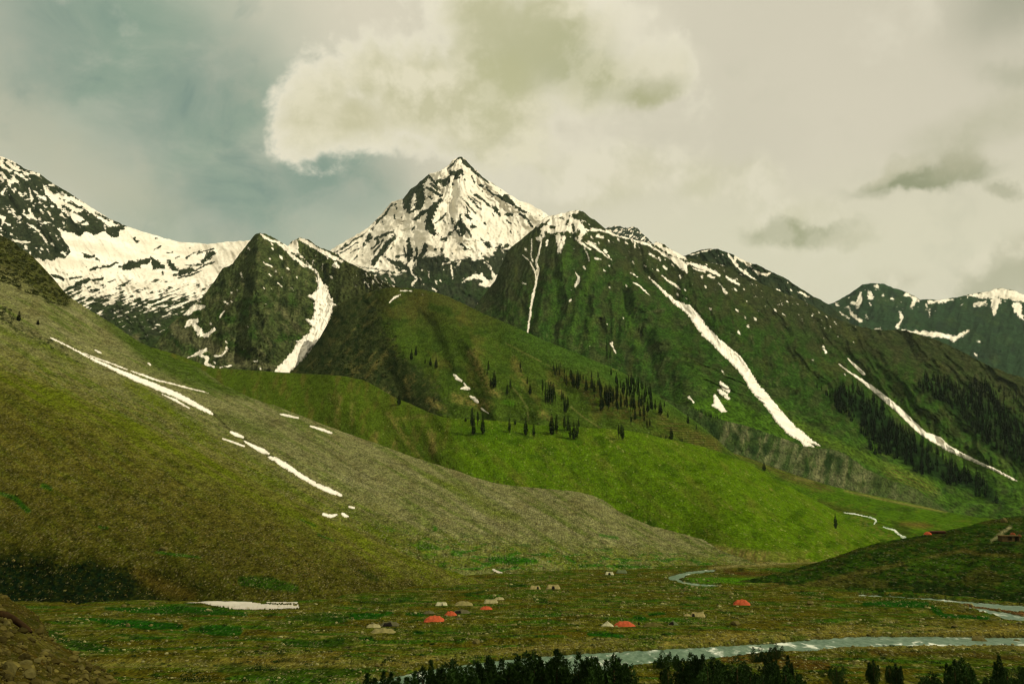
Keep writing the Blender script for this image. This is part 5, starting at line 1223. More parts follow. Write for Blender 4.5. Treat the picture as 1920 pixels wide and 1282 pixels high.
def drape(name, surf, strokes, mat, label, cat, th=1.5, res=0.8, wob=2.0, edge=2.5, kind=None, group=None, wl=9.0):
    """a sheet of its own thickness lying on a surface; its rim dips into the ground"""
    xs = [p[0] for s_ in strokes for p in s_]; ys = [p[1] for s_ in strokes for p in s_]; wd = max(p[2] for s_ in strokes for p in s_) + 5
    px, py = np.meshgrid(np.arange(min(xs) - wd, max(xs) + wd, res), np.arange(min(ys) - wd, max(ys) + wd, res)[::-1])
    sd = np.full(px.shape, -1e9)
    for s_ in strokes:
        sd = np.maximum(sd, stroke(px, py, s_))
    mxw = np.clip((sd + 6) / 6, 0, 1) * 1.35
    sd = sd + wob * (1.0 * fbm(px / wl, py / wl, 5, 441, 0.66) + 0.7 * fbm((px + 0.4 * py) / 3.2, (py - 0.4 * px) / 6.5, 3, 445, 0.65)) * mxw
    keep = sd > -1.2
    if not keep.any():
        return None
    P = surf(px, py)
    cam0 = np.array([0, 0, CAMZ]); r = P - cam0; Dn = np.linalg.norm(r, axis=-1)
    lift = th * (Dn / F) * np.clip((sd + 0.15) / edge, -0.6, 1.0) * (1 + 0.3 * fbm(px / 7, py / 7, 3, 443))
    P = P - r / Dn[..., None] * (lift * 1.3)[..., None]
    P[..., 2] += 0.25 * lift
    fc = grid_faces(*px.shape); fc = fc[keep.ravel()[fc].all(1)]
    used, inv = np.unique(fc.ravel(), return_inverse=True)
    V = P.reshape(-1, 3)[used]
    c = V.mean(0); c[2] = V[:, 2].min()
    me = mesh_np(name + '_mesh', V - c, inv.reshape(-1, 4), mat, True, {'Rim': np.clip(sd / 4.0, 0, 1).ravel()[used]})
    o = obj(name, me, loc=c)
    tag(o, label, cat, group, kind)
    return o


def snow_mat(clean=(0.79, 0.745, 0.615), name='old_snow'):
    m, nt = nodes(name)
    out = N(nt, 'ShaderNodeOutputMaterial'); bs = N(nt, 'ShaderNodeBsdfPrincipled'); link(nt, bs.outputs[0], out.inputs[0])
    tc = N(nt, 'ShaderNodeTexCoord').outputs['Object']
    n1 = noise_n(nt, tc, 0.035, 6, 0.62); n2 = noise_n(nt, tc, 0.35, 5, 0.65)
    col = mixrgb(nt, maprange(nt, n1.outputs[0], 0.42, 0.72), clean, tuple(c * 0.78 for c in clean))
    col = mixrgb(nt, maprange(nt, n2.outputs[0], 0.60, 0.75, 0, 0.6), col, (0.40, 0.37, 0.29, 1))
    ra = N(nt, 'ShaderNodeAttribute', attribute_name='Rim')
    rim = maprange(nt, math_n(nt, 'ADD', ra.outputs['Fac'], maprange(nt, n2.outputs[0], 0.35, 0.65, -0.3, 0.3)), 0.0, 0.55, 0.75, 0.0, True)
    col = mixrgb(nt, rim, col, (0.34, 0.31, 0.22, 1))
    link(nt, col, bs.inputs['Base Color']); bs.inputs['Roughness'].default_value = 0.8; bs.inputs['Specular IOR Level'].default_value = 0.2
    b = N(nt, 'ShaderNodeBump'); b.inputs['Strength'].default_value = 0.6; b.inputs['Distance'].default_value = 2.0
    link(nt, n2.outputs[0], b.inputs['Height']); link(nt, b.outputs[0], bs.inputs['Normal'])
    return m


def build_snow():
    sm = snow_mat()
    L = LAYERS
    g = 'avalanche snow lying in the gullies'
    D = lambda *a, **k: drape('snow_patch', *a, **k)
    D(L['rock_pyramid'].pos, [TD([(1560, 395, 6), (1590, 470, 16), (1612, 540, 34), (1618, 600, 62), (1632, 680, 84), (1626, 760, 78), (1606, 840, 72), (1590, 900, 58), (1545, 970, 58), (1475, 1040, 64), (1425, 1110, 58), (1350, 1190, 56), (1265, 1275, 54), (1200, 1330, 50)]), TD([(1560, 625, 40), (1500, 618, 4)]), TD([(1560, 850, 40), (1485, 825, 4)]), TD([(1650, 690, 60), (1738, 692, 6)]), TD([(1470, 1020, 36), (1400, 1005, 6)])],
      sm, 'broad bent snow tongue in the gully right of the dark rock pyramid', 'snow patch', th=4, wob=3.2)
    D(L['green_ridge'].pos, [TF([(160, 335, 7), (140, 430, 7), (112, 515, 9), (132, 560, 12), (128, 620, 9), (112, 700, 8), (92, 790, 11), (72, 890, 9), (58, 1000, 9), (42, 1120, 7)]), TF([(0, 450, 3), (60, 500, 5), (105, 590, 6), (118, 640, 6)])], sm, 'thin white snow ribbon running straight down the green ridge under the main peak', 'snow patch', th=3, wob=1.4)
    D(L['green_ridge'].pos, [TE([(645, 475, 3), (720, 550, 7), (800, 620, 13), (860, 655, 20), (905, 700, 27), (945, 760, 26), (990, 805, 24), (1060, 875, 28), (1130, 935, 32), (1190, 1010, 27), (1235, 1090, 28), (1290, 1150, 27), (1350, 1220, 28)]) + T13([(480, -20, 34), (580, 105, 36), (640, 185, 42), (720, 265, 40), (800, 312, 30), (850, 340, 16), (915, 368, 4)]), TE([(870, 640, 10), (920, 690, 10)]), TE([(940, 795, 5), (1000, 830, 14)]), T13([(775, 320, 9), (810, 352, 22), (870, 370, 5)])],
      sm, 'longest white snow tongue slanting down the green ridge to the bluff edge', 'snow patch', th=4, wob=2.2)
    TA_ = lambda p: T(1400, 500, 2.848, p)
    D(L['green_ridge'].pos, [TA_([(490, 518, 3), (560, 570, 5), (620, 610, 7), (680, 655, 12), (760, 720, 15), (840, 790, 15), (910, 860, 16), (950, 895, 15), (1020, 925, 22), (1070, 965, 15), (1150, 1005, 12), (1250, 1050, 8), (1350, 1095, 6), (1440, 1142, 4)])], sm, 'long thin snow streak between the two dark conifer forests', 'snow patch', th=3, wob=1.5)
    D(L['green_ridge'].pos, [TA_([(540, 490, 3), (580, 530, 7), (625, 572, 9)])], sm, 'short snow sliver just above the head of the streak between the forests', 'snow patch', th=2, wob=1.0)
    D(L['green_ridge'].pos, [TE([(1045, 1065, 8), (1070, 1090, 16), (1090, 1110, 12)]), TE([(1040, 1110, 10), (1075, 1135, 14), (1090, 1155, 8)])], sm, 'upper of two ragged snow scraps left of the longest snow tongue', 'snow patch', th=2.5, wob=2.2)
    D(L['green_ridge'].pos, [TE([(1015, 1140, 10), (1030, 1185, 22), (1055, 1215, 16), (1080, 1225, 4)]), TE([(1030, 1195, 18), (1000, 1190, 5)])], sm, 'lower boot-shaped snow scrap on the green slope left of the longest tongue', 'snow patch', th=2.5, wob=1.6)
    gp = L['green_spur'].pos
    D(gp, [TG([(122, 240, 8), (140, 262, 14), (175, 285, 7)])], sm, 'uppermost snow scrap in the gully of the green spur', 'snow patch', th=2, wob=1.4, wl=5)
    D(gp, [TG([(165, 338, 5), (210, 335, 16), (228, 340, 9)]), TG([(190, 300, 4), (210, 325, 8)])], sm, 'second snow scrap down the gully of the green spur', 'snow patch', th=2, wob=1.4, wl=5)
    D(gp, [TG([(240, 395, 7), (265, 410, 13), (288, 435, 11)])], sm, 'third snow scrap down the gully of the green spur', 'snow patch', th=2, wob=1.2, wl=5)
    D(gp, [TG([(318, 482, 7), (350, 505, 5), (366, 516, 3)])], sm, 'lowest and smallest snow scrap in the gully of the green spur', 'snow patch', th=1.5, wob=0.8, wl=5)
    THIN = lambda ss: [[(p[0], p[1], p[2] * 0.8) for p in q] for q in ss]
    ip = L['scree_hillside'].pos
    D(ip, THIN([TI([(345, 743, 3), (450, 792, 7), (560, 850, 8), (650, 897, 11), (780, 957, 14), (900, 1010, 22), (1050, 1070, 24), (1200, 1132, 25), (1320, 1190, 22), (1440, 1255, 15), (1462, 1268, 6)])]), sm, 'long white snow streak slanting down the grey scree on the left', 'snow patch', th=1.5, wob=1.6)
    D(ip, THIN([TI([(560, 845, 3), (680, 890, 6), (780, 925, 7), (870, 962, 4)])]), sm, 'thin snow line along the upper edge of the long scree streak', 'snow patch', th=1.0, wob=1.0)
    D(ip, THIN([TI([(900, 972, 4), (980, 1000, 9), (1060, 1030, 8), (1150, 1052, 6), (1300, 1090, 6), (1430, 1122, 3)])]), sm, 'thin snow ribbon above the lower half of the long scree streak', 'snow patch', th=1.2, wob=1.2)
    D(ip, THIN([TI([(1115, 1132, 4), (1200, 1168, 11), (1250, 1200, 10), (1300, 1226, 5)])]), sm, 'short ragged snow strip just below the long scree streak', 'snow patch', th=1.2, wob=1.4)
    D(ip, THIN([TI([(655, 828, 5), (675, 840, 9), (692, 848, 5)])]), sm, 'tiny snow fleck above the upper end of the long scree streak', 'snow patch', th=1.2, wob=0.8)
    D(ip, THIN([TI([(1018, 918, 6), (1032, 930, 9)])]), sm, 'tiny snow fleck on the green band below the far rocks', 'snow patch', th=1.2, wob=0.8)
    D(ip, THIN([TL([(922, 276, 6), (945, 287, 10), (970, 297, 5)])]), sm, 'small snow scrap at the head of the lower broken snow chain', 'snow patch', th=1.2, wob=0.9)
    D(ip, THIN([TL([(890, 303, 4), (930, 316, 5), (975, 333, 4)])]), sm, 'slim snow dash left of the lower broken snow chain', 'snow patch', th=1.0, wob=0.8)
    D(ip, THIN([TL([(975, 312, 3), (1020, 338, 10), (1050, 352, 12), (1072, 362, 6)])]), sm, 'snow scrap in the middle of the lower broken snow chain', 'snow patch', th=1.3, wob=1.2)
    D(ip, THIN([TL([(1070, 375, 4), (1100, 385, 12), (1135, 407, 14), (1200, 450, 11), (1260, 486, 10), (1310, 508, 13), (1362, 528, 7)])]), sm, 'long snow strip at the foot of the lower broken chain on the scree', 'snow patch', th=1.6, wob=1.6)
    D(ip, THIN([TL([(1120, 205, 4), (1150, 211, 6), (1190, 220, 4)])]), sm, 'short snow dash on the crest of the grey scree', 'snow patch', th=1.0, wob=0.9)
    D(ip, THIN([TL([(1240, 253, 4), (1290, 268, 7), (1325, 281, 4)])]), sm, 'snow dash along the upper rim of the scree fan', 'snow patch', th=1.1, wob=0.9)
    D(ip, THIN([TL([(1292, 604, 7), (1320, 612, 9), (1345, 606, 4)])]), sm, 'left of two small snow scraps below the scree chain', 'snow patch', th=1.0, wob=1.0)
    D(ip, THIN([T(600, 640, 2.743, [(115, 885, 8), (130, 895, 11), (145, 900, 6)])]), sm, 'right of two small snow scraps below the scree chain', 'snow patch', th=1.0, wob=1.0)
    D(ip, THIN([T(600, 640, 2.743, [(150, 850, 6), (175, 855, 6)])]), sm, 'tiny snow fleck on the scree right of the chain foot', 'snow patch', th=0.9, wob=0.6)

    def toe(px, py):
        P = LAYERS['brown_hillside'].pos(px, py); Q = floor_pos(px, py)
        k = (py > 1134)
        return np.where(k[..., None], Q + [0, 0, 0.2], P)
    dirty = snow_mat((0.46, 0.43, 0.34), 'dirty_snow')
    D(toe, [TFl([(740, 962, 5), (770, 967, 7), (800, 965, 6), (850, 970, 11), (900, 972, 14), (960, 976, 15), (1040, 983, 8), (1110, 985, 5), (1190, 983, 4)]), TFl([(1070, 964, 6), (1120, 962, 7), (1185, 966, 5)])], dirty, 'flat dirty white snow bank at the foot of the brown hillside', 'snow patch', th=1.6, wob=1.8, wl=6)
    D(lambda a, b: LAYERS['scree_hillside'].pos(a, b), [T(660, 1060, 4.8, [(1270, 35, 8), (1310, 55, 10), (1370, 78, 9), (1440, 74, 5)])], dirty, 'small pale snow remnant at the foot of the scree above the tents', 'snow patch', th=0.8, wob=0.8, wl=5)


# near stony bank at the camera's side
Layer('stony_bank', [(-500, 900, 40), (-200, 1030, 38), (0, 1112, 35), (16, 1119, 34.5), (31, 1132, 34), (50, 1140, 33), (63, 1147, 32.5), (82, 1168, 31.5), (95, 1198, 30), (115, 1210, 29), (135, 1219, 28), (165, 1239, 27), (205, 1262, 25.5), (230, 1283, 25), (400, 1390, 20), (700, 1560, 14), (1000, 1720, 9), (1600, 1720, 8.5)],
      [(-500, 2300, 4.0), (1000, 2300, 4.2), (1600, 2300, 4.2)], -420, 1500, 3.0,
      lambda px, py, t: -9 * fbm(px / 60, py / 60, 5, 501) - 4 * ridged(px / 22, py / 16, 4, 503), None, jag=(4, 20), back=(90, 0.62), mat=None)


def bank_color(px, py, t, D):
    P = pt(px, py, D)
    n = fbm(P[..., 0] / 2.2, P[..., 1] / 2.2, 5, 511); n2 = fbm(P[..., 0] / 0.5, P[..., 1] / 0.5, 4, 512)
    C = np.broadcast_to(lin(62, 58, 20), px.shape + (3,)).copy()
    C = mixc(C, lin(78, 62, 24), sstep(0, 0.5, n) * 0.8)
    C = mixc(C, lin(52, 58, 18), sstep(0.0, 0.5, n2) * 0.6)
    C = mixc(C, lin(98, 94, 42), sstep(0.1, 0.5, -n) * 0.6)
    C = mixc(C, lin(34, 44, 12), sstep(-6, 6, stroke(px + 4 * n2, py + 3 * n2, T(0, 1080, 6.347, [(330, 500, 40), (440, 560, 40)]))) * 0.6)
    return C, np.full(px.shape, -1.0), 0.5 + 0.3 * n2


def build_bank():
    L = LAYERS['stony_bank']
    L.color = bank_color
    L.mat = terrain_mat('bank_soil', 0.05, 0.4, 0.9, snow=False, pebble=0.6, pebsize=0.12, pebcol=(0.24, 0.23, 0.13), stretch=1.0)
    L.build()
    me = mesh_np('ground', [(-8500, -4000, -30), (8500, -4000, -30), (8500, 9500, -30), (-8500, 9500, -30)], [(0, 1, 2, 3)], plain_mat('ground_turf', lin(60, 64, 22), 0.95, 0.4, 0.02, 0.1, 0), False)
    o = obj('ground', me); o['kind'] = 'structure'


# ------------------------------------------------------------------ stones and scrub
def ico(sub):
    bm = bmesh.new(); bmesh.ops.create_icosphere(bm, subdivisions=sub, radius=1)
    bm.verts.ensure_lookup_table()
    V = np.array([v.co[:] for v in bm.verts]); Fc = np.array([[v.index for v in f.verts] for f in bm.faces]); bm.free()
    return V, Fc


def rock_shape(seed, sub=2):
    V, Fc = ico(sub)
    n = V / np.linalg.norm(V, axis=1)[:, None]
    r = 1 + 0.22 * noise(n[:, 0] * 1.6 + seed, n[:, 1] * 1.6 + n[:, 2] * 1.3, seed % 60) + 0.10 * noise(n[:, 0] * 4 + seed, n[:, 1] * 4 - n[:, 2] * 3, seed % 50 + 3)
    rr = np.random.default_rng(seed)
    for _ in range(15):                     # broken planes
        d = rr.normal(size=3); d /= np.linalg.norm(d); c = rr.uniform(0.58, 0.86)
        k = n @ d * r
        r = np.where(k > c, r * c / np.maximum(k, 1e-3), r)
    return n * r[:, None], Fc


STONE_MAT = plain_mat('stone', (0.3, 0.29, 0.2), 0.9, 0.3, 6.0, 0.2, 0.5, 0.03, attr='Col')


def scatter(name, shapes, P, size, flat, cols, mat, label, sink=0.25, smooth=False):
    Vs, Fs, Cs = [], [], []; off = 0
    for i in range(len(P)):
        V, Fc = shapes[i % len(shapes)]
        a = RNG.uniform(0, 6.283); c, s_ = math.cos(a), math.sin(a)
        w = V * size[i] * np.array([1, RNG.uniform(0.65, 1.0), flat[i]])
        w = np.stack([w[:, 0] * c - w[:, 1] * s_, w[:, 0] * s_ + w[:, 1] * c, w[:, 2]], 1)
        w = w + P[i] + [0, 0, size[i] * flat[i] * (0.5 - sink)]
        Vs.append(w); Fs.append(Fc + off); off += len(V)
        Cs.append(np.broadcast_to(cols[i], V.shape))
    me = mesh_np(name, np.concatenate(Vs), np.concatenate(Fs), mat, smooth, None, {'Col': np.concatenate(Cs)})
    o = obj(name, me); o['kind'] = 'stuff'
    if label: o['label'] = label
    return o


def stone_cols(n, a=(118, 114, 66), b=(86, 84, 44)):
    k = RNG.uniform(0, 1, n)[:, None]
    c = lin(*a) * k + lin(*b) * (1 - k)
    return c * RNG.uniform(0.7, 1.25, n)[:, None]


def build_stones():
    sh = [rock_shape(i, 1) for i in range(8)]
    # valley floor
    n = 110000
    px = RNG.uniform(-40, 1960, n); py = 1078 + (1290 - 1078) * RNG.beta(1.0, 1.15, n)
    P = floor_pos(px, py)
    d = fbm(P[:, 0] / 26, P[:, 1] / 12, 5, 422); dd = fbm(P[:, 0] / 7, P[:, 1] / 5, 3, 451)
    e = np.abs(fbm(P[:, 0] / 60, P[:, 1] / 16, 3, 414))
    pr = 0.62 * sstep(0.2, -0.15, d) * sstep(0.0, 0.45, dd) * sstep(-0.35, 0.25, fbm(P[:, 0] / 70, P[:, 1] / 40, 3, 455)) + 0.5 * sstep(0.06, 0.0, e) + 0.012
    bankk = sstep(18, 4, np.abs(river_sd(px, py) + 6)) * 0.25
    ok = (RNG.uniform(0, 1, n) < pr + bankk) & (river_sd(px, py) < 1.6)
    for lay in ('brown_hillside', 'dark_hill', 'scree_hillside'):
        L = LAYERS[lay]
        ins = (px > L.x0) & (px < L.x1) & (py < np.interp(px, L.base[:, 0], L.base[:, 1]))
        ok &= ~ins
    P = P[ok]; m = len(P)
    size = np.minimum(0.085 * RNG.pareto(1.9, m) + 0.10, 0.6) * np.clip(P[:, 1] / 240, 0.8, 1.8)
    scatter('scattered_stones', sh, P, size, RNG.uniform(0.45, 0.8, m), stone_cols(m, (158, 156, 112), (98, 94, 50)), STONE_MAT, 'pale stones strewn over the valley floor')
    # slopes
    for lay, cnt, x0, x1, smin, smax, ca, cb in (('brown_hillside', 9000, -60, 930, 0.2, 0.85, (140, 130, 80), (84, 74, 36)), ('scree_hillside', 10000, -60, 1420, 0.3, 1.3, (160, 154, 114), (96, 92, 56)), ('meadow_slope', 2600, 820, 1660, 0.42, 1.0, (176, 176, 108), (110, 116, 50))):
        L = LAYERS[lay]
        px = RNG.uniform(x0, x1, cnt); t = RNG.uniform(0.0, 0.985, cnt)
        yc = L.yc(px); yb = np.interp(px, L.base[:, 0], L.base[:, 1]); py = yb + (yc - yb) * t
        k = fbm(px / 30, py / 20, 4, 461) + 0.5 * fbm(px / 8, py / 6, 3, 462)
        ok = RNG.uniform(-0.6, 0.5, cnt) < k
        if lay == 'meadow_slope':
            ok &= RNG.uniform(-0.3, 0.5, cnt) < fbm((px - 1.15 * py) / 11, (py + 0.5 * px) / 70, 4, 257)
        P = L.pos(px[ok], py[ok]); m = len(P)
        size = np.minimum(smin * (0.7 + 0.5 * RNG.pareto(3, m)), smax)
        scatter('scattered_stones', sh, P, size, RNG.uniform(0.6, 0.95, m), stone_cols(m, ca, cb), STONE_MAT, {'brown_hillside': 'stones strewn over the brown hillside', 'scree_hillside': 'grey stones strewn over the scree', 'meadow_slope': 'pale stones dotting the green meadow slope'}[lay])
    # near bank
    L = LAYERS['stony_bank']
    sh2 = [rock_shape(30 + i, 2) for i in range(8)]
    n = 5200
    px = RNG.uniform(-120, 260, n); t = RNG.uniform(0.55, 0.995, n)
    yc = L.yc(px); yb = np.interp(px, L.base[:, 0], L.base[:, 1]); py = yc + RNG.beta(0.9, 1.6, n) * 330
    ok = RNG.uniform(-0.7, 0.5, n) < fbm(px / 30, py / 20, 3, 471) + 0.35 * sstep(90, 0, px)
    P = L.pos(px[ok], py[ok]); m = len(P)
    size = np.minimum(0.018 + 0.022 * RNG.pareto(1.9, m), 0.15)
    scatter('scattered_stones', sh2, P, size, RNG.uniform(0.5, 0.85, m), stone_cols(m, (104, 96, 50), (58, 52, 22)), STONE_MAT, 'loose stones on the near bank in the corner')


def clump(seed, n=46, leaf=0.34, up=0.75):
    rr = np.random.default_rng(seed)
    V = []
    for i in range(n):
        u = rr.normal(size=3); u[2] = abs(u[2]) * 0.9; u /= np.linalg.norm(u)
        c = u * rr.uniform(0.5, 1.0); c[2] *= up
        a = rr.normal(size=3); a /= np.linalg.norm(a); b = np.cross(a, u + 0.6 * rr.normal(size=3)); b /= np.linalg.norm(b) + 1e-6
        s_ = leaf * rr.uniform(0.6, 1.3)
        V += [c - a * s_ * 0.5, c + a * s_ * 0.5, c + b * s_ * 0.9]
    V = np.array(V)
    return V, np.arange(len(V)).reshape(-1, 3)


SCRUB_MAT = plain_mat('scrub_leaf', (0.03, 0.05, 0.015), 0.8, 0.4, 0.8, 0.15, 0, attr='Col')


def build_scrub():
    sh = [clump(i) for i in range(8)]

    def cols(n, a, b):
        k = RNG.uniform(0, 1, n)[:, None]
        return (lin(*a) * k + lin(*b) * (1 - k)) * RNG.uniform(0.7, 1.3, n)[:, None]
    n = 9000
    px = RNG.uniform(-40, 1960, n); py = RNG.uniform(1080, 1290, n)
    P = floor_pos(px, py)
    g = fbm(P[:, 0] / 20, P[:, 1] / 7, 4, 427); e = np.abs(fbm(P[:, 0] / 60, P[:, 1] / 16, 3, 414))
    ok = (RNG.uniform(0, 1, n) < 0.06 + 0.4 * sstep(0.2, 0.4, g) + 0.3 * sstep(0.07, 0, e)) & (river_sd(px, py) < -3)
    for lay in ('brown_hillside', 'dark_hill', 'scree_hillside'):
        L = LAYERS[lay]
        ok &= ~((px > L.x0) & (px < L.x1) & (py < np.interp(px, L.base[:, 0], L.base[:, 1])))
    P = P[ok]; m = len(P)
    scatter('ground_scrub', sh, P, RNG.uniform(0.25, 0.9, m), RNG.uniform(0.5, 0.8, m), cols(m, (30, 62, 14), (38, 46, 14)), SCRUB_MAT, 'low green scrub dotting the valley floor', sink=0.45)
    for lay, cnt, poly, s0, s1, ca, cb, lb in (
            ('scree_hillside', 2600, TI([(-80, 20), (0, 40), (120, 110), (260, 230), (380, 370), (500, 490), (440, 530), (300, 500), (200, 450), (60, 380), (-80, 330)]), 1.2, 3.6, (40, 52, 18), (66, 68, 24), 'dark scrub covering the rocky crest at the far left'),
            ('scree_hillside', 500, TI([(-60, 520), (60, 540), (120, 640), (300, 740), (430, 800), (560, 920), (540, 940), (330, 810), (150, 740), (0, 640), (-60, 620)]), 0.8, 2.6, (28, 38, 14), (40, 52, 18), 'dark scrub in a band across the left hillside'),
            ('brown_hillside', 2600, [(-60, 700), (200, 780), (400, 870), (640, 1000), (900, 1090), (600, 1130), (-60, 1136)], 0.25, 0.8, (40, 56, 14), (66, 64, 22), 'dark tufts and low scrub dotting the brown hillside'),
            ('scree_hillside', 1800, [(40, 560), (200, 620), (400, 720), (800, 880), (1150, 960), (1380, 1050), (900, 1075), (640, 980), (300, 800), (40, 690)], 0.3, 1.0, (48, 64, 18), (76, 76, 36), 'dark tufts dotting the grey scree'),
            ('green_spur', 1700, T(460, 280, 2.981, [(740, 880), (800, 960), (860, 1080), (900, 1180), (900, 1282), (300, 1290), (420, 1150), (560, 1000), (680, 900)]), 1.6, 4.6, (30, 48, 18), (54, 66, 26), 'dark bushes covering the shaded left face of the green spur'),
            ('dark_hill', 1700, [(1400, 1090), (1560, 1045), (1690, 1010), (1800, 990), (1920, 968), (1990, 990), (1990, 1150), (1700, 1118), (1500, 1104)], 0.4, 1.2, (28, 44, 12), (48, 60, 18), 'dark scrub covering the hill on the right'),
            ('rock_pyramid', 1500, TD([(700, 480), (1000, 300), (1300, 420), (1500, 620), (1520, 900), (1400, 1000), (1250, 1230), (900, 1180), (600, 900)]), 2.0, 5.0, (40, 54, 24), (58, 70, 34), 'dark alpine scrub clinging to the rock pyramid')):
        L = LAYERS[lay]; poly = np.array(poly)
        px = RNG.uniform(poly[:, 0].min(), poly[:, 0].max(), cnt); py = RNG.uniform(poly[:, 1].min(), poly[:, 1].max(), cnt)
        ok = inpoly(px, py, poly.tolist()) & (RNG.uniform(-0.5, 0.5, cnt) < fbm(px / 16, py / 13, 4, 277, 0.6)) & (py > L.yc(px) + 1)
        P = L.pos(px[ok], py[ok]); m = len(P)
        scatter('ground_scrub', sh, P, RNG.uniform(s0, s1, m) * RNG.uniform(0.7, 1, m), RNG.uniform(0.6, 0.9, m), cols(m, ca, cb), SCRUB_MAT, lb, sink=0.4)
# ------------------------------------------------------------------ trees
BARK = plain_mat('bark', lin(70, 58, 40), 0.9, 0.3, 8.0, 0.1, 0)
NEEDLE = plain_mat('needles', lin(30, 48, 20), 0.75, 0.35, 2.0, 0.2, 0, objrand=0.3)
NEEDLE_FAR = plain_mat('far_needles', lin(13, 31, 16), 0.75, 0.35, 2.0, 0.2, 0, objrand=0.3)
NEEDLE_NEAR = plain_mat('near_needles', lin(44, 68, 24), 0.7, 0.45, 1.5, 0.2, 0, objrand=0.25)


def trunk_geo(h=1.0, r=0.014, n=6, bend=0.01, seed=0):
    rr = np.random.default_rng(seed)
    zs = np.linspace(-0.03, h, 6)
    V = []
    for z in zs:
        k = r * (1.15 - max(z, 0) / h) + 0.0015
        ox, oy = bend * math.sin(3 * z + seed), bend * math.cos(2.3 * z + seed)
        for j in range(n):
            a = 2 * math.pi * j / n
            V.append((ox + k * math.cos(a), oy + k * math.sin(a), z))
    Fc = []
    for i in range(len(zs) - 1):
        for j in range(n):
            a, b = i * n + j, i * n + (j + 1) % n
            Fc += [(a, b, b + n), (a, b + n, a + n)]
    return np.array(V), np.array(Fc)


def crown_geo(seed, R=0.15, bare=0.14, levels=24, per=7, column=0.5, ragged=0.35):
    rr = np.random.default_rng(seed)
    V = []
    for i in range(levels):
        t = (i + rr.uniform(-0.3, 0.3)) / levels
        t = min(max(t, 0), 0.985)
        z = bare + (1 - bare) * t
        prof = (1 - t) ** column * min(1, 0.45 + 2.2 * t)
        a0 = rr.uniform(0, 6.28)
        for j in range(per):
            if rr.uniform() < 0.12:
                continue
            a = a0 + 2 * math.pi * j / per + rr.uniform(-0.35, 0.35)
            L = R * prof * rr.uniform(1 - ragged, 1 + ragged * 0.6) + 0.010
            dz = -L * rr.uniform(0.15, 0.55) + 0.03 * t
            d = np.array([math.cos(a), math.sin(a), 0]); s_ = np.array([-d[1], d[0], 0])
            root = np.array([0, 0, z + 0.012]); tip = root + d * L + [0, 0, dz]
            w = L * rr.uniform(0.28, 0.5) + 0.006
            mid = root + (tip - root) * 0.6
            up = np.array([0, 0, 0.02 * rr.uniform(0.4, 1.2)])
            V += [root, mid + s_ * w - up * 0.5, tip, root, tip, mid - s_ * w - up * 0.5]
            # hanging twigs give the bough its thickness
            V += [root + (tip - root) * 0.25, tip, mid - [0, 0, L * 0.35 + 0.01] + s_ * w * rr.uniform(-0.6, 0.6)]
    V += [np.array([0.010, 0, 0.955]), np.array([-0.008, 0.006, 0.955]), np.array([0, 0, 1.02]), np.array([0, 0.010, 0.955]), np.array([0, -0.010, 0.955]), np.array([0, 0, 1.02])]
    V = np.array(V)
    return V, np.arange(len(V)).reshape(-1, 3)


TRUNKS = [mesh_np('trunk_mesh', *trunk_geo(0.97, 0.013 + 0.002 * (i % 3), seed=i), BARK) for i in range(3)]
CROWNS = [mesh_np('crown_mesh', *crown_geo(100 + i, R=(0.125, 0.15, 0.17, 0.14, 0.185, 0.11, 0.16)[i], bare=(0.10, 0.16, 0.08, 0.26, 0.12, 0.34, 0.06)[i], column=(0.5, 0.6, 0.72, 0.42, 0.8, 0.45, 0.62)[i]), NEEDLE, False) for i in range(7)]
_single = []
for i in range(6):
    v1, f1 = trunk_geo(0.95, 0.014, 5, seed=i); v2, f2 = crown_geo(300 + i, R=(0.16, 0.18, 0.2, 0.15, 0.17, 0.22)[i], bare=0.06, levels=17, per=6, column=(0.7, 0.8, 0.6, 0.75, 0.65, 0.85)[i])
    _single.append((v1, f1, v2, f2))
FAR_TREES = [mesh_np('far_tree_mesh', np.concatenate([a, c]), np.concatenate([b, d + len(a)]), [BARK, NEEDLE_FAR], False, matidx=[0] * len(b) + [1] * len(d)) for a, b, c, d in _single]


def conifer(P, h, label, group=None, kind=None, wide=1.0):
    e = obj('conifer_tree', None, loc=P - np.array([0, 0, 0.02 * h]), rotz=random.uniform(0, 6.28), scale=(h * wide, h * wide, h))
    e.empty_display_size = 0.1
    tag(e, label, 'tree', group)
    k = random.randrange(7) if kind is None else kind
    obj('trunk', TRUNKS[k % 3], e); obj('crown', CROWNS[k], e)
    return e


def place_tree(layer, px, py, hp, label, group=None, kind=None, wide=1.0):
    P = LAYERS[layer].pos(px, py)
    return conifer(P, 1.1 * hp * P[1] / F, label, group, kind, wide)


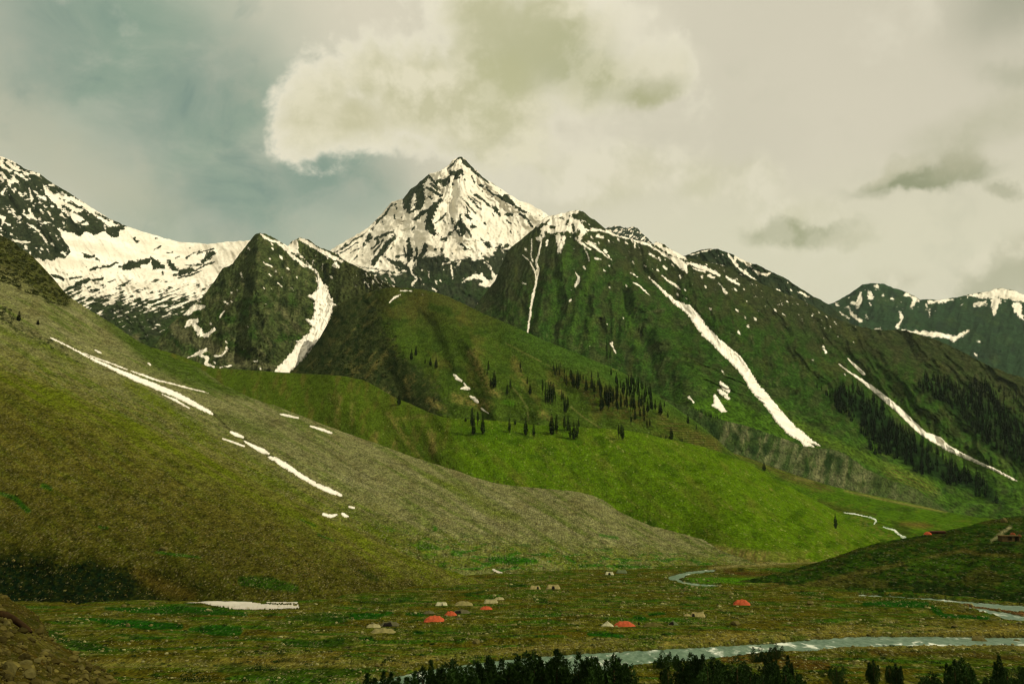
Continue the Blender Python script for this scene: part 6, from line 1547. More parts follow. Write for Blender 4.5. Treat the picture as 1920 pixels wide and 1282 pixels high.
def build_hill_trees():
    # (x base, y base, y top) in image crop coordinates; the trees standing along the brow of the near shoulder
    brow = [
        (249, 668, 490, 5, 'tall half bare conifer at the left end of the row on the brow', 0.8), (262, 674, 540, 0, 'shorter full conifer touching the tall half bare one on the brow', 1.0), (291, 606, 508, 5, 'slim bare stemmed conifer standing behind the left pair of the brow row', 0.9), (327, 667, 545, 2, 'pointed conifer alone right of the left pair in the brow row', 1.0),
        (203, 577, 548, 4, 'small round bush like conifer left of the brow row', 2.2), (519, 657, 556, 1, 'single conifer between the left pair and the middle of the brow row', 0.9), (560, 600, 562, 4, 'short dark conifer just above the single one in the brow row', 1.6), (637, 674, 558, 2, 'stout pointed conifer in the middle of the brow row', 1.05), (694, 693, 600, 1, 'shorter conifer standing lower on the meadow in the middle of the brow row', 1.0),
        (824, 672, 530, 2, 'largest dark conifer of the pair right of the middle of the brow row', 1.1), (857, 660, 540, 1, 'right hand conifer of the pair in the brow row', 0.95), (916, 646, 546, 3, 'left conifer of the crowded right end of the brow row', 0.9), (941, 642, 536, 6, 'conifer with high top in the crowded right end of the brow row', 0.9), (956, 696, 585, 0, 'conifer standing lowest left in the crowded right end of the brow row', 0.95),
        (984, 706, 588, 2, 'pointed conifer in front in the crowded right end of the brow row', 1.0), (1006, 702, 592, 1, 'conifer next to last in the crowded right end of the brow row', 1.0), (1018, 640, 560, 5, 'slim conifer last in the crowded right end of the brow row', 0.9),
        (1307, 702, 605, 5, 'left stem of the three conifers grown together on the meadow edge', 0.8), (1325, 706, 606, 3, 'middle stem of the three conifers grown together on the meadow edge', 0.9), (1337, 712, 610, 1, 'right stem of the three conifers grown together on the meadow edge', 0.9)]
    for x, yb, yt, k, lb, w in brow:
        (px, py), = TG([(x, yb)])
        py = max(py, float(LAYERS['meadow_slope'].yc(px)) + 1)
        place_tree('meadow_slope', px, py, (yb - yt) / 3.84, lb, 'conifers along the brow of the green shoulder', k, w)
    # scattered ones and the grove on the spur behind
    left = [(367, 208, 140, 'upper conifer of the lone column on the bare patch of the spur'), (358, 245, 205, 'small conifer under the upper one on the bare patch of the spur'), (385, 336, 262, 'short broad conifer lower left on the bare patch of the spur'), (409, 338, 215, 'tallest conifer on the bare patch of the spur'), (598, 192, 148, 'slim upper conifer right of the bare patch on the spur'), (602, 224, 192, 'small conifer under the slim one right of the bare patch'),
            (525, 360, 280, 'taller of two slim conifers above the stream bed'), (503, 382, 312, 'shorter of two slim conifers above the stream bed'), (648, 308, 258, 'thin conifer right of the stream bed'), (668, 384, 305, 'thin leaning conifer lower right of the stream bed')]
    for x, yb, yt, lb in left:
        (px, py), = TG([(x, yb)])
        place_tree('green_spur', px, py, (yb - yt) / 3.84, lb, 'scattered conifers on the spur', None, 1.1)
    for x, yb, yt, lb in ((427, 72, 48, 'small dark conifer on the shoulder of the dome'), (540, 113, 85, 'left of three tiny conifers on the dome'), (568, 126, 85, 'middle of three tiny conifers on the dome'), (597, 138, 85, 'right of three tiny conifers on the dome'), (470, 95, 42, 'thin conifer high on the dome, left of a pair'), (493, 72, 26, 'thin conifer high on the dome, right of a pair'), (586, 312, 285, 'small conifer at the foot of the dark bushy slope')):
        (px, py), = T(600, 640, 2.743, [(x, yb)])
        place_tree('green_spur', px, py, (yb - yt) / 2.743, lb, 'small conifers high on the dome', None, 1.2)
    clumps = {
        'conifer in the tight left clump of the grove, right of the stream bed': [(758, 378, 278), (780, 455, 310), (800, 440, 295), (815, 452, 300), (828, 440, 310), (848, 456, 360), (838, 420, 300)],
        'conifer in the small dense clump below the middle of the grove': [(895, 430, 350), (912, 470, 370), (905, 420, 360), (925, 520, 400), (938, 500, 400), (915, 515, 430), (942, 480, 410)],
        'conifer in the dark knot at the top left of the grove': [(838, 215, 155), (860, 235, 165), (872, 225, 170), (880, 250, 172), (850, 248, 190), (889, 200, 150), (845, 245, 200)],
        'conifer along the upper row of the grove on the spur': [(915, 232, 190), (915, 292, 240), (930, 318, 245), (962, 292, 205), (975, 332, 225), (985, 335, 240), (1010, 347, 215), (1020, 292, 215), (1030, 282, 225), (1050, 292, 235), (1072, 358, 260), (1110, 260, 212), (1157, 262, 215), (1105, 338, 305), (1130, 366, 285), (1155, 332, 278)],
        'conifer in the dense right half of the grove on the spur': [(1132, 402, 375), (1175, 402, 290), (1180, 512, 380), (1192, 500, 410), (1170, 352, 285), (1215, 452, 310), (1225, 462, 330), (1240, 452, 310), (1250, 432, 320), (1270, 432, 360), (1285, 352, 310), (1320, 342, 285), (1322, 462, 370), (1340, 402, 300), (1365, 482, 390), (1385, 402, 330), (1405, 507, 370), (1390, 372, 300), (1415, 382, 310), (1435, 332, 275), (1455, 482, 360), (1460, 552, 470), (1425, 562, 480),
                                                                    (1480, 352, 300), (1500, 402, 310), (1520, 382, 330), (1535, 422, 340), (1545, 490, 410), (1515, 510, 420), (1570, 492, 415), (1350, 352, 300), (1440, 392, 340), (1330, 392, 330), (1300, 420, 350), (1360, 440, 380), (1475, 430, 370), (1205, 400, 330), (1262, 400, 350), (1350, 480, 420), (1490, 420, 360), (1260, 460, 400), (1290, 470, 400), (1375, 350, 290), (1400, 350, 310), (1450, 340, 300)]}
    more = poisson(TG([(1120, 330), (1250, 320), (1400, 290), (1540, 400), (1600, 500), (1480, 560), (1330, 520), (1200, 480), (1080, 350)]), 34, 4.5, 91)
    clumps['conifer in the dense right half of the grove on the spur'] += [((x - 820) * 3.84, (y - 640) * 3.84, (y - 640) * 3.84 - random.uniform(60, 95)) for x, y in more]
    for lb, lst in clumps.items():
        for x, yb, yt in lst:
            (px, py), = TG([(x, yb)])
            py = max(py, float(LAYERS['green_spur'].yc(px)) + 0.6)
            place_tree('green_spur', px, py, (yb - yt) / 3.84, lb, 'conifers of the ' + ' '.join(lb.split()[2:6]), None, random.uniform(0.72, 1.0) if len(lst) > 8 else random.uniform(0.5, 0.72))
    singles = [(1252, 256, 200, 'conifer high on the spur line above the grove'), (1290, 302, 225, 'tall conifer right of the highest one above the grove'), (1360, 302, 255, 'conifer on the spur line over the dense grove'), (1410, 292, 258, 'conifer leaning out over the spur line right of the grove'), (1607, 532, 430, 'tall slim conifer right of the grove'), (1635, 472, 432, 'short broad conifer on the spur line right of the grove'),
               (1490, 572, 530, 'small conifer below the right of the grove'), (1510, 622, 570, 'thin conifer below the grove, left of two'), (1530, 612, 560, 'thin conifer below the grove, right of two'), (1660, 547, 506, 'small thin conifer above the brown field terraces'), (1805, 592, 525, 'stout conifer at the right edge above the field terraces'), (1865, 632, 595, 'small conifer lowest on the spur line at the right'),
               (1685, 710, 615, 'slim conifer at the foot of the brown field terraces'), (1748, 718, 685, 'left of two tiny conifers under the field terraces'), (1762, 722, 690, 'right of two tiny conifers under the field terraces'), (1610, 692, 668, 'small bush like conifer left under the terraces'), (1645, 702, 672, 'small bush like conifer next to the slim one under the terraces'), (1395, 602, 540, 'thin conifer alone below the dense grove')]
    for x, yb, yt, lb in singles:
        (px, py), = TG([(x, yb)])
        py = min(max(py, float(LAYERS['green_spur'].yc(px)) + 0.6), float(np.interp(px, LAYERS['green_spur'].base[:, 0], LAYERS['green_spur'].base[:, 1])))
        place_tree('green_spur', px, py, (yb - yt) / 3.84, lb, 'single conifers round the grove', None, 1.15)
    place_tree('meadow_slope', 748, 760, 22, 'lone conifer on the left brow above the scree', None, 4, 1.2)
    place_tree('meadow_slope', 1567, 990.5, 26, 'lone conifer standing on the bright green meadow near the brook', None, 2, 0.95)
    place_tree('valley_flats', 1433, 883, 17, 'single broad conifer at the edge of the brown terraced field', None, 4, 1.4)
    place_tree('scree_hillside', 35, 602, 18, 'dark conifer standing out of the scrub on the far left slope', None, 6, 1.7)
    place_tree('scree_hillside', 71, 609, 9, 'small round shrub on the scree right of the left slope conifer', None, 6, 2.4)


def poisson(poly, n, dmin, seed, cap=20000):
    rr = np.random.default_rng(seed); poly = np.array(poly)
    out = []
    for _ in range(cap):
        x = rr.uniform(poly[:, 0].min(), poly[:, 0].max()); y = rr.uniform(poly[:, 1].min(), poly[:, 1].max())
        if not inpoly(np.array([x]), np.array([y]), poly.tolist())[0]:
            continue
        if all((x - a) ** 2 + ((y - b) * 1.3) ** 2 > dmin ** 2 for a, b in out):
            out.append((x, y))
            if len(out) >= n:
                break
    return out


def build_forest():
    L = LAYERS['green_ridge']
    TA_ = lambda p: T(1400, 500, 2.848, p)
    strip = TA_([(460, 705), (490, 660), (560, 650), (620, 685), (690, 720), (745, 760), (765, 830), (860, 890), (980, 970), (1060, 1030), (1180, 1090), (1300, 1180), (1318, 1230), (1290, 1255), (1180, 1215), (1090, 1190), (1000, 1150), (920, 1110), (820, 1040), (680, 1015), (640, 960), (600, 880), (550, 820), (480, 770)])
    pts = poisson(strip, 150, 4.4, 5)
    pts.sort(key=lambda p: -p[1])
    for x, y in pts:
        P = L.pos(x, y); h = random.uniform(17, 25) * P[1] / F
        o = obj('conifer_tree', random.choice(FAR_TREES), loc=P - np.array([0, 0, 0.5]), rotz=random.uniform(0, 6.28), scale=(h * 1.0, h * 1.0, h))
        tag(o, 'dark conifer packed in the forest strip under the thin snow streak', 'tree', 'conifers of the forest strip')
    for x, y, hh, lb in ((377, 650, 26, 'first conifer at the upper left tip of the forest strip'), (400, 660, 20, 'second conifer at the upper left tip of the forest strip'), (427, 690, 30, 'third and tallest conifer at the upper left tip of the forest strip'), (445, 700, 24, 'fourth conifer at the upper left tip of the forest strip'), (524, 660, 26, 'single conifer above the gap at the upper end of the forest strip'), (1335, 1262, 40, 'lone conifer just past the lower right end of the forest strip')):
        (px, py), = TA_([(x, y)])
        P = L.pos(px, py); h = hh / 2.848 * 1.7 * P[1] / F
        o = obj('conifer_tree', random.choice(FAR_TREES), loc=P - np.array([0, 0, 0.5]), rotz=random.uniform(0, 6.28), scale=h)
        tag(o, lb, 'tree', 'conifers at the ends of the forest strip')
    # the far wood reads as one mass
    Vs, Fs, M = [], [], []; off = 0
    for poly, n, dm in ((strip, 110, 4.0), (TA_([(915, 640), (960, 600), (1010, 585), (1090, 640), (1180, 660), (1240, 620), (1290, 640), (1330, 720), (1400, 800), (1481, 860), (1600, 900), (1600, 1130), (1440, 1020), (1300, 970), (1200, 880), (1130, 790), (1040, 725), (950, 685)]), 320, 4.6), (TA_([(1240, 610), (1320, 640), (1420, 660), (1481, 640), (1600, 660), (1600, 900), (1420, 800), (1330, 720)]), 90, 5.0), (T13([(0, 112), (60, 128), (90, 150), (200, 185), (200, 240), (100, 230), (0, 165)]), 60, 2.6)):
        for x, y in poisson(poly, n, dm, n):
            if RNG.uniform() > 0.92 + fbm(x / 20, y / 14, 3, 601):
                continue
            P = L.pos(x, y); h = (RNG.uniform(16, 24) if n > 100 else RNG.uniform(8, 14)) * P[1] / F
            a, b, c, d = _single[RNG.integers(6)]
            an = RNG.uniform(0, 6.28); cs, sn = math.cos(an), math.sin(an)
            v = np.concatenate([a, c]); v = np.stack([v[:, 0] * cs - v[:, 1] * sn, v[:, 0] * sn + v[:, 1] * cs, v[:, 2]], 1) * h + P - [0, 0, 0.5]
            Vs.append(v); Fs.append(np.concatenate([b, d + len(a)]) + off); off += len(v); M += [0] * len(b) + [1] * len(d)
    o = obj('far_wood', mesh_np('far_wood', np.concatenate(Vs), np.concatenate(Fs), [BARK, NEEDLE_FAR], False, matidx=M))
    o['kind'] = 'stuff'; o['label'] = 'dark conifer wood covering the far slope on the right'


def juniper_geo(seed, leaders=9, slim=0.3, n=4000):
    rr = np.random.default_rng(seed)
    V = []
    lead = [(0, 0, 1.0, slim * 0.62)]
    for i in range(leaders):
        a = rr.uniform(0, 6.28); d = slim * rr.uniform(0.25, 0.75)
        lead.append((d * math.cos(a), d * math.sin(a), rr.uniform(0.5, 0.93), slim * rr.uniform(0.32, 0.55)))
    for i in range(n):
        lx, ly, lh, lr = lead[rr.integers(len(lead))]
        t = rr.uniform(0.0, 1.0) ** 0.8
        z = (0.07 + 0.05 * rr.uniform()) + (lh - 0.08) * t
        prof = (1 - t) ** 0.62 * min(1, 0.55 + 1.6 * t)
        a = rr.uniform(0, 6.28); rad = lr * prof * math.sqrt(rr.uniform(0.25, 1.0)) * (1 + 0.25 * math.sin(5 * a + 9 * z + seed))
        k = 0.35 + 0.65 * t * 0 + 0.65 * min(1, z * 2.4)
        c = np.array([lx * k + rad * math.cos(a), ly * k + rad * math.sin(a), z])
        out = np.array([math.cos(a), math.sin(a), 0.0]); up = np.array([0, 0, 1.0])
        d = out * rr.uniform(0.2, 0.9) + up * rr.uniform(0.5, 1.2) + rr.normal(size=3) * 0.25; d /= np.linalg.norm(d)
        s_ = np.cross(d, rr.normal(size=3)); s_ /= np.linalg.norm(s_) + 1e-6
        L = rr.uniform(0.03, 0.06); w = rr.uniform(0.010, 0.018)
        V += [c - s_ * w, c + s_ * w, c + d * L]
    V = np.array(V)
    return V, np.arange(len(V)).reshape(-1, 3), lead


def juniper_trunk(lead, seed):
    Vs, Fs = [], []; off = 0
    for i, (lx, ly, lh, lr) in enumerate(lead[:6]):
        zs = np.linspace(-0.04, lh * 0.8, 6); n = 5
        V = []
        for z in zs:
            k = min(1, max(z, 0) * 2.4); r = (0.026 if i == 0 else 0.013) * (1.1 - max(z, 0) / lh)
            for j in range(n):
                a = 6.283 * j / n
                V.append((lx * k + r * math.cos(a), ly * k + r * math.sin(a), z))
        Fc = []
        for q in range(len(zs) - 1):
            for j in range(n):
                a, b = q * n + j, q * n + (j + 1) % n
                Fc += [(a, b, b + n), (a, b + n, a + n)]
        Vs.append(np.array(V)); Fs.append(np.array(Fc) + off); off += len(V)
    return np.concatenate(Vs), np.concatenate(Fs)


def build_junipers():
    JN = []
    for i, (ld, sl) in enumerate(((7, 0.26), (10, 0.34), (6, 0.2), (12, 0.42), (8, 0.3), (11, 0.5))):
        V, Fc, lead = juniper_geo(700 + i, ld, sl)
        JN.append((mesh_np('juniper_crown', V, Fc, NEEDLE_NEAR, False), mesh_np('juniper_trunk', *juniper_trunk(lead, i), BARK)))

    def put(px, top, D, k, label, group, wide=1.0):
        _, q = ray(px, top)
        z1 = CAMZ + float(q) * D
        pyb = HOR + 35.7 / D * F
        P = floor_pos(px, min(pyb, 1495))
        a, _ = ray(px, top)
        P = np.array([float(a) * D, D, float(P[2])])
        h = z1 - P[2]
        e = obj('juniper_tree', None, loc=P, rotz=random.uniform(0, 6.28), scale=(h * wide, h * wide, h)); e.empty_display_size = 0.1
        tag(e, label, 'tree', group)
        obj('trunk', JN[k][1], e); obj('crown', JN[k][0], e)

    def base_D(yb):
        return 35.6 * F / (yb - HOR)
    g1 = [('dark pointed conifer in the low cluster at the left start of the bottom tree row', [(690, 1264, 0), (719, 1260, 2), (733, 1263, 2), (747, 1271, 0), (761, 1272, 2)]),
          ('dark conifer in the left mass of the bottom tree row, right of the low cluster', [(776, 1263, 0), (793, 1252, 1), (808, 1241, 2), (822, 1255, 0), (835, 1246, 1), (849, 1239, 1), (862, 1251, 3)]),
          ('dark conifer in the open middle of the bottom tree row with the river showing behind', [(879, 1249, 1), (890, 1241, 0), (906, 1253, 3), (915, 1233, 0), (923, 1240, 2), (941, 1238, 4)]),
          ('dark conifer in the highest thick mass of the bottom tree row', [(960, 1249, 1), (972, 1233, 0), (987, 1225, 1), (1002, 1227, 0), (1013, 1243, 3), (1024, 1252, 3), (1035, 1239, 0), (1044, 1222, 2), (1051, 1227, 1), (1066, 1240, 3)]),
          ('dark conifer in the right end mass of the bottom tree row before the dry grass', [(1085, 1227, 0), (1098, 1243, 3), (1110, 1235, 1), (1118, 1236, 2), (1135, 1243, 3), (1151, 1230, 1), (1160, 1237, 0), (1172, 1247, 3), (1188, 1264, 5)]),
          ('dark conifer in the bushy group right of the dry grass gap', [(1252, 1250, 0), (1280, 1236, 1), (1295, 1226, 0), (1306, 1232, 1), (1317, 1229, 0), (1326, 1239, 3), (1337, 1235, 1), (1346, 1239, 0)]),
          ('dark rounded conifer in the trio in front of the ploughed field', [(1371, 1247, 3), (1381, 1233, 3), (1395, 1241, 1), (1406, 1254, 5)]),
          ('dark conifer in the left tower like group right of the ploughed field', [(1430, 1264, 5), (1439, 1249, 3), (1446, 1233, 0), (1453, 1242, 1)]),
          ('dark conifer in the right tower like group right of the ploughed field', [(1472, 1249, 3), (1477, 1231, 2), (1490, 1254, 3)]),
          ('dark conifer in the low bunch at the bottom right', [(1734, 1268, 5), (1745, 1258, 3), (1778, 1264, 3), (1789, 1239, 0), (1803, 1236, 1), (1800, 1250, 3), (1818, 1267, 5)]),
          ('dark conifer in the last group at the bottom right corner', [(1854, 1268, 5), (1865, 1258, 3), (1873, 1231, 2), (1887, 1253, 3), (1905, 1264, 3)])]
    for lb, lst in g1:
        for px, top, k in lst:
            D = random.uniform(160, 174) if px < 1230 else random.uniform(172, 186)
            put(px, top, D, k, lb, 'conifers: ' + ' '.join(lb.split()[-6:]), random.uniform(1.0, 1.35))
    for px, top, yb, k, lb, w in ((1241, 1219, 1237, 3, 'small dark conifer standing alone against the river', 1.2), (1269, 1227, 1248, 1, 'small conifer at the left shoulder of the bushy group', 1.2), (1455, 1207, 1229, 5, 'broad dark juniper on the river bank above the ploughed field', 1.15), (1426, 1212, 1228, 5, 'low brownish bush left of the broad dark juniper on the bank', 1.2), (1568, 1245, 1267, 5, 'squat dark conifer alone on the stony near bank', 1.1), (1575, 1266, 1290, 3, 'small conifer at the bottom edge below the squat one', 1.2),
                                  (1637, 1238, 1274, 4, 'dark egg shaped conifer alone on the near bank', 1.2), (1667, 1247, 1271, 1, 'thin crowned conifer left of a pair on the near bank', 1.2), (1679, 1245, 1282, 0, 'taller conifer right of a pair on the near bank', 1.2), (1913, 1246, 1262, 5, 'low round juniper at the right picture edge', 1.4)):
        put(px, top, base_D(yb), k, lb, None, w)
    # dark juniper mats on the valley floor
    for px, yb, w, hp, lb in ((496, 1258, 56, 16, 'large dark juniper mat at the lower left of the valley floor'), (536, 1245, 40, 9, 'flat dark juniper mat right of the large one'), (440, 1249, 20, 7, 'small dark juniper bush left of the large mat'), (304, 1226, 24, 9, 'dark shrub on the valley floor above the near bank'), (266, 1213, 12, 7, 'small dark shrub left on the stony flat'), (368, 1285, 60, 22, 'dark shrub cut off by the bottom edge at left'), (784, 1193, 18, 7, 'dark flat shrub right of the pale tents'), (811, 1210, 12, 6, 'small dark shrub below the left tents'), (1389, 1072, 13, 8, 'dark bush on the gravel above the river bend')):
        P = floor_pos(px, yb); sc = P[1] / F
        k = [clump(900 + int(px) + j, 130, 0.12) for j in range(3)]
        Vs = []; 
        for j, (V, Fc) in enumerate(k):
            Vs.append(V * [w * sc * 0.28, w * sc * 0.28, hp * sc * (1.2 - 0.2 * j)] + [(j - 1) * w * sc * 0.24, RNG.uniform(-1, 1) * w * sc * 0.1, 0])
        V = np.concatenate(Vs)
        o = obj('juniper_shrub', mesh_np('juniper_shrub', V, np.arange(len(V)).reshape(-1, 3), plain_mat('shrub_leaf', lin(20, 44, 14), 0.8, 0.4, 2.0, 0.15, 0), False), loc=P)
        tag(o, lb, 'shrub')


# ------------------------------------------------------------------ tents, huts, boulders
def fabric(name, rgb, var=0.12):
    return plain_mat(name, lin(*rgb), 0.8, var, 1.2, 0.2, 0.35, 0.05)


ORANGE = fabric('orange_tarpaulin', (178, 84, 54), 0.35); PALE = fabric('pale_canvas', (150, 144, 108), 0.35); KHAKI = fabric('khaki_canvas', (130, 124, 82), 0.35); GREY = fabric('grey_canvas', (86, 84, 62), 0.25); WHITE = fabric('white_canvas', (176, 173, 146), 0.35); DARKCLOTH = fabric('dark_cloth', (24, 20, 16)); BEIGE = fabric('beige_canvas', (146, 136, 94), 0.35); OLIVE = fabric('olive_canvas', (84, 80, 38), 0.25); GREENISH = fabric('greenish_canvas', (92, 104, 76))
POLE = plain_mat('wood_pole', lin(92, 74, 46), 0.85, 0.2, 4.0, 0.15, 0)


def canopy_z(u, v, h, style, seed):
    u = np.asarray(u, float); v = np.asarray(v, float)
    if style == 'hump':
        z = h * (1 - np.abs(v) ** 2.2) * (1 - np.abs(u) ** 2.6) ** 0.8
        return z * (1 + 0.06 * np.cos(u * 14)) + 0.13 * h * noise(u * 2.4 + seed, v * 2.4, seed % 50) * (1 - np.abs(u)) ** 0.5
    if style == 'ridge':
        z = h * (1 - np.abs(v)) ** 0.85 * np.clip((1 - np.abs(u)) / 0.28, 0, 1) ** 0.7 * (1 - 0.12 * (1 - np.abs(u)))
        return z + 0.04 * h * noise(u * 4 + seed, v * 4, seed % 50) * (1 - np.abs(v))
    if style == 'pyramid':
        r = np.maximum(np.abs(u), np.abs(v))
        return h * (1 - r) ** 0.9 * (1 - 0.08 * np.sin(np.abs(u) * 3.1))
    z = h * (1 - np.abs(v) ** 1.4) * (1 - np.abs(u) ** 3)          # flat
    return z * (0.9 + 0.1 * np.cos(u * 9)) + 0.08 * h * noise(u * 3 + seed, v * 3, seed % 50)


def tent(px, py, wp, hp, style, mat, label, door=None, doorside=0, rot=0.0, surf=None, depthk=0.8, group='nomad tents on the valley floor'):
    P = floor_pos(px, py) if surf is None else surf(px, py)
    sc = P[1] / F; w = wp * sc; h = hp * sc * 0.84; d = w * depthk
    e = obj('tent', None, loc=P + np.array([0, 0, -0.05]), rotz=rot - math.atan2(P[0], P[1])); e.empty_display_size = 0.2
    tag(e, label, 'tent', group)
    seed = int(px) % 97
    nu, nv = 25, 17
    u, v = np.meshgrid(np.linspace(-1, 1, nu), np.linspace(-1, 1, nv))
    z = canopy_z(u, v, h, style, seed) - 0.03
    edge = 1 + 0.07 * noise(u * 5 + seed, v * 5 + 3, 7)
    V = np.stack([u * w / 2 * edge, v * d / 2 * edge, z], -1)
    obj('canopy', mesh_np('canopy', V.reshape(-1, 3), grid_faces(nv, nu), mat, True), e)
    if door:
        # open doorway: the shade inside is painted as a dark sheet before the canopy
        uu, vv = np.meshgrid(np.linspace(-1, 1, 9), np.linspace(0, 1, 7))
        cu = doorside * 0.55 + uu * door * (1 - 0.35 * vv)
        cv = -1 + vv * 0.62
        zz = canopy_z(cu, cv, h, style, seed) + 0.02
        V = np.stack([cu * w / 2, cv * d / 2 - 0.05, zz], -1)
        obj('doorway', mesh_np('doorway', V.reshape(-1, 3), grid_faces(7, 9), DARKCLOTH, True), e)
    if style in ('ridge', 'pyramid'):
        for s_ in ((-1, 1) if style == 'ridge' else (0,)):
            x = s_ * w * 0.34
            V, Fc = trunk_geo(1.0, 0.02, 5, 0.0)
            zt = float(canopy_z(2 * x / w, 0, h, style, seed)) + 0.22
            V = V * [1.6, 1.6, zt] + [x, 0, 0]
            obj('pole', mesh_np('pole', V, Fc, POLE), e)
    else:
        for s_ in (-1, 1):                      # guy rope pegs
            V, Fc = trunk_geo(0.35, 0.02, 5, 0.0)
            obj('peg', mesh_np('peg', V + [s_ * w * 0.54, -d * 0.2, 0], Fc, POLE), e)
    return e


def build_tents():
    A = lambda x, y, w, h: ((660 + x / 4.8), (1060 + y / 4.8), w / 4.8, h / 4.8)
    B = lambda x, y, w, h: ((1100 + x / 4.8), (1050 + y / 4.8), w / 4.8, h / 4.8)
    tent(*A(742, 520, 182, 54), 'hump', ORANGE, 'largest orange tarpaulin tent in the left camp')
    tent(*A(888, 466, 112, 50), 'hump', ORANGE, 'orange tent leaning against the grey tent with the dark open side')
    tent(*A(1207, 406, 112, 36), 'hump', ORANGE, 'small orange tent right of the khaki and grey tents')
    tent(*A(280, 634, 225, 54), 'flat', KHAKI, 'widest pale khaki tent lowest in the left camp')
    tent(*A(195, 572, 132, 44), 'flat', PALE, 'pale tent just above and left of the widest khaki tent', depthk=0.7)
    tent(*A(340, 556, 170, 44), 'flat', GREY, 'long low dark grey tent beside the pale one in the left camp', 0.5, -0.4)
    tent(*A(805, 366, 104, 34), 'ridge', WHITE, 'small white ridge tent with a dark slit above the orange tents', 0.10, 0.2)
    tent(*A(1005, 364, 160, 40), 'hump', KHAKI, 'rounded khaki tent in the upper row of the left camp')
    tent(*A(985, 437, 150, 38), 'flat', GREY, 'grey tent with a dark open side between two orange tents', 0.4, -0.75)
    tent(*A(1250, 342, 126, 40), 'ridge', PALE, 'pale ridge tent left of the pair at the top of the left camp')
    tent(*A(1325, 316, 92, 32), 'flat', PALE, 'pale flat tent right of the pair at the top of the left camp')
    tent(*A(1648, 219, 96, 38), 'ridge', BEIGE, 'left of two beige tents in the middle of the valley floor', 0.2, 0.9)
    tent(*A(1812, 219, 122, 44), 'ridge', BEIGE, 'right of two beige tents with dark openings in the middle of the valley floor', 0.22, 0.0)
    tent(*A(695, 446, 100, 28), 'flat', GREY, 'low grey tent left of the orange one leaning on the grey tent')
    tent(*A(965, 515, 70, 28), 'flat', GREY, 'tiny grey shelter right of the largest orange tent')
    tent(*B(340, 614, 192, 60), 'hump', ORANGE, 'largest orange tent in the right camp beside the small white tent')
    tent(*B(1395, 410, 150, 54), 'hump', ORANGE, 'orange tent standing alone right of the camps')
    tent(*B(187, 622, 112, 58), 'pyramid', WHITE, 'white peaked tent touching the large orange tent of the right camp')
    tent(*B(205, 137, 78, 36), 'ridge', WHITE, 'left of two white tents near the river bend', 0.3, 0.0)
    tent(*B(315, 129, 96, 34), 'ridge', GREENISH, 'right greyish of two tents near the river bend')
    tent(*B(1000, 532, 130, 46), 'ridge', BEIGE, 'beige tent with a dark opening right of the right camp', 0.2, -1.0)
    tent(*B(905, 532, 66, 28), 'flat', BEIGE, 'tiny beige shelter beside the tent with the dark opening')
    tent(*B(778, 592, 96, 54), 'pyramid', GREENISH, 'greenish peaked tent with a dark front in the right camp', 0.5, -0.5)
    tent(*B(605, 606, 188, 42), 'flat', OLIVE, 'wide olive tent between the large orange and the greenish peaked tent')
    tent(*T(1620, 930, 6.4, [(765, 458)])[0], 14.5, 6.2, 'hump', ORANGE, 'orange tent on the skyline of the dark hill', surf=LAYERS['dark_hill'].pos, group='tents on the dark hill')
    tent(*T(1620, 930, 6.4, [(1785, 460)])[0], 10, 5, 'hump', fabric('faded_tarpaulin', (130, 70, 46)), 'faded orange tarpaulin tent behind the stone hut on the dark hill', surf=LAYERS['dark_hill'].pos, group='tents on the dark hill')


def box(x0, x1, y0, y1, z0, z1):
    V = np.array([(x, y, z) for z in (z0, z1) for y in (y0, y1) for x in (x0, x1)], float)
    Fc = np.array([(0, 2, 3, 1), (4, 5, 7, 6), (0, 1, 5, 4), (2, 6, 7, 3), (0, 4, 6, 2), (1, 3, 7, 5)])
    return V, Fc


def join(lst):
    Vs, Fs = [], []; off = 0
    for V, Fc in lst:
        Vs.append(V); Fs.append(Fc + off); off += len(V)
    return np.concatenate(Vs), np.concatenate(Fs)


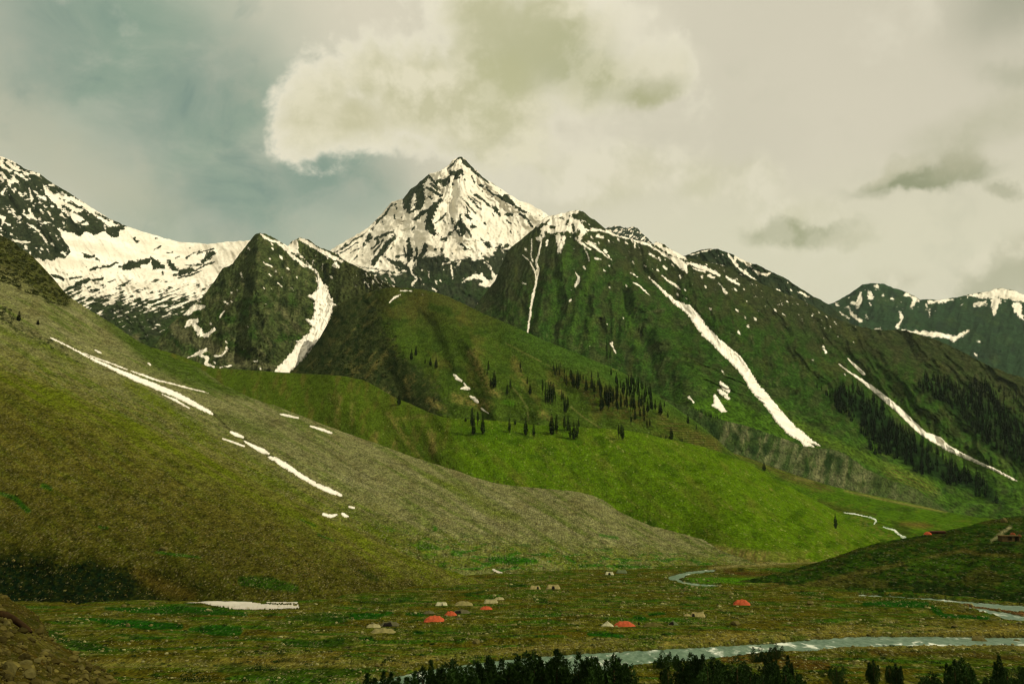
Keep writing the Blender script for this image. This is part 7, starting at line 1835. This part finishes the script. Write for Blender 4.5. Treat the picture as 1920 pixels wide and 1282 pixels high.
def build_huts():
    STONEWALL = plain_mat('stone_wall', lin(92, 78, 50), 0.95, 0.5, 2.5, 0.1, 0.8, 0.1)
    ROOF = plain_mat('earth_roof', lin(110, 92, 60), 0.95, 0.3, 1.0, 0.1, 0.3)
    REDB = plain_mat('red_brown_plank', lin(62, 32, 20), 0.85, 0.25, 2.0, 0.15, 0.2)
    L = LAYERS['dark_hill']
    (px, py), = T(1620, 930, 6.4, [(1755, 540)])
    P = L.pos(px, py); s = P[1] / F
    e = obj('stone_hut', None, loc=P + np.array([0, 1.0, -0.4])); tag(e, 'low stone hut with a flat earth roof and dark open front on the dark hill', 'hut')
    w, d, h = 33 * s, 16 * s, 11 * s
    obj('wall', mesh_np('wall', *join([box(-w / 2, -w / 2 + 0.5, -d / 2, d / 2, 0, h), box(w / 2 - 0.5, w / 2, -d / 2, d / 2, 0, h), box(-w / 2 + 0.5, w / 2 - 0.5, d / 2 - 0.5, d / 2, 0, h), box(-w / 2 + 0.5, -w * 0.18, -d / 2, -d / 2 + 0.5, 0, h * 0.98), box(w * 0.05, w * 0.2, -d / 2, -d / 2 + 0.5, 0, h * 0.98), box(-w * 0.18, w * 0.05, -d / 2, -d / 2 + 0.5, 0, h * 0.3)]), STONEWALL, False), e)
    obj('roof', mesh_np('roof', *box(-w / 2 - 0.3, w / 2 + 0.3, -d / 2 - 0.4, d / 2 + 0.3, h + 0.003, h + 0.35), ROOF, False), e)
    V, Fc = join([(trunk_geo(1, 0.06, 6, 0)[0] * [1, 1, h * 0.95] + [x, -d / 2 - 0.25, 0], trunk_geo(1, 0.06, 6, 0)[1]) for x in (-w * 0.1, w * 0.33)])
    obj('post', mesh_np('post', V[:36], Fc[:60], POLE), e); obj('post', mesh_np('post', V[36:], Fc[:60], POLE), e)
    (px, py), = T(1620, 930, 6.4, [(1862, 492)])
    o = tent(px, py, 9, 6, 'flat', fabric('rust_tarpaulin', (112, 58, 34)), 'rust coloured tarpaulin shelter at the right end of the stone hut', surf=lambda a, b: L.pos(a, b) + np.array([0, 0, 0.3]), group='tents on the dark hill')
    (px, py), = T(1620, 930, 6.4, [(895, 452)])
    P = L.pos(px, py); s = P[1] / F
    e = obj('plank_shed', None, loc=P + np.array([0, 1.5, -0.3]), rotz=-0.12); tag(e, 'long low red brown shed right of the orange tent on the skyline', 'shed')
    w, d, h = 27 * s, 9 * s, 4.4 * s
    obj('wall', mesh_np('wall', *box(-w / 2, w / 2, -d / 2, d / 2, 0, h), REDB, False), e)
    V = np.array([(-w / 2 - .3, -d / 2 - .3, h + .02), (w / 2 + .3, -d / 2 - .3, h + .02), (w / 2 + .3, d / 2 + .3, h + .5), (-w / 2 - .3, d / 2 + .3, h + .5), (-w / 2 - .3, -d / 2 - .3, h + .16), (w / 2 + .3, -d / 2 - .3, h + .16), (w / 2 + .3, d / 2 + .3, h + .64), (-w / 2 - .3, d / 2 + .3, h + .64)])
    obj('roof', mesh_np('roof', V, np.array([(3, 2, 1, 0), (4, 5, 6, 7), (0, 1, 5, 4), (1, 2, 6, 5), (2, 3, 7, 6), (3, 0, 4, 7)]), plain_mat('shed_roof', lin(70, 40, 26), 0.8, 0.3, 1.5, 0.2, 0.2), False), e)
    obj('door', mesh_np('door', *box(-w * 0.1, w * 0.02, -d / 2 - 0.06, -d / 2 + 0.02, 0.02, h * 0.85), DARKCLOTH, False), e)


def build_boulders():
    BM = plain_mat('boulder_stone', lin(100, 94, 56), 0.9, 0.35, 1.2, 0.15, 0.8, 0.12)
    hill = LAYERS['dark_hill'].pos; brown = LAYERS['brown_hillside'].pos; bank = LAYERS['stony_bank'].pos
    for px, py, wp, hp, surf, lb in ((1838, 1199, 31, 14, None, 'big brown boulder on the far edge of the river at the right'), (893, 1208, 18, 10, None, 'pale boulder on the valley floor below the left camp'), (1379, 1178, 20, 10, None, 'pale boulder right of the right camp'), (1519, 1136, 15, 7, None, 'pale flat boulder on the valley floor left of the dark hill'), (1883, 979, 12, 10, hill, 'round pale boulder on the crest of the dark hill'), (307, 1031, 18, 9, brown, 'pale boulder above a green strip on the brown hillside'),
                                     (1790, 1178, 14, 7, None, 'grey boulder above the river left of the big brown one'), (1906, 1199, 18, 9, None, 'grey boulder on the far river bank at the picture edge'), (240, 1177, 9, 7, None, 'small pale boulder in front of the long green strip'), (232, 1141, 12, 6, None, 'pale boulder at the head of the green strip'), (285, 1136, 16, 6, None, 'flat pale boulder left of the snow bank'), (498, 1221, 11, 6, None, 'pale boulder on the lower left of the valley floor'),
                                     (708, 1253, 12, 7, None, 'pale boulder on the grassy river bank at the start of the river'), (1702, 1189, 10, 5, None, 'small boulder at the river edge below the vivid green mat'),
                                     (152, 1255, 14, 11, bank, 'round grey boulder in front on the near bank'), (160, 1270, 17, 10, bank, 'brown boulder below the round grey one on the near bank'), (53, 1272, 36, 26, bank, 'brown rounded boulder at the bottom of the near bank'), (17, 1262, 34, 32, bank, 'large grey boulder in the bottom left corner'), (13, 1172, 20, 12, bank, 'pale boulder under the log on the near bank'), (48, 1250, 34, 20, bank, 'wide grey boulder above the brown rounded one on the near bank'), (36, 1210, 15, 8, bank, 'flat grey boulder in the middle of the near bank'), (85, 1224, 24, 10, bank, 'flat brown slab on the near bank'),
                                     (145, 1240, 20, 9, bank, 'dark slab on the edge of the near bank'), (93, 1260, 13, 15, bank, 'upright pale stone on the near bank'), (76, 1284, 20, 12, bank, 'pale cobble at the bottom edge of the near bank'), (70, 1243, 20, 12, bank, 'grey boulder right of the wide one on the near bank')):
        P = floor_pos(px, py) if surf is None else surf(px, py)
        sc = P[1] / F
        V, Fc = rock_shape(int(px * 7 + py), 3 if surf is bank else 2)
        kk = 0.78 if surf is bank else 1.0
        V = V * [wp * sc * 0.55 * kk, wp * sc * 0.42 * kk, hp * sc * 0.7 * kk] + [0, 0, hp * sc * 0.25]
        o = obj('boulder', mesh_np('boulder', V, Fc, BM, False), loc=P)
        tag(o, lb, 'boulder')
    # log on the near bank
    pts = T(0, 1080, 6.347, [(-40, 470), (60, 500), (150, 540), (240, 600), (320, 660), (375, 695)])
    C = np.array([LAYERS['stony_bank'].pos(x, y) + np.array([0, 0, 0.06]) for x, y in pts])
    V = []; n = 10
    for i, c in enumerate(C):
        d = C[min(i + 1, len(C) - 1)] - C[max(i - 1, 0)]; d /= np.linalg.norm(d)
        a = np.cross(d, [0, 0, 1.0]); a /= np.linalg.norm(a); b = np.cross(a, d)
        r = (0.10, 0.11, 0.10, 0.09, 0.07, 0.03)[i]
        for j in range(n):
            t = 6.283 * j / n; rr = r * (1 + 0.12 * math.sin(3 * t + i * 1.7))
            V.append(c + a * rr * math.cos(t) + b * rr * math.sin(t))
    Fc = [(i * n + j, i * n + (j + 1) % n, (i + 1) * n + (j + 1) % n, (i + 1) * n + j) for i in range(len(C) - 1) for j in range(n)]
    V = np.array(V); c0 = V.mean(0)
    o = obj('fallen_log', mesh_np('log', V - c0, np.array(Fc), plain_mat('log_wood', lin(52, 38, 22), 0.9, 0.4, 6.0, 0.1, 0.8, 0.03)), loc=c0)
    tag(o, 'dark fallen log lying on the stony near bank', 'log')


def build_person():
    P = floor_pos(1197.5, 1175.5)
    J = [(0, 0, .42, .13), (0, -.02, .62, .135), (0, -.05, .82, .15), (0, -.06, .95, .06), (0, -.08, 1.08, .10),
         (-.2, -.06, .88, .06), (-.26, -.2, .66, .05), (-.12, -.36, .56, .04), (.2, -.06, .88, .06), (.26, -.2, .66, .05), (.12, -.36, .56, .04),
         (-.12, -.05, .38, .11), (-.18, -.42, .46, .085), (-.16, -.36, .06, .055), (-.16, -.52, .03, .04), (.12, -.05, .38, .11), (.18, -.42, .46, .085), (.16, -.36, .06, .055), (.16, -.52, .03, .04), (0, -.09, 1.17, .08)]
    E = [(0, 1), (1, 2), (2, 3), (3, 4), (4, 19), (2, 5), (5, 6), (6, 7), (2, 8), (8, 9), (9, 10), (0, 11), (11, 12), (12, 13), (13, 14), (0, 15), (15, 16), (16, 17), (17, 18)]
    me = bpy.data.meshes.new('person_body'); me.from_pydata([j[:3] for j in J], E, [])
    cloth = plain_mat('dark_shawl', lin(26, 20, 18), 0.9, 0.2, 5.0, 0.1, 0)
    o = bpy.data.objects.new('person', me); COL.objects.link(o)
    m = o.modifiers.new('skin', 'SKIN')
    if not me.skin_vertices:
        return
    for i, j in enumerate(J):
        me.skin_vertices[0].data[i].radius = (j[3], j[3])
    me.skin_vertices[0].data[0].use_root = True
    sb = o.modifiers.new('sub', 'SUBSURF'); sb.levels = 1; sb.render_levels = 1
    dg = bpy.context.evaluated_depsgraph_get()
    me2 = bpy.data.meshes.new_from_object(o.evaluated_get(dg))
    o.modifiers.clear(); o.data = me2; me2.materials.clear(); me2.materials.append(cloth)
    for p in me2.polygons:
        p.use_smooth = True
    o.location = P; o.rotation_euler = (0, 0, 0.5)
    tag(o, 'person in dark clothes squatting beside the large orange tent', 'person')
    V, Fc = rock_shape(3, 2)
    obj('headscarf', mesh_np('headscarf', V * [.115, .12, .125] + [0, -.07, 1.13], Fc, cloth), o)


# ------------------------------------------------------------------ sky, sun, haze
SUN_DIR = Vector((0.70, -0.24, 0.67)).normalized()


def azel(px, py):
    v = (641.0 - py) / F
    x, y, z = (px - 960) / F, CP - v * SP, SP + v * CP
    return math.atan2(x, y), math.asin(z / math.sqrt(x * x + y * y + z * z))


def build_world():
    w = bpy.data.worlds.new('World'); S.world = w; w.use_nodes = True
    nt = w.node_tree; nt.nodes.clear()
    out = N(nt, 'ShaderNodeOutputWorld')
    dirv = N(nt, 'ShaderNodeTexCoord').outputs['Generated']
    sx = N(nt, 'ShaderNodeSeparateXYZ'); link(nt, dirv, sx.inputs[0])
    az = math_n(nt, 'ARCTAN2', sx.outputs[0], sx.outputs[1]); el = math_n(nt, 'ARCSINE', sx.outputs[2])
    cx = N(nt, 'ShaderNodeCombineXYZ'); link(nt, az, cx.inputs[0]); link(nt, el, cx.inputs[1])
    ae = cx.outputs[0]

    def warped(scale, amp, detail=7, rough=0.55, src=None):
        n = noise_n(nt, dirv, scale, detail, rough)
        v = N(nt, 'ShaderNodeVectorMath', operation='SUBTRACT'); link(nt, n.outputs['Color'], v.inputs[0]); v.inputs[1].default_value = (0.5, 0.5, 0.5)
        s_ = N(nt, 'ShaderNodeVectorMath', operation='MULTIPLY'); link(nt, v.outputs[0], s_.inputs[0]); s_.inputs[1].default_value = (amp, amp, 0)
        a = N(nt, 'ShaderNodeVectorMath', operation='ADD'); link(nt, src if src is not None else ae, a.inputs[0]); link(nt, s_.outputs[0], a.inputs[1])
        return a.outputs[0]
    soft = warped(4.0, 0.12, 6, 0.55)
    puff = warped(11.0, 0.075, 9, 0.60, warped(4.0, 0.05, 3))
    fine = warped(9.0, 0.09, 8, 0.62)

    def blob(src, px, py, rx, ry, rot=0.0, s=0.5):
        a, e = azel(px, py)
        m = N(nt, 'ShaderNodeMapping', vector_type='TEXTURE'); link(nt, src, m.inputs[0])
        m.inputs['Location'].default_value = (a, e, 0); m.inputs['Rotation'].default_value = (0, 0, -math.radians(rot)); m.inputs['Scale'].default_value = (rx / F, ry / F, 1)
        l = N(nt, 'ShaderNodeVectorMath', operation='LENGTH'); link(nt, m.outputs[0], l.inputs[0])
        return maprange(nt, l.outputs['Value'], 1 + s, 1 - s, 0, 1, True)

    def union(lst):
        r = lst[0]
        for x in lst[1:]:
            r = math_n(nt, 'MAXIMUM', r, x)
        return r
    L0 = lambda *c: tuple(lin(*c, k=1.0)) + (1.0,)
    nbig = noise_n(nt, dirv, 3.0, 6, 0.55)
    nmid = noise_n(nt, dirv, 9.0, 8, 0.6)
    # thin veil everywhere; open teal sky low on the left
    wispm = N(nt, 'ShaderNodeMapping'); link(nt, dirv, wispm.inputs[0]); wispm.inputs['Rotation'].default_value = (0.0, math.radians(28), 0.0); wispm.inputs['Scale'].default_value = (2.2, 2.2, 3.4)
    nw = noise_n(nt, wispm.outputs[0], 4.2, 9, 0.6, 0.6)
    teal = union([blob(soft, 250, 130, 340, 200, 20, 0.75), blob(soft, 440, 380, 250, 120, 8, 0.7), blob(soft, 640, 340, 130, 95, 0, 0.6), blob(soft, 420, 230, 180, 90, -30, 0.7)])
    hole = union([blob(fine, 590, 350, 150, 66, -6, 0.7), blob(fine, 330, 180, 150, 70, -40, 0.8), blob(fine, 395, 385, 110, 45, 25, 0.7), blob(fine, 30, 40, 130, 140, 0, 0.8)])
    veil_col = mixrgb(nt, maprange(nt, nbig.outputs[0], 0.35, 0.65), L0(208, 202, 180), L0(220, 212, 190))
    rightg = blob(soft, 1700, 120, 520, 330, 0, 0.8)
    veil_col = mixrgb(nt, math_n(nt, 'MULTIPLY', rightg, 0.5), veil_col, L0(208, 200, 180))
    low = blob(soft, 1450, 480, 620, 130, 0, 0.8)
    veil_col = mixrgb(nt, math_n(nt, 'MULTIPLY', low, 0.7), veil_col, L0(219, 214, 186))
    veil_col = mixrgb(nt, math_n(nt, 'MULTIPLY', teal, maprange(nt, nmid.outputs[0], 0.3, 0.7, 0.8, 1.0)), veil_col, L0(130, 154, 137))
    wis = blob(fine, 140, 310, 210, 60, 20, 0.8)
    veil_col = mixrgb(nt, math_n(nt, 'MULTIPLY', wis, 0.75), veil_col, L0(190, 188, 164))
    wis = math_n(nt, 'MULTIPLY', teal, maprange(nt, nw.outputs[0], 0.44, 0.68, 0.0, 0.6, True))
    veil_col = mixrgb(nt, wis, veil_col, L0(184, 188, 168))
    wis = math_n(nt, 'MULTIPLY', teal, maprange(nt, nw.outputs[0], 0.46, 0.30, 0.0, 0.65, True))
    veil_col = mixrgb(nt, wis, veil_col, L0(116, 140, 130))
    wis = blob(fine, 560, 440, 120, 26, 0, 0.8)
    veil_col = mixrgb(nt, math_n(nt, 'MULTIPLY', wis, 0.5), veil_col, L0(176, 184, 164))
    corner = blob(soft, 1960, -10, 110, 70, 0, 0.8)
    veil_col = mixrgb(nt, math_n(nt, 'MULTIPLY', corner, 0.6), veil_col, L0(140, 142, 122))

    veil_col = mixrgb(nt, maprange(nt, nmid.outputs[0], 0.56, 0.72, 0, 0.45, True), veil_col, L0(226, 219, 198))
    veil_col = mixrgb(nt, maprange(nt, nmid.outputs[0], 0.46, 0.30, 0, 0.35, True), veil_col, L0(190, 187, 164))
    col = veil_col
    # relief of the clouds: the same billows sampled a little towards the light
    def billow(off):
        a = N(nt, 'ShaderNodeVectorMath', operation='ADD'); link(nt, dirv, a.inputs[0]); a.inputs[1].default_value = off
        n1 = noise_n(nt, a.outputs[0], 9.0, 9, 0.60, 0.25); n2 = noise_n(nt, a.outputs[0], 26.0, 7, 0.6, 0.2)
        return math_n(nt, 'ADD', n1.outputs[0], math_n(nt, 'MULTIPLY', n2.outputs[0], 0.35))
    bl0 = billow((0, 0, 0)); bl1 = billow((-0.012, 0.0, 0.018))
    emb = math_n(nt, 'SUBTRACT', bl0, bl1)

    def density(lst, k):
        best = None
        for p in lst:
            a, e = azel(p[0], p[1])
            m = N(nt, 'ShaderNodeMapping', vector_type='TEXTURE'); link(nt, soft2, m.inputs[0])
            m.inputs['Location'].default_value = (a, e, 0); m.inputs['Rotation'].default_value = (0, 0, -math.radians(p[4])); m.inputs['Scale'].default_value = (p[2] / F, p[3] / F, 1)
            l = N(nt, 'ShaderNodeVectorMath', operation='LENGTH'); link(nt, m.outputs[0], l.inputs[0])
            v = math_n(nt, 'MULTIPLY', math_n(nt, 'SUBTRACT', 1.0, l.outputs['Value']), min(p[2], p[3]) / 60.0)
            best = v if best is None else math_n(nt, 'MAXIMUM', best, v)
        return math_n(nt, 'ADD', best, math_n(nt, 'MULTIPLY', math_n(nt, 'SUBTRACT', bl0, 0.68), k))
    soft2 = warped(5.0, 0.05, 4, 0.5)
    parts = [(575, 220, 95, 105, 0), (545, 260, 70, 50, 0), (610, 165, 80, 55, -20), (695, 150, 100, 85, -15), (728, 108, 66, 44, 0), (660, 240, 130, 80, 0), (800, 190, 160, 120, 0), (770, 280, 100, 64, 20), (920, 200, 180, 160, 0), (930, 40, 140, 80, 0), (1060, 60, 150, 120, 0), (1150, 60, 100, 85, 30), (1130, 150, 150, 90, 0), (1230, 140, 100, 70, 10), (950, 300, 200, 60, 0)]
    dens = density(parts, 4.4)
    wide = blob(soft, 1200, 360, 380, 210, 0, 0.5)
    crisp = maprange(nt, dens, -0.22, 0.42, 0, 1, True); loose = maprange(nt, dens, -0.8, 1.6, 0, 1, True)
    mm_ = N(nt, 'ShaderNodeMix', data_type='FLOAT'); link(nt, wide, mm_.inputs[0]); link(nt, crisp, mm_.inputs[2]); link(nt, loose, mm_.inputs[3])
    M = mm_.outputs[0]
    rim = maprange(nt, dens, 0.05, 1.15, 1, 0, True)
    body = mixrgb(nt, maprange(nt, emb, -0.09, 0.08, 0, 1), L0(200, 195, 160), L0(226, 219, 190))
    ccol = mixrgb(nt, math_n(nt, 'MULTIPLY', rim, 0.9), body, L0(236, 229, 207))
    col = mixrgb(nt, M, col, ccol)

    def dark(src, px, py, rx, ry, rot, s, c, a):
        nonlocal col
        m_ = math_n(nt, 'MULTIPLY', blob(src, px, py, rx, ry, rot, s), a)
        m_ = math_n(nt, 'MULTIPLY', m_, maprange(nt, emb, -0.05, 0.05, 1.12, 0.72), clamp=True)
        col = mixrgb(nt, m_, col, L0(*c))
    dark(fine, 1030, 112, 150, 70, 8, 0.8, (172, 172, 132), 0.8)
    dark(fine, 960, 70, 90, 60, 20, 0.8, (190, 187, 150), 0.6)
    dark(fine, 930, 165, 60, 50, 0, 0.7, (186, 184, 142), 0.6)
    dark(fine, 1225, 172, 62, 24, -8, 0.6, (176, 174, 136), 0.9)
    lite = blob(puff, 1185, 60, 70, 60, 30, 0.6)
    col = mixrgb(nt, math_n(nt, 'MULTIPLY', lite, 0.5), col, L0(226, 219, 196))
    lite = blob(puff, 1255, 125, 60, 36, 0, 0.6)
    col = mixrgb(nt, math_n(nt, 'MULTIPLY', lite, 0.4), col, L0(222, 215, 192))
    dark(fine, 650, 225, 110, 26, -8, 0.7, (200, 194, 158), 0.5)
    d2 = density([(1120, 345, 120, 60, 0), (1210, 325, 90, 56, 0), (1300, 340, 90, 50, 0), (1395, 335, 70, 48, 0), (1180, 300, 50, 34, 0), (1480, 400, 90, 30, 0)], 3.4)
    col = mixrgb(nt, maprange(nt, d2, -0.3, 0.8, 0, 0.75, True), col, mixrgb(nt, maprange(nt, emb, -0.08, 0.08, 0, 1), L0(206, 201, 170), L0(227, 220, 196)))
    lite = blob(puff, 1180, 330, 70, 40, 0, 0.5)
    col = mixrgb(nt, math_n(nt, 'MULTIPLY', lite, 0.35), col, L0(222, 214, 188))
    lite = blob(fine, 1560, 455, 90, 30, 0, 0.6)
    col = mixrgb(nt, math_n(nt, 'MULTIPLY', lite, 0.0), col, L0(222, 214, 188))
    dark(fine, 1730, 338, 105, 20, -6, 0.55, (148, 150, 120), 0.95)
    dark(fine, 1670, 325, 50, 16, -20, 0.6, (190, 185, 156), 0.6)
    dark(fine, 1785, 310, 50, 24, -10, 0.7, (178, 174, 146), 0.8)
    dark(fine, 1890, 346, 34, 14, 15, 0.6, (164, 162, 134), 0.85)
    dark(fine, 1508, 436, 92, 19, 2, 0.6, (164, 164, 132), 0.85)
    dark(fine, 1600, 448, 40, 12, 0, 0.7, (190, 186, 156), 0.7)
    dark(soft, 1860, 215, 110, 34, -4, 0.7, (190, 186, 160), 0.7)
    dark(fine, 1910, 135, 60, 30, 0, 0.7, (176, 174, 150), 0.6)
    P3 = [(1840, 520, 55, 50, 0), (1880, 500, 60, 46, 0), (1930, 500, 60, 50, 0), (1810, 545, 40, 28, 0), (1700, 525, 45, 22, 0), (1660, 515, 26, 16, 0)]
    col = mixrgb(nt, math_n(nt, 'MULTIPLY', maprange(nt, density([(p[0], p[1], p[2] * 1.1, p[3] * 1.1, 0) for p in P3], 2.2), -0.15, 0.45, 0, 1, True), 0.9), col, mixrgb(nt, maprange(nt, emb, -0.06, 0.06, 0, 1), L0(200, 194, 168), L0(222, 215, 190)))
    col = mixrgb(nt, math_n(nt, 'MULTIPLY', union([blob(puff, p[0] + 12, p[1] + 20, p[2] * 0.8, p[3] * 0.75, 0, s=0.45) for p in P3[:4]]), 0.85), col, L0(182, 179, 152))

    sky = N(nt, 'ShaderNodeTexSky', sky_type='NISHITA'); sky.sun_disc = False
    sky.sun_elevation = math.asin(SUN_DIR.z); sky.sun_rotation = math.atan2(SUN_DIR.x, SUN_DIR.y)
    sky.air_density = 1.0; sky.dust_density = 2.0; sky.ozone_density = 1.5
    b1 = N(nt, 'ShaderNodeBackground'); link(nt, mixrgb(nt, 1.0, sky.outputs[0], (0.85, 1.0, 0.82, 1), 'MULTIPLY'), b1.inputs[0]); b1.inputs[1].default_value = 0.06
    b2 = N(nt, 'ShaderNodeBackground'); link(nt, col, b2.inputs[0]); b2.inputs[1].default_value = 1.0
    mx = N(nt, 'ShaderNodeMixShader')
    # the blue of the open sky shows only through the thin places
    fac = math_n(nt, 'SUBTRACT', 1.0, math_n(nt, 'MULTIPLY', math_n(nt, 'MULTIPLY', hole, 0.15), math_n(nt, 'SUBTRACT', 1.0, M)))
    link(nt, fac, mx.inputs[0]); link(nt, b1.outputs[0], mx.inputs[1]); link(nt, b2.outputs[0], mx.inputs[2])
    link(nt, mx.outputs[0], out.inputs[0])
    w.cycles.sampling_method = 'MANUAL'; w.cycles.sample_map_resolution = 512


def build_light():
    ld = bpy.data.lights.new('sun', 'SUN'); ld.energy = SUN_E; ld.angle = math.radians(0.6); ld.color = (1.0, 0.92, 0.74)
    o = bpy.data.objects.new('sun', ld); COL.objects.link(o)
    o.rotation_euler = SUN_DIR.to_track_quat('Z', 'Y').to_euler()
    o.location = (200, -50, 400)


SUN_E = 4.0
HAZE = 1.0e-5


def build_haze():
    me = bpy.data.meshes.new('haze')
    V, Fc = box(-8700, 8700, -4200, 9700, -31, 2500)
    me.from_pydata(V.tolist(), [], Fc.tolist())
    m, nt = nodes('haze_air'); out = N(nt, 'ShaderNodeOutputMaterial')
    pv = N(nt, 'ShaderNodeVolumePrincipled'); pv.inputs['Density'].default_value = HAZE; pv.inputs['Color'].default_value = (0.72, 0.95, 0.78, 1)
    pv.inputs['Anisotropy'].default_value = 0.1
    link(nt, pv.outputs[0], out.inputs['Volume'])
    me.materials.append(m)
    o = obj('haze', me); o['kind'] = 'stuff'


# ------------------------------------------------------------------ assemble
for nm, L in list(LAYERS.items()):
    if nm != 'stony_bank':
        L.build()
build_bank()
build_floor()
build_water()
build_snow()
build_stones()
build_scrub()
build_hill_trees()
build_forest()
build_junipers()
build_tents()
build_huts()
build_boulders()
build_person()
build_world()
build_light()
if HAZE > 0:
    build_haze()

S.render.engine = 'CYCLES'
S.cycles.max_bounces = 4; S.cycles.diffuse_bounces = 2; S.cycles.glossy_bounces = 2; S.cycles.volume_bounces = 0
S.cycles.use_adaptive_sampling = True
S.cycles.use_denoising = True; S.cycles.pixel_filter_type = 'BLACKMAN_HARRIS'; S.cycles.filter_width = 1.25; S.cycles.denoiser = 'OPENIMAGEDENOISE'; S.cycles.denoising_input_passes = 'RGB_ALBEDO_NORMAL'; S.cycles.denoising_prefilter = 'ACCURATE'
S.view_settings.view_transform = 'Standard'; S.view_settings.look = 'None'; S.view_settings.gamma = 1.0; S.view_settings.exposure = 0.0
S.view_settings.use_curve_mapping = False
